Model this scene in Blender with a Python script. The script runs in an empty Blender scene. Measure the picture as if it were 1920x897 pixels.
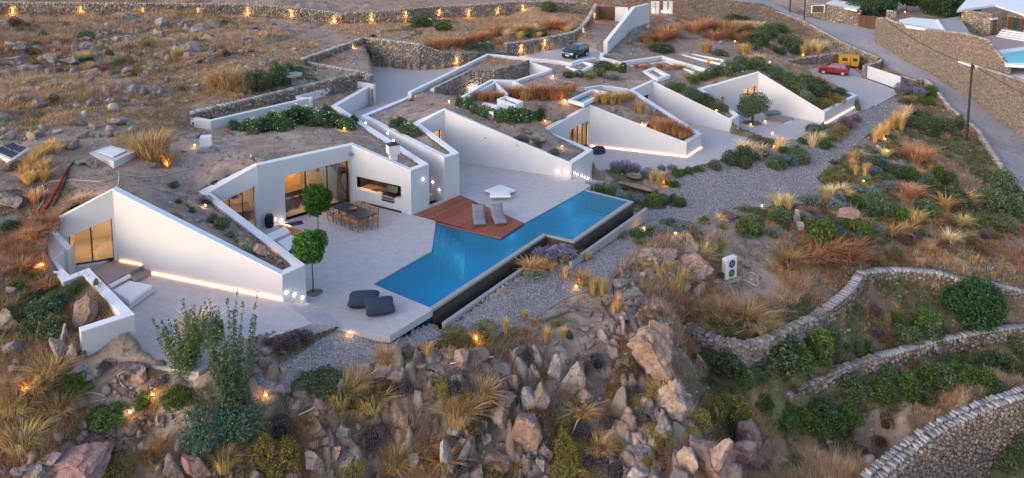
import bpy, bmesh, math, random
import numpy as np
from mathutils import Vector, Matrix, noise
random.seed(7); RNG=np.random.default_rng(7)
SC=bpy.context.scene; COL=SC.collection
# ---------------- camera ----------------
FPX=1400.; TILT=math.radians(7.0); HC=20.; PX0,PY0=960.,2.
cd=bpy.data.cameras.new('camera'); cam=bpy.data.objects.new('camera',cd); COL.objects.link(cam); SC.camera=cam
cam.location=(0,0,HC); cam.rotation_euler=(math.pi/2-TILT,0,0)
cd.sensor_width=36; cd.lens=FPX/1920*36; cd.shift_y=-(448.5-PY0)/1920; cd.clip_end=2000; cd.clip_start=.5
# ---------------- world / light ----------------
SUN_EL=math.radians(14); SUN_ROT=math.radians(235)
w=bpy.data.worlds.new('World'); SC.world=w; w.use_nodes=True
nt=w.node_tree; bg=nt.nodes['Background']; sky=nt.nodes.new('ShaderNodeTexSky'); sky.sky_type='NISHITA'
sky.sun_disc=False; sky.sun_elevation=SUN_EL; sky.sun_rotation=SUN_ROT; sky.air_density=1.0; sky.dust_density=2.2; sky.ozone_density=2.0
nt.links.new(sky.outputs[0],bg.inputs[0]); bg.inputs[1].default_value=.15
sl=bpy.data.lights.new('sun','SUN'); so=bpy.data.objects.new('sun',sl); COL.objects.link(so)
sl.energy=.26; sl.angle=math.radians(120); sl.color=(1,.70,.72)
sdir=Vector((math.sin(SUN_ROT)*math.cos(math.radians(48)),math.cos(SUN_ROT)*math.cos(math.radians(48)),math.sin(math.radians(48))))
so.rotation_euler=sdir.to_track_quat('Z','Y').to_euler()
SC.view_settings.view_transform='Standard'; SC.view_settings.look='None'; SC.view_settings.exposure=1.36; SC.view_settings.gamma=1
SC.cycles.max_bounces=6; SC.cycles.diffuse_bounces=3; SC.cycles.transparent_max_bounces=12; SC.cycles.use_denoising=True
# ---------------- pixel -> place ----------------
cT,sT=math.cos(TILT),math.sin(TILT)
def ray(px,py):
    b=-(py-PY0)/FPX
    return ((px-PX0)/FPX, cT+b*sT, -sT+b*cT)
def P(px,py,z=0.):
    d=ray(px,py); t=(z-HC)/d[2]; return Vector((d[0]*t,d[1]*t,z))
def proj(X,Y,Z):
    z=Z-HC; f=Y*cT-z*sT; u=Y*sT+z*cT
    return PX0+FPX*X/f, PY0-FPX*u/f
def Zat(Y,py):
    b=-(py-PY0)/FPX
    return HC+(b*Y*cT-Y*sT)/(cT+b*sT)
def ztop(by,z0,ty): return Zat(P(960,by,z0).y,ty)
# ---------------- small helpers ----------------
def link(o,parent=None):
    COL.objects.link(o)
    if parent is not None: o.parent=parent
    return o
def tag(o,label=None,cat=None,group=None,kind=None):
    if label: o['label']=label
    if cat: o['category']=cat
    if group: o['group']=group
    if kind: o['kind']=kind
    return o
def thing(name,label,cat,loc=(0,0,0),rz=0,group=None):
    o=bpy.data.objects.new(name,None); o.location=loc; o.rotation_euler=(0,0,rz); o.empty_display_size=.2
    link(o); return tag(o,label,cat,group)
class MB:
    def __init__(s): s.v=[]; s.f=[]; s.m=[]
    def add(s,vs,fs,mi=0):
        n=len(s.v); s.v+= [tuple(v) for v in vs]; s.f+=[tuple(i+n for i in f) for f in fs]; s.m+=[mi]*len(fs)
        return s
    def hexa(s,b,t,mi=0):
        return s.add(list(b)+list(t),[(3,2,1,0),(4,5,6,7),(0,1,5,4),(1,2,6,5),(2,3,7,6),(3,0,4,7)],mi)
    def box(s,c,d,rz=0,mi=0,rx=0,ry=0):
        M=Matrix.Translation(c)@Matrix.Rotation(rz,4,'Z')@Matrix.Rotation(ry,4,'Y')@Matrix.Rotation(rx,4,'X')
        x,y,z=d[0]/2,d[1]/2,d[2]/2
        b=[M@Vector(p) for p in ((-x,-y,-z),(x,-y,-z),(x,y,-z),(-x,y,-z))]; t=[M@Vector(p) for p in ((-x,-y,z),(x,-y,z),(x,y,z),(-x,y,z))]
        return s.hexa(b,t,mi)
    def tube(s,p0,p1,r0,r1=None,n=8,mi=0):
        r1=r0 if r1 is None else r1; p0=Vector(p0);p1=Vector(p1); a=(p1-p0).normalized(); u=a.orthogonal().normalized(); w_=a.cross(u)
        vs=[p0+(u*math.cos(k*2*math.pi/n)+w_*math.sin(k*2*math.pi/n))*r0 for k in range(n)]+[p1+(u*math.cos(k*2*math.pi/n)+w_*math.sin(k*2*math.pi/n))*r1 for k in range(n)]
        fs=[(k,(k+1)%n,n+(k+1)%n,n+k) for k in range(n)]+[tuple(range(n-1,-1,-1)),tuple(range(n,2*n))]
        return s.add(vs,fs,mi)
    def prism(s,poly,z0,z1,mi=0):
        n=len(poly)
        A=sum(poly[i][0]*poly[(i+1)%n][1]-poly[(i+1)%n][0]*poly[i][1] for i in range(n))
        if A<0: poly=poly[::-1]
        return s.add([(p[0],p[1],z0) for p in poly]+[(p[0],p[1],z1) for p in poly],[tuple(range(n-1,-1,-1)),tuple(range(n,2*n))]+[(k,(k+1)%n,n+(k+1)%n,n+k) for k in range(n)],mi)
    def build(s,name,mats,parent=None,bevel=0,smooth=False,tri=False):
        me=bpy.data.meshes.new(name); me.from_pydata(s.v,[],s.f); 
        for m in (mats if isinstance(mats,(list,tuple)) else [mats]): me.materials.append(m)
        me.polygons.foreach_set('material_index',s.m)
        if smooth: me.polygons.foreach_set('use_smooth',[True]*len(s.f))
        me.update()
        o=bpy.data.objects.new(name,me); link(o,parent)
        if bevel:
            b=o.modifiers.new('bevel','BEVEL'); b.width=bevel; b.segments=2; b.limit_method='ANGLE'
        return o
def rel(o,parent):
    """part built in world space: keep it in place under a moved parent"""
    o.parent=parent; o.matrix_parent_inverse=(Matrix.Translation(parent.location)@Matrix.Rotation(parent.rotation_euler.z,4,'Z')).inverted(); return o
def copy_tree(o,parent=None):
    c=o.copy(); COL.objects.link(c); c.parent=parent
    for ch in o.children: copy_tree(ch,c)
    return c
# ---------------- materials ----------------
def mat(name,col,rough=.8,var=.0,scale=4.,bump=0.,bscale=30.,metal=0.,col2=None,rand=0.,attr=None,emit=None,estr=0.,spec=.3,trans=0.,detail=4.,col3=None,dist=.02,gain=1.):
    m=bpy.data.materials.new(name); m.use_nodes=True; n=m.node_tree.nodes; l=m.node_tree.links
    b=n['Principled BSDF']; b.inputs['Roughness'].default_value=rough; b.inputs['Metallic'].default_value=metal
    b.inputs['Specular IOR Level'].default_value=spec
    tc=n.new('ShaderNodeNewGeometry'); 
    out=None
    if attr:
        a=n.new('ShaderNodeAttribute'); a.attribute_name=attr; out=a.outputs['Color']
    else:
        r=n.new('ShaderNodeRGB'); r.outputs[0].default_value=(*col,1); out=r.outputs[0]
    if col2 is not None or var>0:
        no=n.new('ShaderNodeTexNoise'); no.inputs['Scale'].default_value=scale; no.inputs['Detail'].default_value=detail; no.inputs['Roughness'].default_value=.65
        l.new(tc.outputs['Position'],no.inputs['Vector'])
        if col2 is not None:
            cr=n.new('ShaderNodeValToRGB'); cr.color_ramp.elements[0].position=.38; cr.color_ramp.elements[1].position=.62
            l.new(no.outputs[0],cr.inputs[0])
            mx=n.new('ShaderNodeMix'); mx.data_type='RGBA'; l.new(cr.outputs[0],mx.inputs[0]); l.new(out,mx.inputs[6]); mx.inputs[7].default_value=(*col2,1); out=mx.outputs[2]
            if col3 is not None:
                n3=n.new('ShaderNodeTexNoise'); n3.inputs['Scale'].default_value=scale*3.3; n3.inputs['Detail'].default_value=5; l.new(tc.outputs['Position'],n3.inputs['Vector'])
                c3=n.new('ShaderNodeValToRGB'); c3.color_ramp.elements[0].position=.56; c3.color_ramp.elements[1].position=.68; l.new(n3.outputs[0],c3.inputs[0])
                m3=n.new('ShaderNodeMix'); m3.data_type='RGBA'; l.new(c3.outputs[0],m3.inputs[0]); l.new(out,m3.inputs[6]); m3.inputs[7].default_value=(*col3,1); out=m3.outputs[2]
        if var>0:
            h=n.new('ShaderNodeHueSaturation'); mr=n.new('ShaderNodeMapRange'); mr.inputs[1].default_value=.3; mr.inputs[2].default_value=.7; mr.inputs[3].default_value=1-var; mr.inputs[4].default_value=1+var
            l.new(no.outputs[0],mr.inputs[0]); l.new(mr.outputs[0],h.inputs['Value']); l.new(out,h.inputs['Color']); out=h.outputs[0]
    if rand>0:
        oi=n.new('ShaderNodeObjectInfo'); h=n.new('ShaderNodeHueSaturation'); mr=n.new('ShaderNodeMapRange'); mr.inputs[3].default_value=gain*(1-rand); mr.inputs[4].default_value=gain*(1+rand)
        l.new(oi.outputs['Random'],mr.inputs[0]); l.new(mr.outputs[0],h.inputs['Value'])
        m2=n.new('ShaderNodeMath'); m2.operation='MULTIPLY'; m2.inputs[1].default_value=7.31; m4=n.new('ShaderNodeMath'); m4.operation='FRACT'; l.new(oi.outputs['Random'],m2.inputs[0]); l.new(m2.outputs[0],m4.inputs[0])
        mr2=n.new('ShaderNodeMapRange'); mr2.inputs[3].default_value=.5-rand*.09; mr2.inputs[4].default_value=.5+rand*.07; l.new(m4.outputs[0],mr2.inputs[0]); l.new(mr2.outputs[0],h.inputs['Hue'])
        l.new(out,h.inputs['Color']); out=h.outputs[0]
    l.new(out,b.inputs['Base Color'])
    if bump>0:
        nb=n.new('ShaderNodeTexNoise'); nb.inputs['Scale'].default_value=bscale; nb.inputs['Detail'].default_value=6; l.new(tc.outputs['Position'],nb.inputs['Vector'])
        bp=n.new('ShaderNodeBump'); bp.inputs['Strength'].default_value=bump; bp.inputs['Distance'].default_value=dist; l.new(nb.outputs[0],bp.inputs['Height']); l.new(bp.outputs[0],b.inputs['Normal'])
    if emit is not None:
        b.inputs['Emission Color'].default_value=(*emit,1); b.inputs['Emission Strength'].default_value=estr
    if trans>0:
        tr=n.new('ShaderNodeBsdfTranslucent'); l.new(out,tr.inputs['Color']); ms=n.new('ShaderNodeMixShader'); ms.inputs[0].default_value=trans
        l.new(b.outputs[0],ms.inputs[1]); l.new(tr.outputs[0],ms.inputs[2]); l.new(ms.outputs[0],n['Material Output'].inputs[0])
    return m
M={}
M['white']=mat('white_plaster',(.585,.575,.60),.9,var=.045,scale=.6,bump=.4,bscale=14,col2=(.585,.57,.59))
M['coping']=mat('white_coping',(.75,.75,.78),.8,var=.04,scale=2.5,bump=.2,bscale=30,col2=(.76,.76,.78))
M['paving']=mat('cast_terrace_paving',(.48,.45,.465),.8,var=.15,scale=2.2,bump=.5,bscale=9,col2=(.46,.43,.435),detail=10,col3=(.42,.39,.39))
M['stoneslab']=mat('taupe_concrete',(.27,.235,.22),.8,var=.08,scale=3,bump=.2)
M['darkframe']=mat('dark_metal_frame',(.03,.028,.028),.4)
M['deck']=mat('reddish_hardwood',(.30,.085,.045),.5,var=.18,scale=6,rand=.18,bump=.2,bscale=40)
M['tile']=mat('pool_tile',(.0,.42,.70),.4,var=.06,scale=3)
M['steptile']=mat('pale_pool_step_tile',(.16,.62,.74),.4)
M['darktile']=mat('dark_pool_cladding',(.075,.06,.052),.5,var=.25,scale=1.5,bump=.3,bscale=12)
M['curb']=mat('pale_concrete_curb',(.33,.315,.32),.8,var=.08,scale=4)
M['rock']=mat('weathered_granite',(.235,.165,.135),.9,scale=1.3,bump=1.,bscale=5,rand=.28,col2=(.28,.225,.205),col3=(.11,.085,.07),var=.16,dist=.06)
M['rockpink']=mat('pink_granite',(.31,.19,.15),.9,scale=.9,bump=1.,bscale=5,rand=.2,col2=(.33,.235,.20),col3=(.20,.145,.12),var=.15,dist=.06)
M['rockgrey']=mat('lichen_grey_stone',(.225,.20,.19),.9,scale=2.2,bump=1.,bscale=6,rand=.28,col2=(.33,.30,.295),col3=(.20,.14,.10),var=.2,dist=.08)
M['rubble']=mat('rubble_stone',(.3,.25,.22),.9,attr='Col',var=.15,scale=5,bump=.8,bscale=10,dist=.04)
M['mortar']=mat('wall_mortar',(.21,.175,.155),.95,var=.2,scale=4,bump=.6,bscale=12)
M['veg']=mat('foliage',(.1,.1,.05),.8,attr='Col',rand=.22,trans=.3,spec=.12,gain=1.8)
M['bark']=mat('bark',(.12,.085,.06),.95,var=.3,scale=8,bump=.8,bscale=20)
M['road']=mat('pale_concrete_road',(.36,.35,.36),.85,var=.22,scale=.7,bump=.5,bscale=8,col2=(.26,.26,.29),detail=10,col3=(.22,.21,.22))
M['gravel_mat']=mat('grey_gravel',(.22,.205,.21),.95,scale=9,var=.35,bump=1.,bscale=14,col2=(.36,.34,.345),col3=(.12,.11,.11),dist=.05)
M['soil']=mat('hill_soil',(.2,.15,.12),.97,attr='Col',var=.3,scale=1.1,bump=1.,bscale=4,detail=9,dist=.08)
M['grey_cush']=mat('grey_fabric',(.21,.215,.25),.95,var=.06,scale=6,bump=.3,bscale=60)
M['blue_cush']=mat('slate_fabric',(.04,.05,.08),.95,var=.1,scale=5,bump=.3,bscale=60)
M['white_cush']=mat('white_fabric',(.78,.77,.78),.9,bump=.2,bscale=20)
M['black']=mat('black_ceramic',(.012,.012,.014),.3)
M['polewood']=mat('dark_pole_wood',(.035,.028,.025),.8,var=.2,scale=6)
M['tabletop']=mat('dark_stone_table',(.03,.038,.045),.45,var=.2,scale=4)
M['teak']=mat('teak_wood',(.30,.14,.06),.6,var=.2,scale=8)
M['rope']=mat('tan_webbing',(.36,.20,.10),.9)
M['steel']=mat('steel',(.42,.42,.44),.35,metal=.8)
M['carblue']=mat('dark_blue_paint',(.012,.032,.055),.2,spec=.6)
M['carred']=mat('red_paint',(.30,.006,.03),.25,spec=.6)
M['carglass']=mat('car_glass',(.03,.055,.07),.08,spec=.8)
M['tyre']=mat('rubber',(.015,.015,.015),.85)
M['rim']=mat('alloy',(.45,.46,.5),.4,metal=.6)
M['taillight']=mat('tail_lamp',(.35,.01,.01),.3)
M['headlight']=mat('head_lamp',(.5,.52,.55),.15)
M['plate']=mat('number_plate',(.6,.6,.6),.5)
M['yellow']=mat('ochre_paint',(.50,.25,.02),.5,var=.12,scale=3)
M['gatewood']=mat('brown_gate_board',(.10,.055,.038),.7,var=.25,scale=5,rand=.15)
M['whitegate']=mat('white_metal',(.66,.66,.68),.6)
M['interior']=mat('interior_plaster',(.55,.47,.38),.8,var=.05)
M['intfloor']=mat('interior_floor',(.36,.30,.24),.5)
M['joinery']=mat('oak_joinery',(.52,.30,.09),.6,var=.15,scale=5)
M['counter']=mat('brown_counter',(.12,.07,.045),.5,var=.1)
M['pinkrender']=mat('villa_paving_pink',(.40,.30,.27),.85,var=.08,scale=3)
M['pool2']=mat('turquoise_pool_tile',(.02,.42,.45),.3)
M['blackhose']=mat('black_hose',(.02,.02,.022),.6)
M['redhose']=mat('red_conduit',(.42,.03,.02),.6)
M['whitehose']=mat('pale_pipe',(.5,.48,.45),.6)
M['warm']=mat('warm_lamp',(1,.7,.4),.5,emit=(1,.60,.28),estr=14)
M['yellowlamp']=mat('yellow_lamp',(1,.7,.2),.5,emit=(1,.50,.12),estr=9)
M['led']=mat('led_strip',(1,.8,.6),.5,emit=(1,.45,.16),estr=5)
M['whitelamp']=mat('white_lamp',(1,.95,.9),.5,emit=(1,.86,.75),estr=16)
# glass
def glassmat(name,tint,refl=.12):
    m=bpy.data.materials.new(name); m.use_nodes=True; n=m.node_tree.nodes; l=m.node_tree.links
    for x in list(n):
        if x.type!='OUTPUT_MATERIAL': n.remove(x)
    t=n.new('ShaderNodeBsdfTransparent'); t.inputs[0].default_value=(*tint,1); g=n.new('ShaderNodeBsdfGlossy'); g.inputs['Roughness'].default_value=.03
    fr=n.new('ShaderNodeFresnel'); fr.inputs[0].default_value=1.45; ad=n.new('ShaderNodeMath'); ad.operation='ADD'; ad.inputs[1].default_value=refl; l.new(fr.outputs[0],ad.inputs[0])
    mx=n.new('ShaderNodeMixShader'); l.new(ad.outputs[0],mx.inputs[0]); l.new(t.outputs[0],mx.inputs[1]); l.new(g.outputs[0],mx.inputs[2]); l.new(mx.outputs[0],n['Material Output'].inputs[0])
    return m
M['glass']=glassmat('window_glass',(.62,.64,.66),.12)
def watermat():
    m=bpy.data.materials.new('pool_water'); m.use_nodes=True; n=m.node_tree.nodes; l=m.node_tree.links
    for x in list(n):
        if x.type!='OUTPUT_MATERIAL': n.remove(x)
    t=n.new('ShaderNodeBsdfTransparent'); t.inputs[0].default_value=(.42,.86,1.,1)
    d=n.new('ShaderNodeBsdfDiffuse'); d.inputs[0].default_value=(.0,.34,.58,1)
    g=n.new('ShaderNodeBsdfGlossy'); g.inputs['Roughness'].default_value=.04
    no=n.new('ShaderNodeTexNoise'); no.inputs['Scale'].default_value=2.2; no.inputs['Detail'].default_value=3; gm=n.new('ShaderNodeNewGeometry'); l.new(gm.outputs['Position'],no.inputs['Vector'])
    bp=n.new('ShaderNodeBump'); bp.inputs['Strength'].default_value=.12; bp.inputs['Distance'].default_value=.1; l.new(no.outputs[0],bp.inputs['Height']); l.new(bp.outputs[0],g.inputs['Normal'])
    m1=n.new('ShaderNodeMixShader'); m1.inputs[0].default_value=.34; l.new(t.outputs[0],m1.inputs[1]); l.new(d.outputs[0],m1.inputs[2])
    fr=n.new('ShaderNodeFresnel'); fr.inputs[0].default_value=1.33; l.new(bp.outputs[0],fr.inputs['Normal'])
    m2=n.new('ShaderNodeMixShader'); l.new(fr.outputs[0],m2.inputs[0]); l.new(m1.outputs[0],m2.inputs[1]); l.new(g.outputs[0],m2.inputs[2]); l.new(m2.outputs[0],n['Material Output'].inputs[0])
    return m
M['water']=watermat()
def lamp(parent,loc,power,col=(1,.6,.3),r=.05,kind='POINT'):
    li=bpy.data.lights.new('lamp_light',kind); li.energy=power; li.color=col
    if kind=='POINT': li.shadow_soft_size=r
    o=bpy.data.objects.new('lamp_light',li); o.location=loc; COL.objects.link(o)
    if parent is not None: rel(o,parent)
    return o
# ---------------- key levels ----------------
ZA,ZM,ZD,ZF,ZP=.85,0.,-1.4,-1.95,2.5   # west terrace, main terrace, east terrace, far terrace, parking
# villa parapet: terrace-facing top edge, courts lie to the right of the direction of travel
zAr=ztop(489,ZA+.35,356); zAe=ztop(563,ZA,516)
zBr=ztop(377,0,272); zBj=ztop(428,0,310); zBe=ztop(404,0,320)
R1=[P(92,419,3.8),P(211,356,zAr),P(529,516,zAe),P(572,496.6,zAe),P(393,360.5,2.8),P(482,310,zBj),P(659,272,zBr),P(770,320,zBe),P(804,308,zBe),P(632,198,3.7),P(698,160,4.15)]
zCe=ztop(378,0,296); zCr=ztop(301,0,206); zC2=ztop(334.7,0,307)
zDr=ztop(274,ZD,198); zDe=ztop(295,ZD,268); zEe=ztop(248,ZD,225); zFr=ztop(205,ZF,136); zFe=ztop(233,ZF,210.4)
R2=[P(764,181.4,3.4),P(676.8,217,3.4),P(833,296,zCe),P(861,287,zCe),P(787,231.5,3.4),P(834,206,zCr),P(1071.6,307,zC2),P(1112,281,zC2),P(1025,245,.65),P(1106.7,198,zDr),
    P(1287.5,268,zDe),P(1315.7,251,zDe),P(1188,169,1.85),P(1224,152.4,2.2),P(1371.8,225,zEe),P(1386,216,zEe),P(1318,167,.8),P(1422.6,135.7,zFr),P(1546.4,210.4,zFe),P(1607.7,179,zFe-.1),P(1594,173,zFe-.12)]
TH=.42
def offs(pts,t):
    n=len(pts); out=[]
    for i,p in enumerate(pts):
        ds=[]
        if i>0: d=(pts[i]-pts[i-1]); ds.append(Vector((-d.y,d.x)).normalized())
        if i<n-1: d=(pts[i+1]-pts[i]); ds.append(Vector((-d.y,d.x)).normalized())
        if len(ds)==1: o=ds[0]*t
        else:
            s=ds[0]+ds[1]; o=s/max(1+ds[0].dot(ds[1]),.18)*t
        out.append(Vector((p.x+o.x,p.y+o.y,p.z)))
    return out
O1,O2=offs(R1,TH),offs(R2,TH); C1,C2=offs(R1,TH*.9),offs(R2,TH*.9)
# low outer wall of the west court: outer (left) edge measured, court to the left of travel -> offset left
LW=[P(124.7,458,2.45),P(80,488,2.45),P(118.5,529,2.45),P(155,514.6,2.45),P(226,589,2.5),P(148,614,2.5)]
ARM=[P(92,419,3.8),P(134,462,2.5)]
PW=[P(771.6,173,3.75),P(917,102,3.8),P(1048,115,3.3),P(1072,119,3.2),P(1090,113,3.15),P(1118,109,3.1)]
SCo=[P(814,168,3.5),P(882,134.6,3.5),P(929,133.5,3.5),P(991.6,117,3.4),P(1030,130,3.3),P(967,150,3.3),P(922.5,149,3.4),P(869,180,3.45)]
LP=[P(1125.5,99,2.9),P(1124,108,2.85),P(1166,117,2.5),P(1241,106,2.4),P(1321,130,2.1)]
GWl=[P(357,221,4.6),P(395,227,4.45),P(586,183,4.5),P(558,181,4.55),P(664,152.5,4.5),P(700,160,4.3)]
W4=p4=[P(361,211,5.0),P(450,190,5.1),P(550,166,5.2),P(679,136,5.2),P(692,140,5.1)]
def p3(s): return [P(*map(float,q.split())) for q in s.split('|')]
DW1=p3('1286 606 -3.6|1310 622 -3.7|1350 638 -3.75|1400 648 -3.8|1440 638 -3.85|1480 619 -3.9|1530 596 -3.95|1570 569 -4.0|1600 543 -4.0|1622 512 -4.0|1660 507 -4.3|1700 507 -4.5|1760 511 -4.8|1800 524 -5.1|1850 531 -5.6|1930 549 -6.4')
DW2=p3('1428 748 -6.6|1480 736 -6.55|1530 716 -6.5|1580 692 -6.5|1640 673 -6.6|1700 656 -6.8|1760 639 -7.0|1810 630 -7.2|1860 620 -7.4|1925 612 -7.7')
DW3=p3('1610 945 -7.4|1650 902 -7.4|1690 868 -7.4|1740 828 -7.4|1800 793 -7.4|1860 767 -7.5|1930 742 -7.6|2020 715 -7.7')
# ---------------- terrain ----------------
ctrl=[]
CTRL_ALT=[(PW,-.35),(SCo,-.3),(LP,-.45)]
def cp(px,py,z): p=P(px,py,z); ctrl.append((p.x,p.y,z))
def along(A,dz=-.13,skip=()):
    for i in range(len(A)-1):
        if i in skip: continue
        a,b=A[i],A[i+1]; k=max(1,int((b-a).length/1.5))
        for j in range(k+1):
            q=a.lerp(b,j/k); ctrl.append((q.x,q.y,q.z+dz))
OO1,OO2=offs(R1,TH+.12),offs(R2,TH+.12)
along(OO1,skip=(9,)); along(OO2)
CP='''0 30 7.2|270 31 6.8|465 31 6.3|640 47 5.2|760 42 5.0|960 34 4.5|1080 26 4.2
-150 25 8.5|0 130 6.8|0 250 5.8|0 340 5.0|60 400 4.5|200 130 6.3|200 230 5.6|210 290 4.9|400 130 6.0|500 110 5.6|560 100 5.3|386 272 4.4|285 300 4.6|300 360 4.5|140 380 4.6|420 300 4.25|560 240 4.15
600 130 4.2|575 130 4.9|700 60 5.2|800 75 4.9|900 85 4.2|960 60 4.3|1040 50 4.2
740 215 3.15|800 190 3.3|870 215 4.0|900 240 4.0|1000 220 2.9|1000 180 3.0|1080 165 2.5|1160 180 2.05|1100 140 2.6|1180 130 2.2|1290 145 1.8|1350 150 1.7|1240 90 2.4|1300 160 1.85|1220 150 1.9
950 165 3.1|850 190 3.6
1000 12 6|500 -20 9|0 -20 10|-300 0 11|1130 20 4.2|1200 40 4.1|1250 30 3.9|1180 90 2.7|1320 45 2.0|1420 55 1.6|1520 85 .2|1580 100 -.9|1300 95 2.1|1400 100 1.3|1460 112 .6
1440 120 1.0|1500 150 -1.2|1550 163 -1.7|1590 176 -1.9|1520 132 -1.9|1560 122 -1.9|1620 118 -1.9|1625 150 -1.95|1674 178 -1.95|1650 190 -1.95
1640 210 -2.0|1560 260 -2.1|1500 300 -2.2|1400 340 -2.2|1300 340 -1.9|1450 280 -1.9|1370 290 -1.7|1250 330 -1.6|1180 330 -1.5|1120 350 -1.3|1200 400 -1.4|1120 440 -.85|1240 430 -1.6
1100 500 -.95|1000 520 -.85|950 560 -.8|880 590 -.75|818 600 -.6|731 637 -.35|632 623 -.1|700 660 -.6|560 690 -.2|482 649 .80|440 668 .80|415 680 .80|285 694 .80|372 703 .82|330 699 .82|395 694 .8|560 628 .5|600 622 .2|520 720 -.3|450 740 -.1|800 650 -.95|900 620 -1.05|1000 590 -1.5|1050 600 -1.8
360 720 .2|165 662 .95|130 640 1.4|60 560 1.95|0 520 2.8|60 480 2.2|110 545 1.9|215 588 2.0|130 600 1.8|0 620 1.9|0 700 1.3|100 700 1.0|200 700 .75|66 466 2.4|200 800 -.6|0 800 .2|0 897 -.8|200 897 -1.8|330 800 -.7|400 897 -2.2|100 850 -.2
500 800 -1.4|600 760 -1.2|600 897 -3.2|700 720 -1.2|750 800 -2.8|800 897 -4.3|850 720 -1.9|900 690 -1.8|950 780 -3.3|960 897 -4.8|1050 660 -2.4|1050 720 -3.0|1060 820 -4.2|1100 897 -5.0|1150 560 -2.0|1150 620 -2.3|1180 720 -3.2|1200 820 -4.3|1230 897 -5.0
1250 590 -2.3|1280 680 -3.3|1250 520 -1.9|1300 460 -1.7|1300 800 -4.3|1400 440 -2.2|1366 525 -3.0|1350 560 -3.2|1450 480 -2.8|1560 420 -2.8|1420 575 -3.7|1520 500 -3.6|1600 470 -3.8
1450 600 -4.1|1560 555 -4.1|1900 520 -6.3|2000 540 -7.2
1300 690 -5.2|1350 710 -5.7|1450 690 -5.9|1560 640 -5.8|1660 590 -5.9|1780 590 -6.7|1900 590 -7.4|1390 760 -6.8|2000 600 -8.2
1420 880 -8.2|1380 897 -8.0|1480 810 -8.2|1600 770 -8.3|1700 735 -8.4|1850 700 -8.9|2000 640 -9.3|1600 880 -8.8|1750 780 -9.2|1900 730 -9.5|1660 930 -12|1750 960 -12.5|1850 930 -12.5|1950 850 -12.5|1960 980 -13|1700 1000 -13|1500 960 -8.6|2000 700 -9.7|1550 830 -8.7
1650 240 -2.3|1700 200 -2.3|1740 240 -3.0|1700 300 -2.9|1600 330 -2.6|1800 300 -4.2|1812 264 -3.7|1750 350 -4.0|1650 380 -3.2|1850 380 -5.3|1800 450 -5.2|1900 450 -6.2|1700 440 -4.2|1880 350 -5.2|2000 470 -7.3|1500 380 -2.5
1360 12 3.7|1431 8 3.5|1496 28 2.3|1440 2 3.4|1574 72 .8|1645 101 -.3|1735 145 -1.4|1774 190 -2.4|1830 236 -3.3|1880 314 -4.4|1920 348 -5|1763 150 -1.5|1816 181 -2.4|1855 213 -3.1|1920 259 -4.1|1694 112 -.4|1660 88 .1|1610 50 1.6|1520 31 2.5|1600 60 1.1|2000 330 -5.2|1990 440 -6.6
1300 -15 4.4|1422 -8 4.2|1600 -10 3.8|1700 0 3.6|1800 -10 4|1950 -10 4|1750 30 2.5|1280 8 3.9'''
for l in CP.replace('\n','|').split('|'):
    a,b,c=map(float,l.split()); cp(a,b,c)
# the hillside under the road's retaining wall
for (a,b,c,e,f) in ((1300,28,2.6,28,0),(1360,42,1.8,0,0),(1431,50,1.2,0,0),(1496,66,.4,0,0),(1574,100,-1.0,0,0),(1625,124,-1.95,0,0)): cp(a,b,c)
for (a,b,c) in ((1748,170,-2.4),(1768,215,-3.1),(1818,262,-4.1),(1866,335,-5.2),(1905,375,-5.8)): cp(a,b,c)
along(offs(LW[:5],-.45),-.35); along(offs(LW[4:6],-.35),-.3)
for D_,up,dn in ((DW1,-.12,-.85),(DW2,-.12,-1.1),(DW3,-.3,None)):
    along(offs(D_,1.1 if dn else 1.5),up)
    if dn: along(offs(D_,-.45),dn)
along(offs(GWl[:3],-.3),-.75); along(offs(GWl[3:5],-.3),-.7); along(offs(GWl[:5],.75),-.5); along(offs(W4,.9),-.2)
for A_,dz_ in CTRL_ALT:
    side=1 if A_ is SCo else -1
    for k_ in ((-1,) if A_ is PW else (1,)):
        along(offs(A_,.55*(-1 if A_ is PW else 1)*1.0),dz_)
ctrl=np.array(ctrl)
# drop near duplicates
keep=[]
for i in range(len(ctrl)):
    if all((ctrl[i,0]-ctrl[j,0])**2+(ctrl[i,1]-ctrl[j,1])**2>.09 for j in keep): keep.append(i)
ctrl=ctrl[keep]
def fit_rbf(c):
    n=len(c); D=np.sqrt(((c[:,None,:2]-c[None,:,:2])**2).sum(-1)); A=np.zeros((n+3,n+3)); A[:n,:n]=-D+np.eye(n)*.02
    A[:n,n]=1; A[:n,n+1:n+3]=c[:,:2]/50; A[n:,:n]=A[:n,n:].T
    b=np.zeros(n+3); b[:n]=c[:,2]; return np.linalg.solve(A,b)
WR=fit_rbf(ctrl)
def natural(X,Y):
    X=np.asarray(X,float); Y=np.asarray(Y,float); sh=X.shape; x=X.ravel(); y=Y.ravel(); out=np.empty_like(x); n=len(ctrl)
    for s in range(0,len(x),20000):
        e=s+20000; D=np.sqrt((x[s:e,None]-ctrl[None,:,0])**2+(y[s:e,None]-ctrl[None,:,1])**2)
        out[s:e]=-D@WR[:n]+WR[n]+WR[n+1]*x[s:e]/50+WR[n+2]*y[s:e]/50
    return out.reshape(sh)
def inpoly(X,Y,poly):
    c=np.zeros(X.shape,bool); n=len(poly)
    for i in range(n):
        x1,y1=poly[i][0],poly[i][1]; x2,y2=poly[i-1][0],poly[i-1][1]
        if y1==y2: continue
        c^=((y1>Y)!=(y2>Y))&(X<(x2-x1)*(Y-y1)/(y2-y1)+x1)
    return c
def pv(s,z): return [P(*map(float,q.split()),z) for q in s.split('|')]
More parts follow.
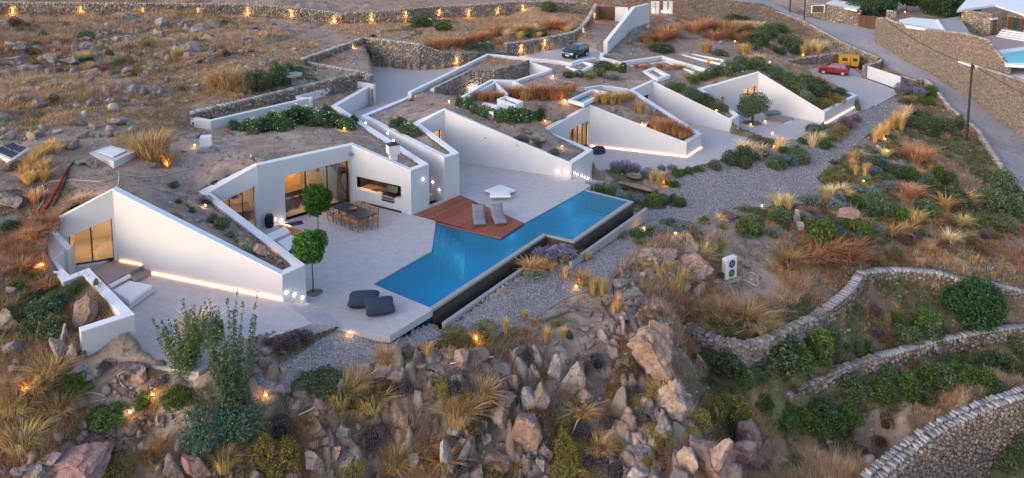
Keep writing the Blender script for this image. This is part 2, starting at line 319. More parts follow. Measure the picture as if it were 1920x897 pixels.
# floor polygons
LWc=offs(LW,.2)
polyA=[ARM[1]+Vector((-.2,0,0)),C1[0],C1[1],C1[2]]+pv('531 566|565 605|480 631|415 660|368 688|292 680|262 664',ZA)+[LWc[4],LWc[3],LWc[2],LWc[1],LWc[0]]
E0=Vector((R1[2].x,R1[2].y,0)); E1=Vector((R1[3].x,R1[3].y,0)); EDN=(P(632,618,0)-P(575,574,0))*.98
slabA=[C1[0],C1[1],C1[2],E0,E0+EDN]+pv('485 641|420 668|372 698|285 688|258 665',ZA)+[LWc[4],LWc[3],LWc[0]]
stepz=[C1[2]+Vector((-.5,0,0)),C1[3],E1+EDN*.97,E0+EDN*.93+Vector((-.7,0,0)),E0+Vector((-.6,0,0))]
poolL='817.5 414|809.6 470|699 533|808 577.6'
slabM=[C1[2],C1[3],C1[4],C1[5],C1[6],C1[7],C1[8],C2[2],C2[3],C2[4],C2[5],C2[6],P(1073,338),P(1108,347),P(1094,357),P(982,419),P(900,402),P(817.5,414),P(809.6,470),P(699,533),P(808,577.6),P(811,581),P(731,630),P(632,618),P(580,613),P(531,566,0)]
E0C=Vector((R2[6].x,R2[6].y,0)); E1C=Vector((R2[7].x,R2[7].y,0)); NC=Vector(((E1C-E0C).y,-(E1C-E0C).x,0)).normalized()
E14=Vector((R2[14].x,R2[14].y,0)); E15=Vector((R2[15].x,R2[15].y,0)); NE=Vector(((E15-E14).y,-(E15-E14).x,0)).normalized()
OUTm=offs([P(811,581),P(1024,440.5),P(1077,453),P(1188,378)],-.72)
polyM=slabM[:12]+[C2[7],P(1112,350),P(1190,376)]+OUTm[::-1]+[P(802,583,0),P(731,624),P(636,612),P(590,606),P(540,575)]
slabD=[C2[7],C2[8],C2[9],C2[10],C2[11],C2[12],C2[13],C2[14]]+pv('1376 252|1420 262|1400 275|1345 302|1290 315|1235 325|1150 326|1125 340',ZD)
slabF=[C2[14],C2[15],C2[16],C2[17],C2[18]]+pv('1547 236|1520 252|1490 266|1440 268|1400 262|1376 250',ZF)
slabG=pv('1546 232|1609 195|1614 214|1575 236|1540 245',ZF)
drive=pv('1609 195|1614 214|1674 181|1688 172|1627 149',ZF)+[P(1623,122,-.4),P(1583,99,-.35)]+pv('1512 131|1524 146|1566 160|1600 176',ZF)
park=pv('700 198|697 150|684.6 122|785 132|832 129|925 112|978 104.5|1085 84|1139 100',ZP)+[LP[1]]+PW[::-1]+[C2[0],C2[1],C1[9]]
zG=3.75
ramp_pts=[(1078,88),(1120,43.5),(1160,46),(1142,97)]
passage=[C1[8],C1[9],P(698,190,ZP),P(700,185,ZP),C2[1],C2[2]]
pit2=offs(SCo,.25)
pits=[(polyA,ZA-.3),(polyM,-2.),(stepz,-.4),([C2[6],C2[7],E1C+NC*1.2,E0C+NC*1.2],-1.7),([C2[14],C2[15],E15+NE*1.3,E14+NE*1.3],ZF-.3),([R2[19]+Vector((math.cos(k*.785)*.75+.45,math.sin(k*.785)*.75-.1,0)) for k in range(8)],ZF-.3),(slabD,ZD-.3),(slabF,ZF-.3),([C2[18],C2[19],P(1614,213,ZF),P(1575,234,ZF),P(1545,243,ZF)],ZF-.3),(drive,ZF-.3),(park,ZP-.3),(passage,-.6),(pit2,.6)]
gx=[];x=-120.
while x<140:
    gx.append(x); x+= .24 if -32<x<36 else (.4 if -50<x<70 else 1.0)
gy=[];y=21.
while y<190:
    gy.append(y); y+= .22 if y<66 else (.3 if y<95 else (.6 if y<125 else 2.5))
gx=np.array(gx); gy=np.array(gy); GX,GY=np.meshgrid(gx,gy)
ok=(np.abs(GX)<GY*.72+6)
Z0=np.full(GX.shape,-5.); Z0[ok]=natural(GX[ok],GY[ok])
def fbm(X,Y,s,seed,octv=4):
    """cheap value noise"""
    r=np.random.default_rng(seed); out=np.zeros(X.shape); a=1.; tot=0
    for k in range(octv):
        T_=r.random((64,64)); u=X/s+17.3*k; v=Y/s+5.1*k; iu=np.floor(u).astype(int); iv=np.floor(v).astype(int); fu=u-iu; fv=v-iv
        fu=fu*fu*(3-2*fu); fv=fv*fv*(3-2*fv); g=lambda i,j:T_[i%64,j%64]
        out+=a*((g(iu,iv)*(1-fu)+g(iu+1,iv)*fu)*(1-fv)+(g(iu,iv+1)*(1-fu)+g(iu+1,iv+1)*fu)*fv); tot+=a; a*=.5; s*=.5
    return out/tot-.5
villa_zone=pv('40 440|200 330|380 240|620 120|800 60|1100 80|1230 90|1430 110|1700 90|1700 190|1620 250|1450 300|1300 400|1200 400|1040 500|830 620|600 720|280 720',0)
vz=inpoly(GX,GY,[(p.x,p.y) for p in villa_zone])
amp=np.where(vz,.05,.32)
amp=np.where((GX>18)&(GY>78),.08,amp)
Z1=Z0+amp*2*fbm(GX,GY,3.2,3,5)
# rocky spur in the foreground: bedrock ribs breaking through
spur=pv('420 810|520 785|640 765|760 722|860 712|960 675|1060 660|1150 610|1230 560|1290 600|1300 700|1420 790|1420 920|400 920',-2.5)
sm=inpoly(GX,GY,[(p.x,p.y) for p in spur]).astype(float)
for _ in range(4): sm[1:-1,1:-1]=(sm[:-2,1:-1]+sm[2:,1:-1]+sm[1:-1,:-2]+sm[1:-1,2:])/4
n1=fbm(GX*.9+GY*.35,GY*.7-GX*.2,2.3,31,4); n2=1-np.abs(fbm(GX+GY*.4,GY,1.3,32,4))*4
rib=np.clip((n1+.02)*5,0,1)*(.5+.5*np.clip(n2,0,1)); rib=np.floor(rib*4)/4*.6+rib*.4
hill=np.clip(fbm(GX,GY,5.,33,3)*5-.6,0,1)*(~vz)*((GX<-8)&(GY>40))*np.clip((fbm(GX,GY,1.1,34,4)+.05)*5,0,1)
ROCKY=np.clip(sm*rib*1.0+hill*.8,0,1)
Z1=Z1+sm*rib*.85+hill*.5+np.where((~vz)&(GX<-8)&(GY>42),1.,0.)*np.clip(fbm(GX,GY,7.,36,4),-.3,.3)*1.6*np.clip((GY-42)/6,0,1)*np.clip((-8-GX)/6,0,1)
for poly,zf in pits:
    i=inpoly(GX,GY,[(p.x,p.y) for p in poly]); Z1[i]=np.minimum(Z1[i],zf)
pool_hole=pv('817.5 414|809.6 470|699 533|808 577.6|812 580|1024 442|1075 454|1187 378|1096 356|982 419',0)
def bil(Zg,X,Y):
    i=np.clip(np.searchsorted(gx,X)-1,0,len(gx)-2); j=np.clip(np.searchsorted(gy,Y)-1,0,len(gy)-2)
    fx=(X-gx[i])/(gx[i+1]-gx[i]); fy=(Y-gy[j])/(gy[j+1]-gy[j])
    return (Zg[j,i]*(1-fx)+Zg[j,i+1]*fx)*(1-fy)+(Zg[j+1,i]*(1-fx)+Zg[j+1,i+1]*fx)*fy
def hz(x,y): return float(bil(Z1,np.array([x]),np.array([y]))[0])
floors=[(slabA,ZA),(slabM,0.),(slabD,ZD),(slabF,ZF),(slabG,ZF),(drive,ZF),(park,ZP)]
def G(px,py):
    """first point of the ground seen at a pixel of the photograph"""
    d=ray(px,py); prev=None
    t=np.arange(24,200,.12); X=d[0]*t; Y=d[1]*t; Z=HC+d[2]*t
    okk=(Y>gy[0])&(Y<gy[-1]-1)&(X>gx[0])&(X<gx[-1]-1); X,Y,Z=X[okk],Y[okk],Z[okk]
    h=bil(Z1,X,Y); k=np.argmax(Z<=h) if (Z<=h).any() else len(Z)-1
    p=Vector((float(X[k]),float(Y[k]),float(h[k])))
    for poly,zf in floors:
        q=P(px,py,zf)
        if p.z<zf-.1 and inpoly(np.array([q.x]),np.array([q.y]),[(a.x,a.y) for a in poly])[0]: return q
    return p
def pxm(p): return FPX/(p.y*cT-(p.z-HC)*sT)     # pixels per metre at a place
# ---------------- ground sheet ----------------
ZC={'s':(.34,.245,.19),'p':(.37,.28,.235),'g':(.36,.25,.145),'b':(.18,.13,.09),'r':(.26,.175,.115),'v':(.15,.14,.07),'d':(.26,.20,.175),'c':(.36,.27,.22)}
ZP_='''0 60 g|100 60 g|60 90 r|200 80 b|160 130 b|60 180 g|30 220 b|150 190 g|250 90 g|330 90 b|420 80 g|300 130 b|400 110 r|340 160 g|240 210 g|180 220 g|290 220 g|110 220 b|420 170 g|380 190 g|330 230 s|370 240 s|100 300 s|60 350 d|20 400 b|60 400 b|160 320 s|250 330 s|300 290 s|330 340 p|430 290 p|520 280 s|560 255 p|640 250 s|620 180 s|520 240 s|380 390 d|440 430 d|500 480 b|340 300 p
560 60 s|600 80 s|520 70 g|680 55 g|740 40 g|800 55 v|850 60 g|900 55 g|960 50 g|1040 45 g|570 20 s|700 10 s|900 8 s|620 90 s|560 90 g|470 130 g|520 140 v|480 160 b|440 60 g
740 210 p|820 185 s|900 230 s|960 225 s|1000 210 p|900 260 s|1000 270 d|1050 170 p|1100 150 s|1200 140 s|1300 150 s|1180 80 d|1250 60 r|1300 60 s|1350 60 r|1280 90 s|1400 70 v|1450 95 s|1500 100 g|1420 110 s|1340 100 s|1500 130 g|1440 140 v|1540 170 v|1120 200 s|1170 210 s|1220 235 r|1060 290 d
30 470 r|80 500 r|40 540 b|100 560 v|60 600 v|20 640 b|120 600 g|200 570 b|0 700 g|60 720 g|100 800 g|60 780 g|150 690 s|200 690 s|230 730 s|190 740 s|260 700 s|330 690 b|400 700 s|330 760 p|240 790 p|160 860 s|290 800 b|340 860 b|400 840 b|420 790 v
450 740 s|500 690 d|560 700 v|480 840 v|560 800 b|620 780 g|680 740 g|700 800 b|760 800 g|740 860 b|660 860 b|840 750 g|900 700 b|960 680 b|800 700 b|860 790 b|940 830 b|1000 700 s|1050 770 d|1100 720 d|1060 820 b|1000 880 b|1140 740 b|1150 800 d|1200 740 g|1180 860 d|1230 680 g|1260 770 s|1300 760 b|1060 620 s|1000 640 s|1120 620 s|1180 580 s|1230 540 g|1270 510 g|1200 640 r
1320 480 g|1300 540 g|1280 580 g|1380 600 g|1330 590 g|1420 560 s|1360 440 s|1440 430 g|1480 470 r|1560 460 r|1520 520 g|1480 560 g|1620 470 b|1660 440 b|1700 400 g|1740 420 b|1650 380 b|1700 350 v|1600 400 v|1550 400 v|1780 350 g|1820 370 b|1860 400 v|1800 450 b|1880 460 r|1740 480 g|1690 470 r|1640 520 b|1600 330 v|1560 350 v|1700 290 v|1760 300 g|1800 280 v|1840 310 v|1680 320 d|1720 240 v|1700 210 b|1450 320 v|1400 270 v|1340 280 v|1300 310 v|1250 320 s|1160 330 v|1250 390 v|1280 400 s|1330 400 d|1400 400 v|1450 400 v
1350 700 v|1400 690 v|1460 640 v|1520 640 v|1560 640 b|1600 600 b|1650 600 b|1700 590 v|1760 600 v|1820 580 b|1880 560 b|1900 590 b|1420 740 v|1480 800 v|1540 790 v|1600 750 v|1560 840 g|1460 860 g|1420 880 g|1640 830 s|1700 800 b|1740 760 g|1660 740 v|1750 700 v|1820 690 v|1880 680 v|1900 720 g|1850 740 v|1700 850 b|1800 730 b|1300 850 b|1380 860 g
1500 60 b|1560 20 s|1700 50 s|1500 -5 s|1400 30 b|1600 60 s'''
zpt=[];ztp=[]
for l in ZP_.replace('\n','|').split('|'):
    a,b,c=l.split(); q=G(float(a),float(b)); zpt.append((q.x,q.y)); ztp.append(c)
zpt=np.array(zpt); KEYS=list(ZC); zti=np.array([KEYS.index(c) for c in ztp]); zcol=np.array([ZC[c] for c in ztp])
def zone_at(X,Y):
    jx=6*fbm(X,Y,2.5,11,4)*np.clip(Y/45,.6,2); jy=8*fbm(X,Y,2.5,12,4)*np.clip(Y/45,.6,2)
    D=(X[...,None]+jx[...,None]-zpt[:,0])**2+((Y[...,None]+jy[...,None]-zpt[:,1])*.7)**2
    return D.argmin(-1)
def zone_grid():
    out=np.zeros(GX.shape,int)
    for j in range(GX.shape[0]): out[j]=zone_at(GX[j],GY[j])
    return out
ZI=zone_grid()
nj,ni=GX.shape
okc=ok[:-1,:-1]&ok[1:,1:]&ok[1:,:-1]&ok[:-1,1:]
idx=np.arange(nj*ni).reshape(nj,ni)
q=np.stack([idx[:-1,:-1],idx[:-1,1:],idx[1:,1:],idx[1:,:-1]],-1)[okc]
hole=inpoly(GX[:-1,:-1],GY[:-1,:-1],[(p.x,p.y) for p in pool_hole])
def fastmesh(name,V,Q,mats,cols=None,smooth=True):
    me=bpy.data.meshes.new(name); n=len(V); k=Q.shape[1]; m=len(Q)
    me.vertices.add(n); me.vertices.foreach_set('co',np.ascontiguousarray(V,dtype=np.float32).ravel())
    me.loops.add(m*k); me.loops.foreach_set('vertex_index',np.ascontiguousarray(Q,dtype=np.int32).ravel())
    me.polygons.add(m); me.polygons.foreach_set('loop_start',np.arange(0,m*k,k,dtype=np.int32)); me.polygons.foreach_set('loop_total',np.full(m,k,dtype=np.int32))
    if smooth: me.polygons.foreach_set('use_smooth',np.ones(m,bool))
    me.materials.append(mats)
    if cols is not None:
        a=me.color_attributes.new('Col','FLOAT_COLOR','POINT'); c=np.ones((n,4),np.float32); c[:,:3]=cols; a.data.foreach_set('color',c.ravel())
    me.update(calc_edges=True); return me
keepq=np.ones(len(q),bool); qz=Z1.ravel()[q]; rng_=qz.max(1)-qz.min(1); qc=np.stack([GX.ravel()[q].mean(1),GY.ravel()[q].mean(1)],-1)
def coverstrip(R_,i):
    A_,B_=offs(R_,.405),offs(R_,1.05); mb=MB(); q4=[A_[i],A_[i+1],B_[i+1],B_[i]]; mb.hexa([(p.x,p.y,p.z-.34) for p in q4],[(p.x,p.y,p.z-.14) for p in q4]); tag(mb.build('roof_soil_edge',M['soil_plain']),kind='structure')
M['soil_plain']=mat('roof_soil',(.33,.245,.20),.97,var=.3,scale=3,bump=1,bscale=5,dist=.06)
for (R_,idxs) in ((R1,(0,4,5,6)),(R2,(4,8,12,16))):
    for i in idxs:
        coverstrip(R_,i)
        a_=np.array(R_[i][:2]); b_=np.array(R_[i+1][:2]); d_=b_-a_; t_=np.clip(((qc-a_)@d_)/(d_@d_),0,1); e_=np.sqrt(((a_+t_[:,None]*d_-qc)**2).sum(1)); keepq&=~((e_<1.0)&(rng_>.5))
q=q[keepq]
used=np.unique(q); remap=-np.ones(nj*ni,int); remap[used]=np.arange(len(used))
V=np.stack([GX.ravel(),GY.ravel(),Z1.ravel()],-1)[used]
tcol=zcol[ZI].reshape(-1,3)*(1+.5*fbm(GX,GY,.9,21,3).reshape(-1,1))
rk=ROCKY.reshape(-1,1); tcol=tcol*(1-rk)+np.array((.34,.25,.21))*(.75+.8*(fbm(GX,GY,.7,35,3).reshape(-1,1)+.5)*.6)*rk
g=bpy.data.objects.new('ground',fastmesh('ground',V,remap[q],M['soil'],tcol[used])); link(g); tag(g,kind='structure')
# far ground ring out to the horizon
mb=MB(); 
for (x0,x1,y0,y1,z) in ((-900,900,188,1500,9),):
    mb.add([(x0,y0,7),(x1,y0,3),(x1,y1,12),(x0,y1,16)],[(0,1,2,3)])
mb.add([(-900,10,4),(-118,10,4),(-118,189,9),(-900,189,9)],[(0,1,2,3)]); mb.add([(138,10,-9),(900,10,-9),(900,189,3),(138,189,3)],[(0,1,2,3)]); mb.add([(-118,-200,-6),(138,-200,-9),(138,26.5,-9),(-118,26.5,-6)],[(0,1,2,3)])
far=mb.build('far_hills',mat('far_hill_scrub',(.17,.12,.08),.95,var=.3,scale=.05,col2=(.11,.10,.06))); tag(far,kind='structure')
def sheet(name,poly,mat_,lift=.03,res=.3,kind='structure',zf=None):
    """draped sheet: cells inside an outline, rim pulled onto it"""
    pl=np.array([(p[0],p[1]) for p in poly]); x0,y0=pl.min(0)-res; x1,y1=pl.max(0)+res
    xs=np.arange(x0,x1+res,res); ys=np.arange(y0,y1+res,res); X,Y=np.meshgrid(xs,ys); I=inpoly(X,Y,pl)
    cell=I[:-1,:-1]|I[1:,:-1]|I[:-1,1:]|I[1:,1:]
    need=np.zeros(X.shape,bool); need[:-1,:-1]|=cell; need[1:,:-1]|=cell; need[:-1,1:]|=cell; need[1:,1:]|=cell
    o=need&~I; px,py=X[o],Y[o]; best=np.full(px.shape,1e9); bx=px.copy(); by=py.copy()
    for i in range(len(pl)):
        a=pl[i-1]; b=pl[i]; d=b-a; t=np.clip(((px-a[0])*d[0]+(py-a[1])*d[1])/max(d@d,1e-9),0,1); qx=a[0]+t*d[0]; qy=a[1]+t*d[1]; e=(qx-px)**2+(qy-py)**2
        m=e<best; best[m]=e[m]; bx[m]=qx[m]; by[m]=qy[m]
    X[o]=bx; Y[o]=by
    Z=(bil(Z1,X,Y) if zf is None else zf(X,Y))+lift
    idn=np.arange(X.size).reshape(X.shape); q=np.stack([idn[:-1,:-1],idn[:-1,1:],idn[1:,1:],idn[1:,:-1]],-1)[cell]
    u=np.unique(q); rm=-np.ones(X.size,int); rm[u]=np.arange(len(u))
    ob=bpy.data.objects.new(name,fastmesh(name,np.stack([X.ravel(),Y.ravel(),Z.ravel()],-1)[u],rm[q],mat_)); link(ob); tag(ob,kind=kind); return ob
def gp(s): return [G(*map(float,q.split())) for q in s.split('|')]
def slab(name,poly,z,th,mat_,kind='structure'):
    mb=MB(); mb.prism([(p.x,p.y) for p in poly],z-th,z); o=mb.build(name,mat_); tag(o,kind=kind); return o

slab('terrace_west',slabA,ZA,.7,M['paving'])
# main terrace sits below the west one along their common edge
slab('terrace',slabM,0.,.35,M['paving'])
slab('terrace_east',slabD,ZD,.4,M['paving'])
slab('terrace_far',slabF,ZF,.3,M['paving'])
slab('driveway_apron',slabG,ZF-.005,.3,M['paving'])
M['drivepave']=mat('driveway_paving',(.50,.46,.46),.8,var=.12,scale=1.3,bump=.3,bscale=8,col2=(.43,.40,.40),col3=(.38,.35,.35))
slab('driveway',drive,ZF+.004,.3,M['drivepave'])
slab('parking_court',park,ZP,.3,M['drivepave'])
# ramp up to the gate
a,b,c,d=P(1074,89,ZP),P(1120,43.5,zG),P(1162,46,zG),P(1146,99,ZP)
mb=MB(); mb.hexa([(v.x,v.y,v.z-.4) for v in (a,d,c,b)],[(v.x,v.y,v.z+.01) for v in (a,d,c,b)]); tag(mb.build('gate_ramp',M['drivepave']),kind='structure')
# gravel
grav1=gp('813 600|760 622|728 640|690 634|632 622|560 668|500 700|470 735|520 745|560 738|590 752|640 722|700 690|760 662|800 640|860 622|930 632|1000 600|1060 560|1110 545|1150 515|1190 480|1215 455|1262 440|1340 425|1400 400|1330 395|1258 392|1235 370|1250 345|1290 322|1345 304|1400 290|1490 275|1560 240|1616 214|1674 182|1692 200|1655 235|1610 268|1560 300|1530 335|1570 375|1540 392|1450 392|1350 398|1290 396|1230 400|1195 400|1100 462|1045 500|930 560|815 603')
M['gravel_mat']
grav_big=sheet('gravel_path',gp('813 601|735 634|690 632|632 622|560 668|500 700|470 735|560 742|640 722|700 690|760 662|800 640|860 622|930 632|1000 600|1060 560|1110 545|1150 515|1190 480|1215 455|1262 440|1300 425|1340 395|1262 392|1242 372|1255 345|1300 322|1355 304|1430 292|1500 272|1560 240|1616 216|1674 184|1692 200|1655 235|1610 268|1560 300|1530 335|1562 360|1572 376|1530 385|1450 388|1350 393|1290 396|1230 392|1198 400|1100 462|1045 500|930 560'),M['gravel_mat'],.035)
# loose stones of the gravel, real pebbles
def tetra_stones(poly,n,smin,smax,pal,lift=.03,seed=5):
    r=np.random.default_rng(seed); pl=np.array([(p[0],p[1]) for p in poly]); lo=pl.min(0); hi=pl.max(0); P_=[]
    while sum(len(a) for a in P_)<n:
        c=r.random((n,2))*(hi-lo)+lo; k=inpoly(c[:,0],c[:,1],pl)&(r.random(n)<np.clip((36/np.maximum(c[:,1],1))**1.5,0,1)); P_.append(c[k])
    c=np.concatenate(P_)[:n]; z=bil(Z1,c[:,0],c[:,1])+lift; s=r.uniform(smin,smax,n)*np.clip(c[:,1]/40,.8,1.7)
    base=np.array([(-1,-.8,-.3),(1,-.9,-.3),(.9,1,-.3),(-1,.9,-.3),(.1,0,.8)]); F=np.array([(0,1,4),(1,2,4),(2,3,4),(3,0,4)])
    V=base[None]*(1+.5*(r.random((n,5,3))-.5))*s[:,None,None]; an=r.random(n)*6.28; ca,sa=np.cos(an),np.sin(an)
    V=np.stack([V[...,0]*ca[:,None]-V[...,1]*sa[:,None],V[...,0]*sa[:,None]+V[...,1]*ca[:,None],V[...,2]],-1)+np.stack([c[:,0],c[:,1],z],-1)[:,None]
    Fq=(F[None]+np.arange(n)[:,None,None]*5).reshape(-1,3); pc=np.array(pal)[r.integers(0,len(pal),n)]*(r.uniform(.7,1.25,n)[:,None])
    return V.reshape(-1,3),Fq,np.repeat(pc,5,0)
gpoly=gp('813 601|735 634|632 622|500 700|470 735|640 722|760 662|860 622|930 632|1060 560|1150 515|1215 455|1340 395|1262 392|1255 345|1355 304|1560 240|1674 184|1692 200|1610 268|1530 335|1572 376|1350 393|1198 400|1100 462|930 560')
V_,F_,C_=tetra_stones(gpoly,60000,.022,.05,[(.30,.28,.28),(.18,.17,.175),(.42,.40,.40),(.24,.20,.18)])
M['vcol']=mat('mixed_pebbles',(.3,.3,.3),.9,attr='Col')
o=bpy.data.objects.new('gravel',fastmesh('gravel',V_,F_,M['vcol'],C_,False)); link(o); tag(o,kind='stuff')
# concrete road behind, climbing to the left
road_poly=pv('1360 -3|1300 -12|1422 -6|1460 6',4)
rl='1280 -14 4.4|1360 4 3.7|1431 13 3.0|1496 33 2.3|1574 76 .8|1650 108 -.35|1690 130 -.8|1737 150 -1.4|1774 196 -2.4|1829 241 -3.3|1879 319 -4.4|1922 357 -5|2010 455 -6.6'
rr='2010 335 -5.2|1922 261 -4.1|1856 215 -3.1|1817 182 -2.4|1765 151 -1.5|1731 131 -1|1694 113 -.4|1662 92 .1|1655 62 1.2|1611 50 1.6|1520 32 2.5|1485 19 2.9|1424 -1 3.7|1300 -26 4.6'
def p3(s): return [P(*map(float,q.split())) for q in s.split('|')]
RL,RR=p3(rl),p3(rr)
road=sheet('road',RL+RR,M['road'],.05,.5)
# ---------------- walls of the villa ----------------
def cells(a0,a1,b0,b1,zb,ops,mb,top=None,inset=0):
    """one straight wall piece: a = face edge, b = back edge (tops), with openings (u0,u1,z0,z1)"""
    us=sorted(set([0.,1.]+[u for o in ops for u in o[:2]]))
    for k in range(len(us)-1):
        u,v=us[k],us[k+1]; op=[o for o in ops if o[0]<=u+1e-6 and o[1]>=v-1e-6]
        A,B,C_,D=a0.lerp(a1,u),a0.lerp(a1,v),b0.lerp(b1,v),b0.lerp(b1,u); T=[A,B,C_,D]
        def hx(lo,hi): mb.hexa([(p.x,p.y,lo if lo is not None else p.z) for p in T],[(p.x,p.y,(hi if hi is not None else p.z)) for p in T])
        if not op: hx(zb,None)
        else:
            o4=op[0]; za,zb2=o4[3],(o4[4] if len(o4)>4 else o4[3]); lw4=[za,zb2,zb2,za]; mb.hexa([(p.x,p.y,z) for p,z in zip(T,lw4)],[(p.x,p.y,p.z) for p in T])
            if op[0][2]>zb+.01: hx(zb,op[0][2])
def u_at(a,b,px,zmid=None):
    lo,hi=0.,1.; f=lambda t:(lambda q:proj(q.x,q.y,q.z if zmid is None else zmid)[0])(a.lerp(b,t))
    s=1 if f(1)>f(0) else -1
    for _ in range(30):
        m=(lo+hi)/2
        if (f(m)-px)*s<0: lo=m
        else: hi=m
    return (lo+hi)/2
villa=thing('villa','white earth-sheltered villa with wedge walls under planted roofs, glass doors facing the pool','house',(0,50,0))
CAPT=.05
def wallpiece(A,B,i,zb,ops=(),label=None):
    mb=MB(); a0,a1,b0,b1=A[i],A[i+1],B[i],B[i+1]
    lo=[Vector((p.x,p.y,p.z-CAPT)) for p in (a0,a1,b0,b1)]
    cells(lo[0],lo[1],lo[2],lo[3],zb,list(ops),mb)
    o=rel(mb.build('wall',M['white']),villa)
    if label: o['label']=label
    # coping, a few mm proud of both faces
    n=(b0-a0); n.z=0
    mc=MB(); e=.006
    def pr(a,b): d=(b-a); d.z=0; d.normalize(); return a-d*e,b+d*e
    A0,B0=pr(a0,b0); A1,B1=pr(a1,b1)
    mc.hexa([(p.x,p.y,p.z-CAPT) for p in (A0,A1,B1,B0)],[(p.x,p.y,p.z) for p in (A0,A1,B1,B0)]); rel(mc.build('coping',M['coping']),villa)
    return o
LN=lambda seg,u0px,u1px,z0,z1,zm: (u_at(seg[0],seg[1],u0px,zm),u_at(seg[0],seg[1],u1px,zm),z0,z1)
# openings
s=(R1[0],R1[1]); zl=Zat(P(960,486,ZA+.35).y,402.8)
opA=(u_at(*s,126,2.9),u_at(*s,209,zl),ZA+.35,2.9,3.6)
s=(R1[4],R1[5]); zl2=Zat(R1[5].y,340); opB1=(.12,u_at(*s,478,2.8),0.,1.95,2.78)
s=(R1[5],R1[6]); zl3=Zat(R1[6].y,299.5); opB2=(u_at(*s,533,zl3),u_at(*s,655,zl3),0.,zl3)
s=(R1[6],R1[7]); dN=P(752,376,1.0); zn0=Zat(R1[6].lerp(R1[7],.15).y,357); zn1=Zat(R1[6].lerp(R1[7],.15).y,332.6)
opN=(u_at(*s,668,1.5),u_at(*s,752,1.5),zn0,zn1)
s=(R2[4],R2[5]); zl4=Zat(R2[5].y,239.5); opC=(u_at(*s,809,2.5),u_at(*s,828,2.6),0.,2.4,2.68)
s=(R2[8],R2[9]); zl5=Zat(R2[9].y,224); opD=(u_at(*s,1068,.4),u_at(*s,1103.5,.9),ZD,.36,.97)
s=(R2[12],R2[13]); opE=(.55,.86,ZD,.9)
s=(R2[16],R2[17]); zl6=Zat(R2[17].y,160); opF=(u_at(*s,1391,.3),u_at(*s,1419,.7),ZF,.28,.70); opF2=(u_at(*s,1347,0),u_at(*s,1360,0),ZF,-.35,-.2)
OPS1={0:[opA],4:[opB1],5:[opB2],6:[opN]}; OPS2={4:[opC],8:[opD],12:[opE],16:[opF2,opF]}
ZB1=[ZA-.5,ZA-.5,-.4,-.4,-.3,-.3,-.3,-.3,-.3,1.8]; 
for i in range(len(R1)-1): wallpiece(R1,O1,i,ZB1[i],OPS1.get(i,()))
for i in range(len(R2)-1):
    zb=-.3 if i<6 else (ZD-.4 if i<14 else ZF-.4)
    wallpiece(R2,O2,i,zb,OPS2.get(i,()))
# inner planter wall across the east wedge and short returns
def freewall(pts,t,zb,name='wall',parent=None,m=None,label=None):
    B=offs(pts,t)
    for i in range(len(pts)-1):
        mb=MB(); z=zb if not isinstance(zb,(list,tuple)) else zb[i]
        mb.hexa([(p.x,p.y,z) for p in (pts[i],pts[i+1],B[i+1],B[i])],[(p.x,p.y,p.z-CAPT) for p in (pts[i],pts[i+1],B[i+1],B[i])])
        o=mb.build(name,m or M['white']); mc=MB(); Q=(pts[i],pts[i+1],B[i+1],B[i]); c=sum((Vector((p.x,p.y,0)) for p in Q),Vector())/4
        QQ=[Vector((p.x,p.y,p.z))+(Vector((p.x,p.y,0))-c).normalized()*.006 for p in Q]
        mc.hexa([(p.x,p.y,p.z-CAPT) for p in QQ],[(p.x,p.y,p.z) for p in QQ]); o2=mc.build('coping',M['coping'])
        if parent is not None: rel(o,parent); rel(o2,parent)
u=u_at(R2[9],R2[10],1205,None); q0=R2[9].lerp(R2[10],u_at(R2[9],R2[10],1211)); q1=R2[11].lerp(R2[12],u_at(R2[11],R2[12],1238))
q0=q0+Vector((.1,.35,0)); q1=q1+Vector((-.4,-.1,0)); q0.z-=.02; q1.z=q0.z
freewall([q0,q1],.3,q0.z-1.0,parent=villa)
# low angular wall round the west court
lw=thing('garden_wall','low white zigzag wall enclosing the west court, pink boulder in its corner','wall',(LW[3].x,LW[3].y,1))
freewall(LW,.42,[.2,.4,.4,.4,.2],parent=lw)
# white planter wall behind the main roof
freewall([ARM[1],ARM[0]],.42,[.4],parent=lw)
gw=thing('garden_wall','long white planter wall with a step in it, behind the white-flowering shrubs','wall',(-16,62,4))
freewall(GWl[:3],.35,3.2,parent=gw); freewall([GWl[2]+Vector((0,0,-.01)),GWl[3]+Vector((0,0,-.01))],.35,3.2,parent=gw); freewall(GWl[3:],.35,[3.2,2.4],parent=gw)
# steps in the passage and between terraces
def stairs(name,label,p0,p1,width_vec,z0,z1,n,group=None):
    t=thing(name,label,'stairs',(p0.x,p0.y,z0))
    for k in range(n):
        a=p0.lerp(p1,k/n); b=p0.lerp(p1,(k+1)/n); z=z0+(z1-z0)*(k+1)/n; mb=MB()
        q=[a,b,b+width_vec,a+width_vec]; mb.hexa([(p.x,p.y,z0-.3) for p in q],[(p.x,p.y,z) for p in q]); o=rel(mb.build('tread',M['paving']),t)
    return t
pa=R1[8]; pb=O2[2]; 
pe0=R1[9].copy(); pe0=R1[8].lerp(R1[9],.93); wv=(R2[2]-R1[8]); wv.z=0
dirp=(R1[9]-R1[8]); dirp.z=0
st=Vector((R1[8].x,R1[8].y,0))+dirp.normalized()*1.6
Wd=Vector((-dirp.y,dirp.x,0)).normalized()*-1
nW=(R2[2]-R1[8]).dot(Wd)
stairs('stairs','pale stairs climbing between two white wedge walls beside the timber deck',st,st+dirp.normalized()*7,Wd*(nW+.05),0,1.8,11)
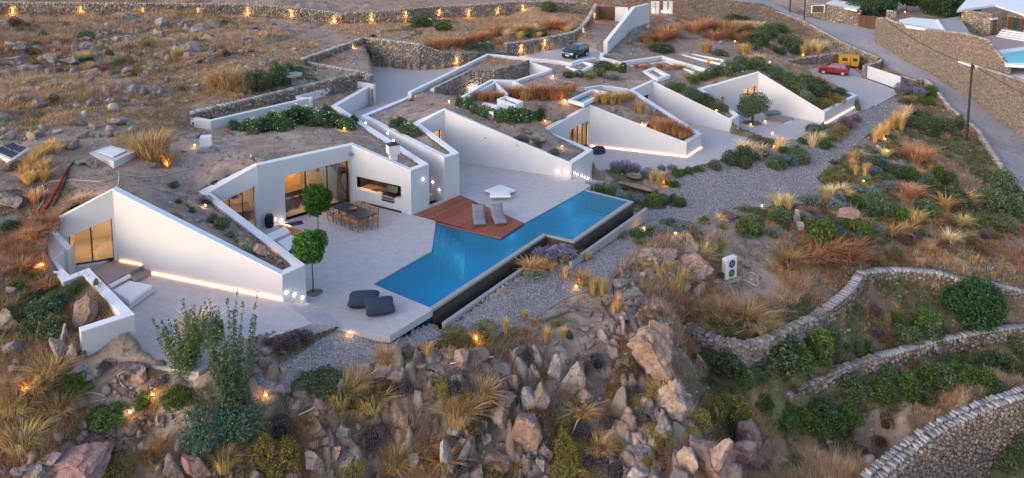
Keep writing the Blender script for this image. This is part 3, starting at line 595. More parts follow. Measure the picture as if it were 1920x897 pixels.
slab('passage_floor',[st+dirp.normalized()*7,st+dirp.normalized()*(dirp.length+1.5),st+dirp.normalized()*(dirp.length+1.5)+Wd*nW,st+dirp.normalized()*7+Wd*nW],1.8,.4,M['paving'])
# steps down from west terrace along the end wall
t=thing('stairs','short flight of pale steps down from the west court to the pool terrace','stairs',(E0.x,E0.y,0))
for k in range(4):
    p0=E0.lerp(E1,k/4); p1=E0.lerp(E1,(k+1)/4); z=ZA*(1-(k+1)/5); mb=MB(); qd=[p0,p1,p1+EDN,p0+EDN]
    mb.hexa([(p.x,p.y,-.3) for p in qd],[(p.x,p.y,z) for p in qd]); rel(mb.build('tread',M['paving']),t)
t=thing('stairs','narrow pale steps down past the row of tiny lights to the east terrace','stairs',(E0C.x,E0C.y,-1.4))
for k in range(8):
    p0=E0C.lerp(E1C,k/8); p1=E0C.lerp(E1C,(k+1)/8); z=-1.4*(k+1)/9; mb=MB(); qd=[p0,p1,p1+NC*1.1,p0+NC*1.1]
    mb.hexa([(p.x,p.y,-1.7) for p in qd],[(p.x,p.y,z) for p in qd]); rel(mb.build('tread',M['paving']),t)
# fractured bedrock breaking through the soil
def bedrock(name,poly,res,nseed,seed,amp_,tilt,thr,stretch=(1,1),lift=0.):
    r=np.random.default_rng(seed); pl=np.array([(p.x,p.y) for p in poly]); x0,y0=pl.min(0); x1,y1=pl.max(0); xs=np.arange(x0,x1,res); ys=np.arange(y0,y1,res); X,Y=np.meshgrid(xs,ys); I=inpoly(X,Y,pl)
    for b,_ in pits: I&=~inpoly(X,Y,[(a.x,a.y) for a in b])
    S=r.random((nseed,2))*np.array([x1-x0,y1-y0])+np.array([x0,y0]); hs=r.normal(0,1,nseed)*.5; tl=r.normal(0,tilt,(nseed,2)); cs=np.array([(.30,.225,.19),(.33,.26,.235),(.26,.195,.165),(.34,.235,.19),(.22,.175,.155)])[r.integers(0,5,nseed)]*r.uniform(.8,1.15,(nseed,1))
    jx=.35*fbm(X,Y,.8,seed+1,3); jy=.35*fbm(X,Y,.8,seed+2,3); Zb=np.full(X.shape,-99.); Cb=np.zeros(X.shape+(3,)); MK=np.zeros(X.shape)
    for j in range(X.shape[0]):
        if not I[j].any(): continue
        k=np.abs(S[:,1]-Y[j,0])<4.; Sj=S[k]; qx=X[j]+jx[j]; qy=Y[j]+jy[j]; D=np.hypot((qx[:,None]-Sj[:,0])*stretch[0],(qy[:,None]-Sj[:,1])*stretch[1]); o=np.argsort(D,1)[:,:2]; a=o[:,0]; d1=D[np.arange(len(a)),a]; d2=D[np.arange(len(a)),o[:,1]]
        hh=hs[k][a]*amp_+(tl[k][a]*np.stack([qx-Sj[a,0],qy-Sj[a,1]],-1)).sum(-1); edge=np.clip((d2-d1)/.16,0,1)
        Zb[j]=hh-.38*(1-edge)**2; Cb[j]=cs[k][a]*(.55+.45*edge[:,None])
    mk=fbm(X,Y,3.2,seed+3,4)-thr; Z=bil(Z1,X,Y)+np.clip(Zb,-.7,.55)+np.clip(mk*4,-1.2,.35)+.10*fbm(X,Y,.35,seed+4,3)+lift-.22
    e=I.astype(float)
    for _ in range(5): e[1:-1,1:-1]=(e[:-2,1:-1]+e[2:,1:-1]+e[1:-1,:-2]+e[1:-1,2:])/4
    Z-=(1-e)*1.5
    cell=I[:-1,:-1]&I[1:,:-1]&I[:-1,1:]&I[1:,1:]; zz=Z-bil(Z1,X,Y); up=(zz[:-1,:-1]>-.25)|(zz[1:,:-1]>-.25)|(zz[:-1,1:]>-.25)|(zz[1:,1:]>-.25); cell&=up
    idn=np.arange(X.size).reshape(X.shape); q=np.stack([idn[:-1,:-1],idn[:-1,1:],idn[1:,1:],idn[1:,:-1]],-1)[cell]; u=np.unique(q); rm=-np.ones(X.size,int); rm[u]=np.arange(len(u))
    ob=bpy.data.objects.new(name,fastmesh(name,np.stack([X.ravel(),Y.ravel(),Z.ravel()],-1)[u],rm[q],M['bedrock'],Cb.reshape(-1,3)[u],False)); link(ob); tag(ob,kind='structure'); return ob
M['bedrock']=mat('fractured_granite',(.3,.25,.2),.92,attr='Col',var=.28,scale=2.,bump=1.,bscale=6,dist=.07,detail=8)
bedrock('bedrock',spur,.105,1000,71,.36,.24,-.08,(1.2,.85),.12)
bedrock('bedrock',pv('0 60|430 45|520 100|430 170|330 200|200 250|0 275|-60 150',6.2),.17,1200,72,.36,.24,.05,(1,1),0.)
bedrock('bedrock',gp('1150 500|1230 450|1330 440|1350 520|1300 600|1200 640'),.11,260,73,.25,.35,.02)
bedrock('bedrock',gp('0 660|200 680|300 720|420 780|430 895|0 895'),.12,400,74,.2,.3,.09)
# ---------------- glazing ----------------
def glazing(A,B,i,op,nm,frame=.07,depth=.28,label=None):
    a0,a1=A[i],A[i+1]; u0,u1,z0,z1=op[:4]; z1b=op[4] if len(op)>4 else z1; a=a0.lerp(a1,u0); b=a0.lerp(a1,u1); d=(b-a); d.z=0; L=d.length; d.normalize(); n=Vector((-d.y,d.x,0))
    o0=a+n*depth; door=bpy.data.objects.new('glass_door',None); link(door); door.location=(o0.x,o0.y,z0); rel(door,villa)
    if label: door['label']=label
    ang=math.atan2(d.y,d.x); H=z1-z0
    inv=Matrix.Translation(Vector((o0.x,o0.y,z0))).inverted(); HT=lambda u:(z1+(z1b-z1)*u/L)-z0
    def pc(u0_,u1_,lo,hi,t,nm,mm):
        P4=[o0+d*u0_-n*t/2,o0+d*u1_-n*t/2,o0+d*u1_+n*t/2,o0+d*u0_+n*t/2]; lo=[lo(u0_),lo(u1_),lo(u1_),lo(u0_)]; hi=[hi(u0_),hi(u1_),hi(u1_),hi(u0_)]
        mb=MB(); mb.hexa([(p.x,p.y,z0+z) for p,z in zip(P4,lo)],[(p.x,p.y,z0+z) for p,z in zip(P4,hi)]); o=mb.build(nm,mm); o.parent=door; o.matrix_parent_inverse=inv
    f=frame; F0=lambda u:f; FT=lambda u:HT(u)-f
    for k in range(nm+1): uc=min(max(L*k/nm,f/2),L-f/2); pc(uc-f/2,uc+f/2,F0,FT,.08,'frame',M['darkframe'])
    pc(0,L,lambda u:0,F0,.08,'frame',M['darkframe']); pc(0,L,FT,HT,.08,'frame',M['darkframe'])
    for k in range(nm): pc(L*k/nm+f/2,L*(k+1)/nm-f/2,F0,FT,.012,'pane',M['glass'])
    return a,d,n,L,z0,(z1,z1b)
def room(a,d,n,L,z0,z1,depth=4.,m=None,power=60,col=(1,.62,.3),ext=.25,lx=.5,hh=.12):
    """lit room behind a glass door: floor, ceiling and three walls as thin slabs"""
    p=Vector((a.x,a.y,0))+n*.43; L2=L+2*ext; s0=p-d*ext; ang=math.atan2(d.y,d.x); z1,z1b=z1; k_=(z1b-z1)/L; TA=lambda u:z1+hh+k_*(u-ext); zt=min(TA(0),TA(L2)); 
    r=bpy.data.objects.new('room',None); link(r); r.location=(p.x,p.y,z0); rel(r,villa); inv=Matrix.Translation(Vector((p.x,p.y,z0))).inverted()
    def bx(nm,u,v,zc,dx,dy,dz,mm):
        c=s0+d*u+n*v; mb=MB(); mb.box((c.x,c.y,zc),(dx,dy,dz),ang); o=mb.build(nm,mm); o.parent=r; o.matrix_parent_inverse=inv; return o
    W=m or M['interior']
    def rb(nm,u0_,u1_,v0,v1,lo,hi,mm):
        P4=[s0+d*u0_+n*v0,s0+d*u1_+n*v0,s0+d*u1_+n*v1,s0+d*u0_+n*v1]; us=(u0_,u1_,u1_,u0_); mb=MB(); mb.hexa([(p.x,p.y,lo(u)) for p,u in zip(P4,us)],[(p.x,p.y,hi(u)) for p,u in zip(P4,us)]); o=mb.build(nm,mm); o.parent=r; o.matrix_parent_inverse=inv
    zf_=lambda u:z0
    rb('room_floor',0,L2,0,depth,lambda u:z0-.06,zf_,M['intfloor']); rb('room_ceiling',0,L2,0,depth,TA,lambda u:TA(u)+.06,W)
    rb('room_wall',0,L2,depth+.002,depth+.1,zf_,TA,W); rb('room_wall',-.1,-.002,0,depth,zf_,TA,W); rb('room_wall',L2+.002,L2+.1,0,depth,zf_,TA,W)
    c=s0+d*L2*lx+n*depth*.5
    li=bpy.data.lights.new('room_light','AREA'); li.energy=power; li.color=col; li.size=.8; lo=bpy.data.objects.new('room_light',li); COL.objects.link(lo); lo.location=(c.x,c.y,TA(L2*lx)-.12); rel(lo,villa)
    return bx,L2,zt
g1=glazing(R1,O1,0,opA,2); bx,L2,zt=room(*g1,depth=3.2,power=90)
bx('shelf',L2*.9,2.9,g1[4]+1.3,.5,.4,2.4,M['joinery'])
g1=glazing(R1,O1,4,opB1,3); bx,L2,zt=room(*g1,depth=3.6,power=80); bx('bed',L2*.5,2.,.35,1.8,1.6,.5,M['counter']); bx('joinery_wall',L2*.3,3.4,1.4,L2*.35,.25,2.4,M['joinery'])
g1=glazing(R1,O1,5,opB2,3,label='large sliding glass door of the dining room'); bx,L2,zt=room(*g1,depth=4.2,power=170)
bx('joinery_wall',L2*.36,3.6,1.5,L2*.52,.3,2.6,M['joinery']); bx('kitchen_counter',L2*.3,2.2,.45,2.6,.8,.9,M['counter']); bx('joinery_wall',L2*.83,1.2,1.3,.08,2.0,2.3,mat('grey_blue_partition',(.10,.16,.22),.6))
for k in range(5): bx('stool',L2*.14+.55*k,1.3,.35,.35,.35,.7,M['counter'])
g1=glazing(R2,O2,4,opC,1); room(*g1,depth=2.5,power=35)
g1=glazing(R2,O2,8,opD,4); bx,L2,zt=room(*g1,depth=3.,power=60); bx('joinery_wall',L2*.5,2.7,ZD+1.2,L2*.8,.2,2.3,mat('pale_curtain',(.55,.43,.36),.9))
g1=glazing(R2,O2,16,opF,2); room(*g1,depth=3,power=90); g1=glazing(R2,O2,16,opF2,1); room(*g1,depth=2,power=14)
g1=glazing(R2,O2,12,opE,1); room(*g1,depth=1.5,power=9)
# outdoor kitchen niche
a=R1[6].lerp(R1[7],opN[0]); b=R1[6].lerp(R1[7],opN[1]); d=(b-a); d.z=0; L=d.length; d.normalize(); n=Vector((-d.y,d.x,0)); ang=math.atan2(d.y,d.x)
def nb(nm,u,v,zc,dx,dy,dz,mm,par=villa):
    c=Vector((a.x,a.y,0))+d*u+n*v; mb=MB(); mb.box((c.x,c.y,zc),(dx,dy,dz),ang); return rel(mb.build(nm,mm),par)
zc0,zc1=zn0,zn1
M['niche']=mat('black_niche_lining',(.025,.022,.02),.35)
nb('niche_back',L/2,1.25,(zc0+zc1)/2,L+.2,.05,zc1-zc0,M['niche']); nb('niche_side',-.03,.85,(zc0+zc1)/2,.05,.8,zc1-zc0,M['niche']); nb('niche_side',L+.03,.85,(zc0+zc1)/2,.05,.8,zc1-zc0,M['niche'])
nb('niche_top',L/2,.85,zc1+.03,L+.1,.8,.05,M['niche']); nb('kitchen_counter',L/2,.62,zc0-.028,L,1.2,.05,M['counter'])
nb('counter_plinth',L/2,-.012,.06,L,.02,.12,M['darkframe']); nb('sink',L*.33,.5,zc0+.008,.5,.35,.012,M['black'])
for k in range(1,5): nb('door_joint',L*k/5,-.004,(zc0+.15)/2,.012,.006,zc0-.2,M['curb'])
nb('lamp_shade',L*.16,.9,zc1-.12,.5,.25,.08,M['warm']); q=Vector((a.x,a.y,zc1-.25))+d*L*.3+n*.6; lamp(villa,q,5,(1,.55,.22),.1)
nb('window',L*.4,1.21,(zc0+zc1)/2+.1,.9,.02,.4,M['joinery'])
# gas grill standing in the counter
c=Vector((a.x,a.y,0))+d*L*.72+n*.12; gr=thing('gas_grill','black and steel gas grill with an open lid set in the outdoor kitchen counter','grill',(c.x,c.y,zc0),ang)
def loc(t,nm,c_,dim,mm,rx=0,bev=.01,rz=0,ry=0):
    mb=MB(); mb.box(c_,dim,rz,rx=rx,ry=ry); o=mb.build(nm,mm,t,bevel=bev); return o
loc(gr,'firebox',(0,.12,.08),(.95,.55,.16),M['black']); loc(gr,'hood',(0,.36,.36),(.9,.1,.45),M['black'],rx=-.4); loc(gr,'control_panel',(0,-.2,-.08),(.98,.08,.28),M['steel'])
for k in range(5): loc(gr,'knob',(-.36+.18*k,-.26,-.05),(.07,.05,.07),M['black'])
loc(gr,'drip_tray',(0,-.2,-.28),(1.0,.1,.08),M['black'])
# ---------------- pool ----------------
poolw=pv('817.5 414|809.6 470|699 533|808 577.6|1020 443|1075 454|1180 378.5|1094 357|982 419|940 446',-.07)
OUT=pv('811 581|1024 440.5|1077 453|1188 378|1099 355.5',-.03)        # outer edge of the infinity rim
INN=pv('806 576|1018 438|1073 449.5|1178 377|1098 357.8',-.03)
pool=thing('swimming_pool','long angular infinity pool with blue water beside the timber deck','swimming pool',(0,46,0))
mb=MB(); fl=pv('800 405|812 472|699 533|807 577|1021 439.2|1075 451.3|1183 377.5|1097 356.8|985 419|960 425',-.03)
pl=[(p.x,p.y) for p in fl]; A_=sum(pl[i-1][0]*pl[i][1]-pl[i][0]*pl[i-1][1] for i in range(len(pl)))
if A_<0: pl=pl[::-1]
n=len(pl); mb.add([(x,y,-1.45) for x,y in pl]+[(x,y,-.12) for x,y in pl],[tuple(range(n))]+[((k+1)%n,k,n+k,n+(k+1)%n) for k in range(n)]); rel(mb.build('basin',M['tile']),pool)
mb=MB(); wl=[(p.x,p.y) for p in pv('800 405|812 472|699 533|807 577|1020 438.8|1074.5 450.8|1182 377.4|1096 357|985 419|960 425',-.07)]
A_=sum(wl[i-1][0]*wl[i][1]-wl[i][0]*wl[i-1][1] for i in range(len(wl))); wl=wl if A_>0 else wl[::-1]; mb.add([(x,y,-.07) for x,y in wl],[tuple(range(len(wl)))]); wat=rel(mb.build('water',M['water']),pool)
for i in range(4):     # rim and dark overflow face
    a0,a1,b0,b1=OUT[i],OUT[i+1],INN[i],INN[i+1]
    mb=MB(); mb.hexa([(p.x,p.y,-.16) for p in (a0,a1,b1,b0)],[(p.x,p.y,-.035) for p in (a0,a1,b1,b0)]); rel(mb.build('coping',M['curb']),pool)
    c=(a0+a1+b0+b1)/4; e=.985
    mb=MB(); mb.hexa([(p.x,p.y,-1.5) for p in (a0,a1,b1,b0)],[(p.x,p.y,-.161) for p in (a0,a1,b1,b0)]); rel(mb.build('overflow_wall',M['darktile']),pool)
# steps into the pool
sa,sb=P(817.5,414),P(809.6,470); sd=(P(940,446)-P(817.5,414)); sd.z=0; sd.normalize(); along_=(sb-sa)
for k in range(6):
    z=-.22-.2*k; mb=MB(); off0=sd*(.38*k); off1=sd*(.38*(k+1)); wid=.92+.02*k
    q=[sa+off0-Vector((0,0,0)),sa+off1,sb+off1+along_.normalized()*-.0,sb+off0]
    mb.hexa([(p.x,p.y,-1.44) for p in q],[(p.x,p.y,z) for p in q]); rel(mb.build('step',M['steptile']),pool)
# overflow channel and its curb
CH=offs([Vector((p.x,p.y,-.95)) for p in OUT[:1]+OUT[1:]],-.75); CH2=offs(OUT,-1.05)
chn=thing('overflow_channel','dark overflow channel with pale concrete curb along the pool','channel',(OUT[0].x,OUT[0].y,-1))
for i in (0,2):
    a,b=OUT[i],OUT[i+1]; d=(b-a); d.z=0; d.normalize(); nn=Vector((d.y,-d.x,0))
    if i==0: b=a+d*((b-a).length+.2)
    mb=MB(); q=[a,b,b+nn*.6,a+nn*.6]; mb.hexa([(p.x,p.y,-1.5) for p in q],[(p.x,p.y,-.95) for p in q]); rel(mb.build('channel_floor',M['black']),chn)
    if i==0: a=a+d*0; b2=b+d*1.2
    else: a=a-d*1.6; b2=b+d*.55
    mb=MB(); q=[a+nn*.6,b2+nn*.6,b2+nn*.82,a+nn*.82]; mb.hexa([(p.x,p.y,-1.5) for p in q],[(p.x,p.y,-.5) for p in q]); rel(mb.build('curb',M['curb'],bevel=.01),chn)
# step and riser between terrace and pool, pale rim on the terrace side is the slab itself
# deck of single planks
dk=thing('timber_deck','reddish timber deck jutting over the pool, two grey loungers on it','deck',(P(880,410).x,P(880,410).y,0))
D1_,D2_,D3_,D4_=P(776,403,.03),P(863,366.5,.03),P(982.5,419,.03),P(939.5,446,.03)
mb=MB(); poly=[D1_,D2_,D3_,D4_]; 
ud=(D2_-D1_); ud.z=0; Lu=ud.length; ud.normalize(); vd=Vector((ud.y,-ud.x,0))   # planks run along ud, step along vd
def clipline(poly,o,d):
    ts=[]
    n=len(poly)
    for i in range(n):
        a,b=poly[i],poly[(i+1)%n]; e=b-a; den=d.x*e.y-d.y*e.x
        if abs(den)<1e-9: continue
        t=((a.x-o.x)*e.y-(a.y-o.y)*e.x)/den; s_=((a.x-o.x)*d.y-(a.y-o.y)*d.x)/den
        if -1e-6<=s_<=1+1e-6: ts.append(t)
    return (min(ts),max(ts)) if len(ts)>=2 else None
vmax=max((p-D1_).dot(vd) for p in poly); pwid=.145; k=0
while k*pwid<vmax:
    v0,v1=k*pwid+.006,min((k+1)*pwid-.006,vmax); k+=1
    if v1<=v0+.02: continue
    r0=clipline(poly,D1_+vd*(v0+.001),ud); r1=clipline(poly,D1_+vd*(v1-.001),ud)
    if not r0 or not r1: continue
    q=[D1_+vd*v0+ud*r0[0],D1_+vd*v1+ud*r1[0],D1_+vd*v1+ud*r1[1],D1_+vd*v0+ud*r0[1]]
    mb=MB(); zz=random.uniform(-.003,.003); mb.hexa([(p.x,p.y,.0) for p in q],[(p.x,p.y,.05+zz) for p in q]); rel(mb.build('plank',M['deck']),dk)
a,b=P(806,414,0),D4_; mb=MB(); 
for (a,b) in ((P(812,416.5,0),D4_),(D4_,D3_)):
    d=(b-a); d.z=0; d.normalize(); nn=Vector((-d.y,d.x,0)); mb=MB(); q=[a,b,b+nn*.06,a+nn*.06]
    mb.hexa([(p.x,p.y,-.16) for p in q],[(p.x,p.y,.0) for p in q]); rel(mb.build('fascia_board',M['deck']),dk)
# ---------------- stone walls ----------------
STV=[]
def stonevar(seed,base=False):
    bm=bmesh.new(); bmesh.ops.create_cube(bm,size=1); bmesh.ops.bevel(bm,geom=bm.edges[:],offset=.17,segments=1,affect='EDGES')
    r=random.Random(seed)
    for v in bm.verts: v.co+=Vector((r.uniform(-.07,.07),r.uniform(-.07,.07),r.uniform(-.07,.07)))
    me=bpy.data.meshes.new('stone'); bm.to_mesh(me); bm.free(); me.materials.append(M['rockgrey'] if not base else M['rock']); return me
STV=[stonevar(k) for k in range(5)]+[stonevar(k,True) for k in range(4)]
NPAL=[(.27,.21,.175),(.24,.19,.16),(.31,.25,.21),(.22,.18,.155),(.25,.20,.18),(.29,.22,.18)]
RPAL=[(.27,.21,.17),(.22,.18,.155),(.33,.27,.23),(.17,.14,.125),(.36,.30,.26),(.25,.17,.12),(.21,.20,.20)]
def stonewall(label,pts,zb,t=.5,sh=.22,sl_=.36,parts=False,name='stone_wall',group=None,cap='pale',both=False,pal=RPAL,cat='stone wall',maxparts=300,coph=.14,far=False):
    """pts = top edge of the visible face (right-hand of travel); zb = foot level per point"""
    w_=thing(name,label,cat,(pts[0].x,pts[0].y,zb[0]),group=group)
    B=offs(pts,t); core=MB(); V=[];F=[];Cc=[]; r=random.Random(len(label)*7+int(pts[0].x*10)); nst=0; items=[]
    for i in range(len(pts)-1):
        a0,a1,b0,b1=pts[i],pts[i+1],B[i],B[i+1]
        core.hexa([(a0.x,a0.y,zb[i]-1.2),(a1.x,a1.y,zb[i+1]-1.2),(b1.x,b1.y,zb[i+1]-1.2),(b0.x,b0.y,zb[i]-1.2)],[(p.x,p.y,p.z-coph-.02) for p in (a0,a1,b1,b0)])
        d=a1-a0; d.z=0; L=d.length
        if L<.05: continue
        d.normalize(); nn=Vector((d.y,-d.x,0)); ang=math.atan2(d.y,d.x)
        hmax=max(a0.z-zb[i],a1.z-zb[i+1])+(.25 if parts else 0); rows=int(hmax/sh)+1
        for rw in range(rows):
            s=r.uniform(0,sl_)*-.5
            while s<L:
                l=sl_*r.uniform(.55,1.4); u=min(max((s+l/2)/L,0),1); zt=a0.z*(1-u)+a1.z*u-coph; zf=zb[i]*(1-u)+zb[i+1]*u-(.25 if parts else .1)
                h=sh*r.uniform(.75,1.05); z=zt-sh*(rw+.5)+r.uniform(-.03,.03)*(2 if parts else 1)
                if z>zf: items.append((a0+d*(s+l/2)+nn*r.uniform(-.06,.05)*(2 if parts else 1),z,l*.93,h*(r.uniform(.7,1.25) if parts else 1),.16+r.uniform(0,.06),ang+r.uniform(-.06,.06)*(4 if parts else 1),0))
                s+=l
        s=0
        while s<L:    # coping stones across the top
            l=sl_*r.uniform(.7,1.5); u=min((s+l/2)/L,1); zt=a0.z*(1-u)+a1.z*u; tt=((b0-a0).lerp(b1-a1,u)).length
            if far or tt<.55: items.append((a0.lerp(a1,u)-nn*(t/2),zt-coph/2+r.uniform(-.02,.02),l*.97,coph,t+.06,ang,1))
            else:
                k=max(2,round(t/.35))
                for j in range(k): items.append((a0.lerp(a1,u)-nn*(t*(j+.5)/k)+d*r.uniform(-.05,.05),zt-coph/2+r.uniform(-.09,.07),l*r.uniform(.6,1.),coph*r.uniform(.8,1.6),t/k*r.uniform(.7,1.05),ang+r.uniform(-.5,.5),1))
            s+=l
    rel(core.build('wall_core',M['mortar']),w_)
    # nearest stones first become single parts
    items.sort(key=lambda q:(q[0].x**2+q[0].y**2))
    np_=0
    for it in items:
        c,z,l,h,dp,an,isc=it
        if parts and np_<maxparts-5:
            o=bpy.data.objects.new('stone',r.choice(STV)); link(o); o.location=(c.x,c.y,z); o.rotation_euler=(r.uniform(-.25,.25),r.uniform(-.22,.22),an+(math.pi if r.random()<.5 else 0)); o.scale=(l,max(dp,.2),h); rel(o,w_); np_+=1; continue
        col=r.choice(pal); f=r.uniform(.75,1.25)
        if isc and cap=='pale': q_=r.uniform(.8,1.15); col=(.38*q_,.345*q_,.33*q_)
        ca,sa=math.cos(an),math.sin(an); n0=len(V)
        for (x,y,zz) in ((-1,-1,-1),(1,-1,-1),(1,1,-1),(-1,1,-1),(-.86,-.95,1),(.86,-.95,1),(.9,.95,1),(-.9,.95,1)):
            x*=l/2*r.uniform(.85,1.05); y*=dp/2; zz*=h/2*r.uniform(.85,1.05); V.append((c.x+x*ca-y*sa,c.y+x*sa+y*ca,z+zz)); Cc.append((col[0]*f,col[1]*f,col[2]*f))
        F+=[(n0+3,n0+2,n0+1,n0),(n0+4,n0+5,n0+6,n0+7),(n0,n0+1,n0+5,n0+4),(n0+1,n0+2,n0+6,n0+5),(n0+2,n0+3,n0+7,n0+6),(n0+3,n0,n0+4,n0+7)]
    if V:
        o=bpy.data.objects.new('stones',fastmesh('stones',np.array(V),np.array(F),M['rubble'],np.array(Cc),False)); link(o); rel(o,w_); tag(o,kind='stuff')
    return w_
def bt(s):
    A=[];Z=[]
    for q in s.split('|'):
        x,y,z,ty=map(float,q.split()); p=P(x,y,z); A.append(Vector((p.x,p.y,Zat(p.y,ty)))); Z.append(z)
    return A,Z
def tz(s,h):
    A=p3(s); return A,[p.z-h for p in A]
W1p,W1z=bt('-260 22 9.2 0|0 30 7.2 4|155 31 7.0 5|270 31 6.8 6|465 31 6.3 8|547 38 5.8 13|640 46 5.2 25|761 44 5.0 17|823 38 4.8 12|878 36 4.7 10|960 32 4.5 3|1040 31 4.3 2|1100 33 4.1 6')
stonewall('long rubble wall with pale coping and warm lamps along the top of the hillside',W1p,W1z,.5,.2,.34,far=True)
W2p,W2z=bt('572 150 3.2 110|684.6 122 2.5 71|720 126 2.5 74|785 132 2.5 82|832 129 2.5 98|925 113 2.5 97|962 109 2.5 96')
stonewall('tall rubble retaining wall curving behind the pale parking court',W2p,W2z,.45,.2,.32,far=True)
W3p,W3z=bt('950 111 2.5 81|978 104.5 2.5 79|1040 92 2.5 68|1077 84 2.6 60|1088 76 2.8 54|1104 62 3.2 37|1120 43.5 3.75 8')
stonewall('rubble wall with lamps beside the ramp that leads up to the gate',W3p,W3z,.45,.2,.32,far=True)
stonewall('long low stone wall behind the white planter wall, dark courtyard channel between',W4,[3.7,3.7,3.6,3.2,3.0],.5,.2,.32,far=False)
stonewall('short rubble wall stub beside the shrubs left of the parking court',p3('571 115 5.0|600 121 4.8|640 128 4.8|676 134 4.9'),[3.6,3.5,3.2,3.0],.35,.2,.3,far=True)
# retaining wall under the road
stonewall('tall rubble retaining wall below the concrete road, above the grass garden',p3('1240 -16 4.6|1300 -3 4.2|1360 5 3.75|1431 14 3.05|1496 34 2.35|1574 77 .85|1646 107.5 -.3'),[3.2,2.4,1.6,1.0,.2,-1.3,-2.0],.4,.22,.34,far=True)
stonewall('rough stone end wall between the road and the white sliding gate',p3('1652 109 -.28|1645 116 -.4|1623 121 -.5|1627 124 -.5'),[-2.0,-2.0,-2.0,-2.0],.35,.2,.3,far=True)
stonewall('stone wall enclosing the bay where the red car is parked',p3('1469.5 113.5 -.45|1512 107.5 -.4|1583 98 -.35'),[-1.2,-1.95,-1.95],.35,.2,.3,far=True)
stonewall('low sloping stone curb wall left of the red car',p3('1524 147 -1.85|1497 130 -1.2|1469.5 113.5 -.45')[::-1],[-1.4,-1.7,-1.98],-.35,.2,.3,far=True)
stonewall('rubble wall right of the white sliding gate with lavender before it',p3('1687.6 141.4 -.85|1716.5 150 -.95|1733 148 -.9|1745 158 -1.1'),[-2.4,-2.4,-2.4,-2.5],.4,.2,.3,far=True)
A_,Z_=p3('1737 149 -1.2|1774 196 -2.25|1829 241 -3.15|1879 319 -4.25|1925 360 -4.9|2010 455 -6.4'),[-2.7,-3.5,-4.5,-5.6,-6.2,-7.8]
stonewall('low retaining wall with pale coping along the lower edge of the road',A_,Z_,.45,.22,.36,far=False)
# big walls of the neighbouring villa
A_,Z_=bt('1640 78 .5 34|1658 88 .15 33|1664 93 .05 38|1694 113 -.4 46|1731 131 -1 53|1765 151 -1.5 58|1800 171 -2.1 62|1806 175 -2.2 64')
zt6=A_[4].z
stonewall('very tall curved rubble wall of the neighbouring villa above the road',A_,Z_,.5,.17,.27,far=True,pal=NPAL)
A2,Z2=bt('1797 169 -2.05 113|1817 182 -2.4 120|1856 215 -3.1 133|1922 261 -4.1 155|2010 335 -5.2 200')
stonewall('lower rubble wall of the neighbouring villa, white coping, behind the utility pole',[v+Vector((-.05,-.25,0)) for v in A2],Z2,.5,.17,.27,far=True,pal=NPAL)
# steps down of the upper wall
A3=[A_[6],P(1850.5,74,A_[6].z-.1),P(1868,98,A_[6].z-1.3),P(1889,124,A_[6].z-2.4)]
stonewall('ragged rubble wall stepping down in front of the neighbouring pool',A3,[A_[6].z-4,A_[6].z-4,A_[6].z-4,A_[6].z-4],.4,.17,.27,far=True,pal=NPAL)
# dry-stone terraces in the lower right
stonewall('tumbledown dry-stone wall winding across the slope below the air conditioner',DW1,[p.z-.75 for p in DW1],.5,.17,.27,parts=True,cap='pale',name='dry_stone_wall',coph=.15)
stonewall('second dry-stone terrace wall with a dirt path on top, above green scrub',DW2,[p.z-1.0 for p in DW2],.45,.17,.27,parts=True,name='dry_stone_wall',coph=.15)
stonewall('broad curved rubble terrace wall with wide pale top in the bottom corner',DW3,[p.z-5 for p in DW3],.85,.14,.22,parts=True,pal=NPAL,name='dry_stone_wall',coph=.14)
# ---------------- white parapets round the parking court ----------------
def box_ring(name,label,quad,z,h,t,cat='planter',fill=None,parent=None):
    q=[P(*map(float,s.split()),z) for s in quad.split('|')]; A_=sum(q[i-1].x*q[i].y-q[i].x*q[i-1].y for i in range(4))
    if A_<0: q=q[::-1]
    c=sum(q,Vector())/4; th=thing(name,label,cat,(c.x,c.y,z-h))
    inn=offs([q[3]]+q+[q[0]],t)[1:5]
    for i in range(4):
        a,b,ci,di=q[i],q[(i+1)%4],inn[(i+1)%4],inn[i]; mb=MB(); mb.hexa([(p.x,p.y,z-h) for p in (a,b,ci,di)],[(p.x,p.y,z) for p in (a,b,ci,di)]); rel(mb.build('side_wall',M['coping']),th)
    mb=MB(); mb.prism([(p.x,p.y) for p in inn],z-h,z-.25); rel(mb.build('glazing' if fill else 'base',fill or M['curb']),th)
    return th
pw=thing('parapet_wall','white parapet wall round the near side of the parking court, blue car behind it','wall',(P(900,120,4).x,P(900,120,4).y,3))
freewall(PW,.36,2.2,parent=pw)
sc=thing('sunken_court','sunken entrance court with white coping, rubble inner walls and a lit stair','courtyard',(P(930,160,3).x,P(930,160,3).y,1))
freewall(SCo[:5],.4,.9,parent=sc); freewall(SCo[4:],.4,.9,parent=sc)
slab_=MB(); slab_.prism([(p.x,p.y) for p in pv('814 168|882 134|929 133|991 117|1030 130|967 150|922 149|869 180',.9)],.55,.9); rel(slab_.build('court_floor',M['intfloor']),sc)
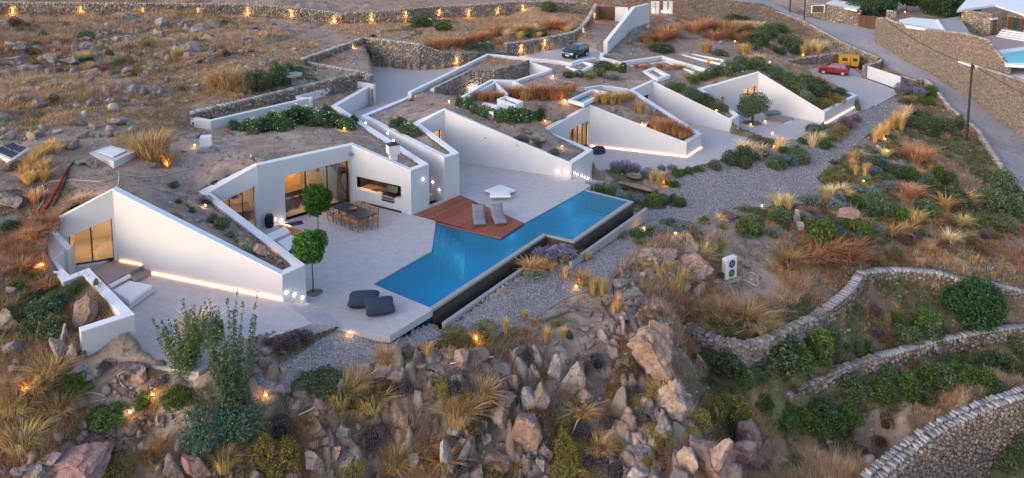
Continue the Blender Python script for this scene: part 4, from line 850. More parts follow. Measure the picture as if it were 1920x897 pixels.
# rubble facing inside
I_=offs(SCo[:5],-.05)
for i in range(3):
    a,b=SCo[i],SCo[i+1]; d=(b-a); d.z=0; L=d.length; d.normalize(); nn=Vector((d.y,-d.x,0)); V=[];F=[];Cc=[]
    rr_=random.Random(i)
    for rw in range(10):
        s=0.
        while s<L-.15:
            l=min(rr_.uniform(.2,.5),L-s); z=3.55-.24*rw; c=a+d*(s+l/2)+nn*.05; col=rr_.choice(RPAL); n0=len(V); an=math.atan2(d.y,d.x); ca,sa=math.cos(an),math.sin(an)
            for (x,y,zz) in ((-1,-1,-1),(1,-1,-1),(1,1,-1),(-1,1,-1),(-.86,-.95,1),(.86,-.95,1),(.9,.95,1),(-.9,.95,1)):
                x*=l/2*.95; y*=.07; zz*=.11; V.append((c.x+x*ca-y*sa,c.y+x*sa+y*ca,z+zz)); Cc.append(col)
            F+=[(n0+3,n0+2,n0+1,n0),(n0+4,n0+5,n0+6,n0+7),(n0,n0+1,n0+5,n0+4),(n0+1,n0+2,n0+6,n0+5),(n0+2,n0+3,n0+7,n0+6),(n0+3,n0,n0+4,n0+7)]; s+=l
    o=bpy.data.objects.new('stones',fastmesh('stones',np.array(V),np.array(F),M['rubble'],np.array(Cc),False)); link(o); rel(o,sc); tag(o,kind='stuff')
mb=MB(); mb.tube(P(850,171,2.8),P(894,150,3.3),.04); rel(mb.build('handrail',M['darkframe']),sc)
q=P(885,166,1.9); mb=MB(); mb.box(q,(1.3,.12,.12),.15); rel(mb.build('strip_lamp',M['whitelamp']),sc); lamp(sc,q+Vector((0,-.6,.5)),5,(1,.6,.35),.2)
box_ring('roof_light','square white box upstand with a pale opening, in front of the blue car','1060 125|1092 115|1119 121|1089 134',3.0,.9,.32,'skylight',M['coping'])
box_ring('roof_light','tilted white square roof light alone on the bare roof soil','1204.6 133.5|1226 125.7|1257 141|1233.6 149',2.2,.35,.45,'skylight',M['curb'])
M['darkglass']=mat('dark_skylight_glass',(.04,.09,.13),.08,spec=.8)
box_ring('roof_light','white roof light with two dark glass panes beside the tawny grass','1065 187|1110 167|1140 172|1094 195',2.75,.3,.3,'skylight',M['darkglass'])
box_ring('planter','long white sunken trough on the right part of the roof','1276 103|1296 100.5|1365 113|1349.5 119',2.05,.5,.28,'planter',M['curb'])
box_ring('planter','small white angular planter among the white-flowering roof shrubs','895 204|908 192|937 198|925 211',3.7,.6,.22)
box_ring('planter','small white wedge planter beside the tawny roof grass','932 186|948 180|981 190|966 198',3.55,.6,.22)
# L-shaped parapet
lp=thing('parapet_wall','long bent white parapet with a recess, behind small orange grass tufts','wall',(P(1240,110,3).x,P(1240,110,3).y,2))
freewall(LP,.4,1.0,parent=lp)
freewall([P(1166,127,2.05),P(1205,122,2.0),P(1248,116,2.0),P(1298,135,1.95)],.3,1.0,parent=lp)
# triangular skylights in the tawny grass
tw=thing('roof_fin','white angular roof fins rising behind the tawny roof grass','wall',(P(930,160,4).x,P(930,160,4).y,3))
freewall([P(866,184,3.75),P(922,151,3.9),P(960,152,3.8),P(985,166,3.6)],.3,2.6,parent=tw); freewall([P(902,170,3.6),P(928,155,3.8),P(948,176,3.5)],.25,2.6,parent=tw)
freewall([P(1100,165,2.7),P(1128,161,2.6),P(1150,163,2.5),P(1178,168,2.3)],.3,1.5,parent=tw)
# big white flank wall of the ramp and the white posts beyond
rw=thing('flank_wall','tall smooth white wall flanking the ramp to the gate','wall',(P(1160,70,4).x,P(1160,70,4).y,3))
A_,Z_=bt('1139 101 2.5 79|1174 84 3.2 50|1192 72 3.6 14|1218 40 4.2 7'); 
A_=[P(1139,79,A_[0].z),P(1190.8,13.5,6.6),P(1218,7,6.7)]; freewall([A_[0],A_[1],A_[2]],.5,2.2,parent=rw)
for k,px_ in enumerate((1224,1232,1247,1257)):
    p=P(px_,26,4.1); t=thing('white_post',['broad white gate post, leftmost of the row of four','white gate post, second from the left in the row of four','white gate post, third from the left in the row of four','white gate post at the right end of the row of four'][k],'post',(p.x,p.y,p.z),group='white posts above the ramp wall')
    mb=MB(); mb.box((0,0,.9),(.55,.45,1.9)); mb.build('post_body',M['white'],t,bevel=.02); mb=MB(); mb.box((0,0,1.88),(.6,.5,.06)); mb.build('cap',M['coping'],t)
    if k>0: mb=MB(); mb.box((-.5,-.1,.3),(.12,.12,.2)); mb.build('lamp_lens',M['warm'],t); lamp(t,(p.x-.5,p.y-.45,p.z+.5),3,(1,.6,.3))
# slatted gate
gp0,gp1=P(1120.8,43.8,zG),P(1177,46,zG); gt=thing('slatted_gate','tall gate of brown boards and pale boards at the head of the ramp','gate',(gp0.x,gp0.y,zG))
d=(gp1-gp0); L=d.length; d.normalize(); ang=math.atan2(d.y,d.x); n_=26
for k in range(n_):
    c=gp0+d*(L*(k+.5)/n_); mb=MB(); mb.box((c.x,c.y,zG+1.25),(L/n_-.03,.05,2.4),ang); rel(mb.build('board',M['gatewood'] if k<n_*.55 else M['whitegate']),gt)
mb=MB(); c=gp0+d*L/2; mb.box((c.x,c.y+.06,zG+1.25),(L,.05,2.2),ang); rel(mb.build('gate_frame',M['darkframe']),gt)
# sliding gate
a,b=P(1626,148,ZF),P(1687,170,ZF); d=(b-a); L=d.length; d.normalize(); ang=math.atan2(d.y,d.x); c=(a+b)/2
H_=Zat(a.y,124.7)-ZF
sg=thing('sliding_gate','plain white sliding gate between stone piers at the end of the driveway','gate',(c.x,c.y,ZF),ang)
loc(sg,'gate_panel',(0,0,H_/2+.05),(L,.1,H_-.1),M['whitegate'],bev=0); loc(sg,'top_rail',(0,0,H_+.03),(L,.14,.06),M['coping'],bev=0); loc(sg,'track',(0,0,.02),(L,.2,.04),M['darkframe'],bev=0)
pr=thing('gate_pier','square rubble pier at the left end of the white sliding gate','pier',(a.x,a.y,ZF),ang)
stp=MB(); stp.box((-.35,0,.85),(.6,.6,1.7)); stp.build('pier_body',M['mortar'],pr)
for k in range(7):
    for j in range(2):
        for (sx,sy,rz) in ((j*.3-.5,-.3,0),(.0-.35+(-.3),j*.3-.15,math.pi/2)):
            o=bpy.data.objects.new('stone',random.choice(STV)); link(o,pr); o.location=(sx,sy,.12+.235*k); o.scale=(.28,.14,.21); o.rotation_euler=(0,0,rz)
# ---------------- neighbouring villa ----------------
zn=zt6-1.6
nv=thing('neighbour_villa','stone-walled villa with flat white roof and brown doors at the right edge','house',(P(1900,50,zn).x,P(1900,50,zn).y,zn))
def nslab(nm,s,z,th,mm):
    mb=MB(); mb.prism([(p.x,p.y) for p in pv(s,z)],z-th,z); return rel(mb.build(nm,mm),nv)
nslab('terrace_floor','1686 37|1710 33|1754 37|1769 58|1700 49',zt6-.05,.3,M['coping'])
nslab('ramp_floor','1762 37|1799 31|1819 63|1773 59',zt6-.07,.3,M['curb'])
mb=MB(); 
for (a,b) in ((P(1757,38,zt6),P(1770,58,zt6)),): mb.tube(a,b,.2,n=4)
rel(mb.build('parapet',M['coping']),nv)
nslab('patio','1845 70|1900 56|1990 70|1990 130|1900 118|1868 92',zn,.4,M['pinkrender'])
nslab('pool_rim','1868 95|1990 78|1990 126|1886 121',zn+.05,.3,M['coping'])
nslab('pool_water','1876 101|1990 84|1990 116|1888 118',zn+.075,.1,M['pool2'])
nslab('coping_terrace','1797 113|1812 109.5|1886 121|1960 134|1960 170|1922 155|1856 133|1824 122',A2[1].z+.02,.3,M['coping'])
a,b,c,e=P(1820,62,zn),P(1856,67,zn),P(1880,58,zn),P(1990,80,zn)
def nwall(p0,p1,h,th=.4,nm='wall'):
    d=(p1-p0); d.z=0; L=d.length; an=math.atan2(d.y,d.x); rr_=random.Random(int(L*10)); V=[];F=[];Cc=[]; ca,sa=math.cos(an),math.sin(an)
    mb=MB(); m_=(p0+p1)/2; n2=Vector((-d.y,d.x,0)).normalized(); m_+=n2*th/2; mb.box((m_.x,m_.y,p0.z+h/2),(L,th,h),an); rel(mb.build('wall',M['mortar']),nv)
    d.normalize()
    for rw in range(int(h/.27)):
        s=0.
        while s<L-.1:
            l=min(rr_.uniform(.25,.6),L-s); z=p0.z+.14+.27*rw; c_=p0+d*(s+l/2); col=rr_.choice(RPAL); n0=len(V)
            for (x,y,zz) in ((-1,-1,-1),(1,-1,-1),(1,1,-1),(-1,1,-1),(-.86,-.95,1),(.86,-.95,1),(.9,.95,1),(-.9,.95,1)):
                x*=l/2*.95; y*=.05; zz*=.12; V.append((c_.x+x*ca-y*sa,c_.y+x*sa+y*ca,z+zz)); Cc.append(col)
            F+=[(n0+3,n0+2,n0+1,n0),(n0+4,n0+5,n0+6,n0+7),(n0,n0+1,n0+5,n0+4),(n0+1,n0+2,n0+6,n0+5),(n0+2,n0+3,n0+7,n0+6),(n0+3,n0,n0+4,n0+7)]; s+=l
    o=bpy.data.objects.new('stones',fastmesh('stones',np.array(V),np.array(F),M['rubble'],np.array(Cc),False)); link(o); rel(o,nv); tag(o,kind='stuff')
nwall(P(1800,58,zn),P(1856,66,zn),3.0); nwall(P(1856,66,zn),P(1884,60,zn),3.0); nwall(P(1884,60,zn),P(2000,84,zn),2.7)
nslab('roof','1794 20|1866 9|1925 28|2000 40|2000 -20|1820 -10',zn+3.05,.3,M['coping'])
for (x0,x1,mm) in ((1888,1898,M['gatewood']),(1899,1909,M['carglass']),(1909,1914,M['gatewood'])):
    a=P(x0,61+(x0-1884)*.207,zn); b=P(x1,61+(x1-1884)*.207,zn); mb=MB(); m_=(a+b)/2; mb.box((m_.x,m_.y-.12,zn+1.15),((b-a).length,.1,2.3),math.atan2(b.y-a.y,b.x-a.x)); rel(mb.build('door',mm),nv)
a=P(1857,66,zn); mb=MB(); mb.box((a.x+.3,a.y-.15,zn+1.1),(.9,.12,2.1),.5); rel(mb.build('door',M['gatewood']),nv); mb=MB(); mb.box((a.x+.2,a.y-.2,zn+2.25),(1.6,.25,.15),.5); rel(mb.build('lintel',M['coping']),nv)
for k in range(4):
    mb=MB(); mb.prism([(p.x,p.y) for p in [P(1868+k*2.5,69-k*2,zn),P(1882+k*1.5,60-k*.2,zn),P(1990,78-k*2,zn),P(1990,90-k*3,zn)]],zn,zn+.14*(k+1)); rel(mb.build('step',M['coping']),nv)
# brown board gate, stone house and wall across the road
zq=1.35
bg0,bg1=P(1609,50,1.6),P(1663,59,1.3); t=thing('board_gate','wide brown board gate across the road between stone walls','gate',(bg0.x,bg0.y,1.4))
d=(bg1-bg0); L=d.length; d.normalize(); ang=math.atan2(d.y,d.x)
for k in range(22):
    c=bg0+d*(L*(k+.5)/22); mb=MB(); mb.box((c.x,c.y,1.35+1.05),(L/22-.025,.06,2.1),ang); rel(mb.build('board',M['gatewood']),t)
A_,Z_=bt('1510 31 2.5 1|1520 33 2.4 6|1556 39 2.1 9|1612 50 1.55 20')
stonewall('rubble garden wall with a brown hatch, left of the brown board gate',A_,Z_,.5,.24,.38,far=True)
A_,Z_=bt('1661 60 1.2 20|1676 62 1.1 22')
stonewall('rough stone pillar between the brown board gate and the tall wall',A_,Z_,1.2,.26,.4,far=True)
t=thing('house','low house with flat white roof behind the garden wall at the top edge','house',(P(1580,8,4).x,P(1580,8,4).y,1))
for (s_,z,th,nm,mm) in (('1549 6|1572 -4|1614 12|1606 19|1560 10',4.4,.25,'roof',M['coping']),('1552 6|1572 -2|1610 12|1604 17|1562 9',4.14,3.,'wall',M['white'])):
    mb=MB(); mb.prism([(p.x,p.y) for p in pv(s_,z)],z-th,z); rel(mb.build(nm,mm),t)
a=P(1532,35,2.4); t=thing('hatch','brown louvred hatch in a white frame on the garden wall','hatch',(a.x,a.y,2.4),-.15)
loc(t,'frame',(0,-.22,1.55),(2.1,.12,1.25),M['coping']); 
for k in range(9): loc(t,'slat',(0,-.3,1.05+.125*k),(1.75,.06,.11),M['gatewood'],bev=0)

for k,(x,y,lb) in enumerate([(745,532,'underwater lamp glow near the left corner of the pool'),(870,480,'underwater lamp in the middle of the pool, below the deck corner'),(960,455,'underwater lamp under the tip of the timber deck'),(1080,400,'underwater lamp in the narrow far arm of the pool'),(860,530,'underwater lamp by the near rim of the pool'),(1130,385,'underwater lamp at the far end of the pool')]):
    p=P(x,y,-.9); t=thing('pool_lamp',lb,'pool lamp',p,group='underwater pool lamps'); mb=MB(); mb.tube((0,0,-.52),(0,0,-.46),.07,n=12); mb.build('lens',M['coping'],t); lamp(t,p+Vector((0,0,.25)),2.5,(.75,.95,1),.15)
# ---------------- vegetation makers ----------------
def trimesh_(name,T,Cc,mat_=None,smooth=False):
    n=len(T); V=T.reshape(-1,3); F=np.arange(n*3).reshape(-1,3); return fastmesh(name,V,F,mat_ or M['veg'],np.repeat(Cc,3,0),smooth)
def blades(r,n,h,spread,lean,wd,c0,c1,hv=.5,base=.25):
    """thin two-step grass blades from a common root"""
    an=r.random(n)*6.283; rb=np.sqrt(r.random(n))*base; bx,by=rb*np.cos(an),rb*np.sin(an); ln=lean*(.25+.75*r.random(n))*(.4+rb/base*.6)
    hh=h*(1-hv*r.random(n)); dx,dy=np.cos(an+r.normal(0,.4,n)),np.sin(an+r.normal(0,.4,n)); wx,wy=-dy*wd/2,dx*wd/2
    b=np.stack([bx,by,np.zeros(n)-.03],-1); w3=np.stack([wx,wy,np.zeros(n)],-1)
    mid=b+np.stack([dx*ln*.35*hh,dy*ln*.35*hh,hh*.6],-1); tip=b+np.stack([dx*ln*hh,dy*ln*hh,hh*(1-.25*ln)],-1)
    T=np.stack([np.stack([b-w3,b+w3,mid+w3*.8],1),np.stack([b-w3,mid+w3*.8,mid-w3*.8],1),np.stack([mid-w3*.8,mid+w3*.8,tip],1)],1).reshape(-1,3,3)
    c=np.array(c0)[None]*(1-r.random((n,1)))+0; t=r.random((n,1)); c=(np.array(c0)*(1-t)+np.array(c1)*t)*r.uniform(.75,1.2,(n,1)); return T,np.repeat(c,3,0)
def leafcloud(r,cent,size,cols,flat=.0):
    n=len(cent); d=r.normal(size=(n,3)); d/=np.linalg.norm(d,axis=1)[:,None]; e=r.normal(size=(n,3)); e-=d*(e*d).sum(1)[:,None]; e/=np.linalg.norm(e,axis=1)[:,None]
    s=size*r.uniform(.6,1.3,(n,1)); T=np.stack([cent-d*s,cent+d*s*.2+e*s*.55,cent+d*s],1); T2=np.stack([cent-d*s,cent+d*s,cent+d*s*.2-e*s*.45],1)
    return np.concatenate([T,T2]),np.concatenate([cols,cols])
def domepts(r,n,lumps,seed,inner=.72,sq=1.):
    u=r.random(n)*6.283; z=r.random(n)**.8; rr=np.sqrt(np.maximum(1-z*z,0)); d=np.stack([rr*np.cos(u),rr*np.sin(u),z],-1)
    L=r.normal(size=(lumps,3)); L[:,2]=abs(L[:,2]); L/=np.linalg.norm(L,axis=1)[:,None]
    k=(d@L.T).max(1); rad=(.50+.56*np.clip((k-.6)/.4,0,1)**.8)*r.uniform(inner,1.02,n)*(1+.18*(r.random(n)<.12)*r.random(n)); return d*rad[:,None]*np.array([.5,.5,1*sq]),k
def dome(seed,n,cA,cB,leaf,lumps=9,core=(.05,.045,.03),inner=.74):
    r=np.random.default_rng(seed); p,k=domepts(r,n,lumps,seed,inner); t=r.random((n,1)); c=(np.array(cA)*(1-t)+np.array(cB)*t)*(.5+.85*r.random((n,1))**1.3)
    T,Cc=leafcloud(r,p,leaf,c)
    # woody core: low dome
    m=[];mc=[]
    for i in range(8):
        for j in range(3):
            def q(a,b): a=a/8*6.283; b=b/3*1.5; return (.25*math.cos(a)*math.cos(b),.25*math.sin(a)*math.cos(b),.5*math.sin(b))
            m+=[(q(i,j),q(i+1,j),q(i+1,j+1)),(q(i,j),q(i+1,j+1),q(i,j+1))]
    m=np.array(m); return trimesh_('shrub',np.concatenate([T,m]),np.concatenate([Cc,np.tile(np.array(core),(len(m),1))]))
def tussock(seed,n,c0,c1,h=1.,lean=.5,wd=.02,base=.16):
    r=np.random.default_rng(seed); T,Cc=blades(r,n,h,1,lean,wd,c0,c1,base=base); return trimesh_('grass_tuft',T,Cc)
def sprig(seed,n,c0,c1,top,wd=.02):
    """dome of upright stems with coloured tips (lavender)"""
    r=np.random.default_rng(seed); T,Cc=blades(r,n,.8,1,.75,wd,c0,c1,base=.35)
    an=r.random(n)*6.283; rb=np.sqrt(r.random(n))*.5; hz_=np.sqrt(np.maximum(0,1-(rb*1.9)**2)); p=np.stack([rb*np.cos(an),rb*np.sin(an),r.uniform(.25,1.,n)**.6*(.3+.7*hz_)],-1)
    T2,C2_=leafcloud(r,p,.05,np.array(top)*r.uniform(.6,1.3,(n,1))); return trimesh_('shrub',np.concatenate([T,T2]),np.concatenate([Cc,C2_]))
VM={
 'T':[tussock(k,230,(.33,.21,.08),(.50,.34,.15),lean=1.0,base=.13,wd=.028) for k in range(3)],
 'Y':[tussock(k+5,170,(.38,.29,.14),(.56,.44,.26),lean=1.15,base=.14,wd=.028) for k in range(2)],
 'R':[tussock(k+10,260,(.24,.12,.055),(.36,.20,.095),lean=1.05,base=.22,wd=.026) for k in range(3)],
 'W':[tussock(k+14,420,(.20,.155,.07),(.40,.28,.13),lean=1.25,base=.3,wd=.02) for k in range(2)],
 'G':[dome(k+20,1500,(.045,.085,.022),(.09,.135,.035),.045) for k in range(3)],
 'D':[dome(k+30,1500,(.045,.075,.04),(.10,.135,.07),.045) for k in range(3)],
 'S':[dome(k+40,1300,(.13,.16,.13),(.22,.25,.21),.035) for k in range(2)],
 'B':[dome(k+45,1200,(.10,.15,.15),(.16,.21,.21),.04) for k in range(2)],
 'O':[dome(k+50,2200,(.15,.125,.03),(.235,.19,.055),.026,lumps=6,inner=.9) for k in range(3)],
 'M':[dome(k+55,1800,(.10,.06,.03),(.17,.10,.045),.03,lumps=7,inner=.85) for k in range(2)],
 'K':[dome(k+60,1500,(.055,.05,.06),(.11,.10,.12),.03,lumps=8,core=(.03,.025,.03)) for k in range(2)],
 'P':[dome(k+64,1300,(.10,.06,.075),(.17,.10,.12),.035) for k in range(2)],
 'L':[sprig(k+70,500,(.10,.12,.07),(.16,.16,.11),(.15,.13,.22),.025) for k in range(2)],
 'F':[dome(k+75,1400,(.03,.06,.02),(.075,.11,.045),.055) for k in range(2)]}
# white-flowering shrub: add blossoms
def flowered(seed):
    r=np.random.default_rng(seed); p,k=domepts(r,1400,9,seed); c=(np.array((.035,.07,.03))+r.random((1400,1))*np.array((.05,.06,.03))); T,Cc=leafcloud(r,p,.06,c); p2,_=domepts(r,26,9,seed,1.0); T2,C2_=leafcloud(r,p2*1.03,.045,np.tile((.62,.62,.5),(26,1))); return trimesh_('shrub',np.concatenate([T,T2]),np.concatenate([Cc,C2_]))
VM['F']=[flowered(90),flowered(91)]
VN={'T':('grass_tuft','golden feather grass tuft','grass tuft','golden grass tufts'),'Y':('grass_tuft','pale blond grass tuft','grass tuft','pale grass tufts'),'R':('grass_tuft','russet ornamental grass tuft','grass tuft','russet grass tufts'),'W':('grass_tuft','broad arching olive-tan grass mound','grass tuft','arching grass mounds'),
 'G':('green_shrub','fresh green rounded shrub','shrub','green shrubs'),'D':('dark_shrub','dark green shrub','shrub','dark green shrubs'),'S':('silver_shrub','silvery grey cushion shrub','shrub','silvery shrubs'),'B':('blue_shrub','blue-green cushion shrub','shrub','blue-green shrubs'),
 'O':('spiny_shrub','olive-yellow spiny dome shrub','shrub','olive dome shrubs'),'M':('brown_shrub','rust-brown dome shrub','shrub','brown dome shrubs'),'K':('dry_shrub','charcoal-grey dry cushion shrub','shrub','dry grey shrubs'),'P':('heather_shrub','purplish low mounded shrub','shrub','purplish shrubs'),
 'L':('lavender','purple flowering lavender clump','lavender','lavender clumps'),'F':('flowering_shrub','leafy white-flowering shrub','shrub','white-flowering shrubs')}
LMK='''210 288 white drain box|386 268 small white cube vent|28 283 louvred hatch box|60 425 west end of the first roof wedge|212 352 peak of the first white wedge|300 400 long sloping wall of the first wedge|572 500 tip of the first wedge|160 577 pink boulder in the low white wall|250 545 white daybed|440 600 slim grey-green tree|590 455 ball-topped trees|660 395 dining table|790 345 outdoor kitchen wedge|738 282 white chimney|640 175 white planter wall|556 150 long stone wall|680 560 slate floor cushions|940 360 white floor cushions|915 405 grey loungers|900 440 timber deck|900 520 blue pool|1150 365 far end of the pool|1040 470 notch in the pool wall|700 590 front corner of the terrace|600 640 gravel by the terrace steps|760 120 parking court wall|930 150 sunken entrance court|1080 100 blue car|1150 35 slatted gate|1200 50 white ramp wall|1095 185 dark glass roof light|1230 137 square roof light|1320 110 long white trough|1122 281 dark beanbag|1200 270 glowing wedge wall|1300 255 tip of the east wedge|1380 235 tip of the narrow wedge|1412 195 olive tree|1560 205 tip of the last wedge|1565 128 red car|1655 145 white sliding gate|1590 115 yellow cabin|1815 200 utility pole|1366 498 air conditioner|1245 470 big pale boulder by the gravel|1250 640 big pink rock slab|1275 745 leaning brown boulder|1330 850 rock cliff|1450 625 tumbledown dry-stone wall|1700 510 bend of the dry-stone wall|1650 670 second terrace wall|1850 800 bottom corner wall|1820 555 round dark tree|140 850 huge boulder at the bottom left|600 480 potted tree ring|480 790 bottom left scrub|700 720 row of edging rocks|860 665 edging rock by the olive mounds|1000 600 low stone kerb below the pool|1100 700 upright boulders|950 800 crumbling rock ledge|1050 850 olive domes at the bottom|240 120 upper left scree|380 40 top left rubble heap|100 180 left hillside rocks|20 250 left edge rocks|1500 390 gravel bend|1600 400 pinkish boulder|1700 300 tall grasses by the path|1650 40 brown board gate|1900 100 turquoise pool|1750 200 road edge|1880 330 pile of stones by the road|1480 560 orange dry grass|200 700 sandy hollow|650 25 hillside lamp wall|900 60 rust grass bed'''
LMK=[(float(l.split()[0]),float(l.split()[1]),' '.join(l.split()[2:])) for l in LMK.split('|')]
AUTO=[]
def autolabel(o,base,px,py): AUTO.append((o,base,px,py))
def finish_labels():
    g={}
    for o,base,px,py in AUTO:
        best=sorted((( (px-x)**2+((py-y)*1.6)**2)**.5,nm,x,y) for x,y,nm in LMK)[0]
        dd,nm,x,y=best; dx,dy=px-x,(py-y)*1.4
        if abs(dx)>2.2*abs(dy): w_='left of' if dx<0 else 'right of'
        elif abs(dy)>2.2*abs(dx): w_='above' if dy<0 else 'below'
        else: w_=('upper' if dy<0 else 'lower')+(' left of' if dx<0 else ' right of')
        g.setdefault(f'{base} {w_} the {nm}',[]).append((dd,o))
    ords=['closest','second closest','third closest','fourth closest','fifth closest','sixth closest','seventh closest','eighth closest','ninth closest','tenth closest']
    for k,v in g.items():
        v.sort(key=lambda q:q[0])
        for i,(dd,o) in enumerate(v):
            L_=k if len(v)==1 else k+', '+(ords[i] if i<10 else f'number {i+1} outward')
            if len(L_.split())>16: L_=L_.replace(' beside the ',' by ').replace(' of the ',' of ').replace(' the ',' ')
            o['label']=' '.join(L_.split()[:16])
rng=random.Random(3)
def sizeword(wp): return 'tiny' if wp<14 else 'small' if wp<24 else 'medium' if wp<40 else 'large' if wp<70 else 'huge'
def plant(t,px,py,wp,hp,lift=0.):
    """px,py = foot; wp,hp = size in the photograph's pixels"""
    p=G(px,py); s=pxm(p); o=bpy.data.objects.new(VN[t][0],rng.choice(VM[t])); link(o); o.location=(p.x,p.y,p.z-.02+lift)
    w_=wp/s; h=hp/s*.92
    if t in 'TYR': sx=w_/.72; sz=h/.85
    elif t=='W': sx=w_/1.2; sz=h/.95
    else: sx=w_/1.0; sz=h*rng.uniform(.82,1.0)
    o.scale=(sx,sx*rng.uniform(.8,1.15),max(sz,.05)); o.rotation_euler=(rng.uniform(-.08,.08),rng.uniform(-.08,.08),rng.random()*6.28)
    tag(o,None,VN[t][2],VN[t][3]); autolabel(o,sizeword(wp)+' '+VN[t][1],px,py); return o
PL='''T 725 690 38 46|T 803 672 24 34|T 780 665 16 24|G 762 686 30 28|T 884 648 22 26|O 905 628 70 26|O 850 640 60 26|O 830 655 40 20|O 870 650 44 20|T 948 632 14 48|T 982 602 12 26|T 1002 612 12 22|T 1023 645 16 44|T 1056 632 14 22|O 1045 612 26 16|D 1068 636 18 18|S 1000 518 48 20|T 995 512 40 26|T 1015 510 30 30|T 1035 512 18 22|T 975 515 22 24|T 1060 524 14 28|T 1052 496 16 26|T 1092 535 38 32|T 1112 552 20 42|T 1130 556 16 44|T 1158 586 16 40|T 1150 590 12 26|T 1100 486 18 18|T 1085 476 20 22
L 1010 488 30 30|L 1030 492 40 34|L 1058 488 46 38|L 1080 480 40 34|L 1050 470 40 26|L 1075 466 30 24|G 1064 494 28 22
P 545 652 54 30|P 520 650 40 24|P 575 642 36 26|P 555 640 30 24|P 500 648 26 16
D 600 725 90 22|D 570 722 50 24|D 630 722 44 20
G 1195 445 34 22|O 1165 446 24 12|O 1200 458 34 14|S 1230 438 60 20|S 1260 425 50 18|S 1290 428 60 14|G 1218 440 24 16|B 1170 440 16 10
G 1135 365 40 22|S 1150 360 34 20|B 1165 378 30 28|B 1195 382 34 22|G 1225 388 40 34|D 1240 382 30 24|G 1275 388 34 20|D 1260 380 26 20|G 1120 360 22 16|S 1180 372 26 16|O 1245 345 26 22|T 1238 348 20 34|T 1222 340 18 26|G 1262 350 26 14|D 1290 325 22 16|G 1270 330 26 18|G 1310 322 22 12|T 1228 362 14 16
L 1155 320 26 24|L 1172 322 28 30|L 1190 322 24 22|L 1215 332 30 20|L 1240 320 16 14|L 1260 318 20 14
D 1340 318 30 22|D 1370 308 40 32|D 1395 300 42 38|D 1395 314 40 24|S 1430 292 44 26|B 1420 300 30 24|P 1418 268 36 18|Y 1408 292 34 26|Y 1395 284 26 24|Y 1425 292 30 24|D 1440 275 26 22|Y 1462 280 30 28|G 1470 288 24 18|D 1490 296 34 32|D 1500 305 40 34|B 1480 310 44 26|D 1455 315 46 28|Y 1524 276 24 34|Y 1540 268 18 24|G 1505 270 20 16|D 1530 262 34 18|G 1548 280 26 30|D 1525 250 36 20|O 1560 262 40 16|O 1570 252 40 14|O 1580 245 40 14|O 1555 275 28 12|P 1590 238 36 18|P 1582 232 24 18|P 1605 228 26 18
T 1640 268 16 30|T 1652 262 18 36|T 1664 254 18 40|T 1675 246 18 40|T 1682 240 16 44|T 1690 246 16 36|T 1650 252 16 24|Y 1700 218 30 26|Y 1688 232 20 28|P 1715 215 30 20|D 1712 240 40 30|D 1740 252 54 44|D 1765 245 50 34|D 1730 226 30 24|G 1735 195 34 22|G 1745 180 30 26|L 1720 180 34 22|L 1690 178 26 30|P 1700 196 40 14|O 1702 190 24 12|L 1745 172 20 14
Y 1660 295 22 20|B 1640 300 40 14|D 1645 314 50 22|D 1680 330 50 30|B 1640 325 34 14|S 1620 335 26 16|T 1598 318 16 26|T 1622 335 14 36|T 1605 330 12 26|T 1628 320 10 18|T 1600 302 14 20|O 1575 335 44 14|O 1550 342 36 12|O 1600 345 40 12|B 1665 355 40 22|D 1660 340 34 20|S 1610 360 50 20|B 1640 370 40 22|S 1660 380 40 20|G 1620 388 36 20|D 1640 398 60 44|B 1565 392 40 26|S 1520 382 46 26|B 1575 378 30 20|G 1605 380 26 20|Y 1575 362 30 22|Y 1560 368 26 22|T 1545 368 20 18|Y 1588 370 20 18|Y 1460 390 24 30|Y 1478 392 30 32|S 1450 445 34 30|G 1400 440 46 52|D 1420 440 26 20|D 1465 418 44 36|G 1450 418 24 26|G 1535 445 76 52|G 1615 440 48 40|G 1580 430 30 22|S 1510 415 36 26|G 1690 418 36 44|G 1720 440 30 24|O 1670 425 40 24|D 1735 405 50 40|G 1705 340 44 34|G 1760 345 40 44|D 1780 350 30 40|D 1880 365 50 60|D 1860 395 60 60|G 1830 422 44 34|D 1880 430 50 40|G 1815 455 26 22|D 1900 400 40 50|D 1790 385 60 44|G 1745 360 44 30
T 1748 330 16 24|T 1725 334 16 20|M 1745 318 40 20|R 1720 300 50 30|D 1800 240 20 30'''
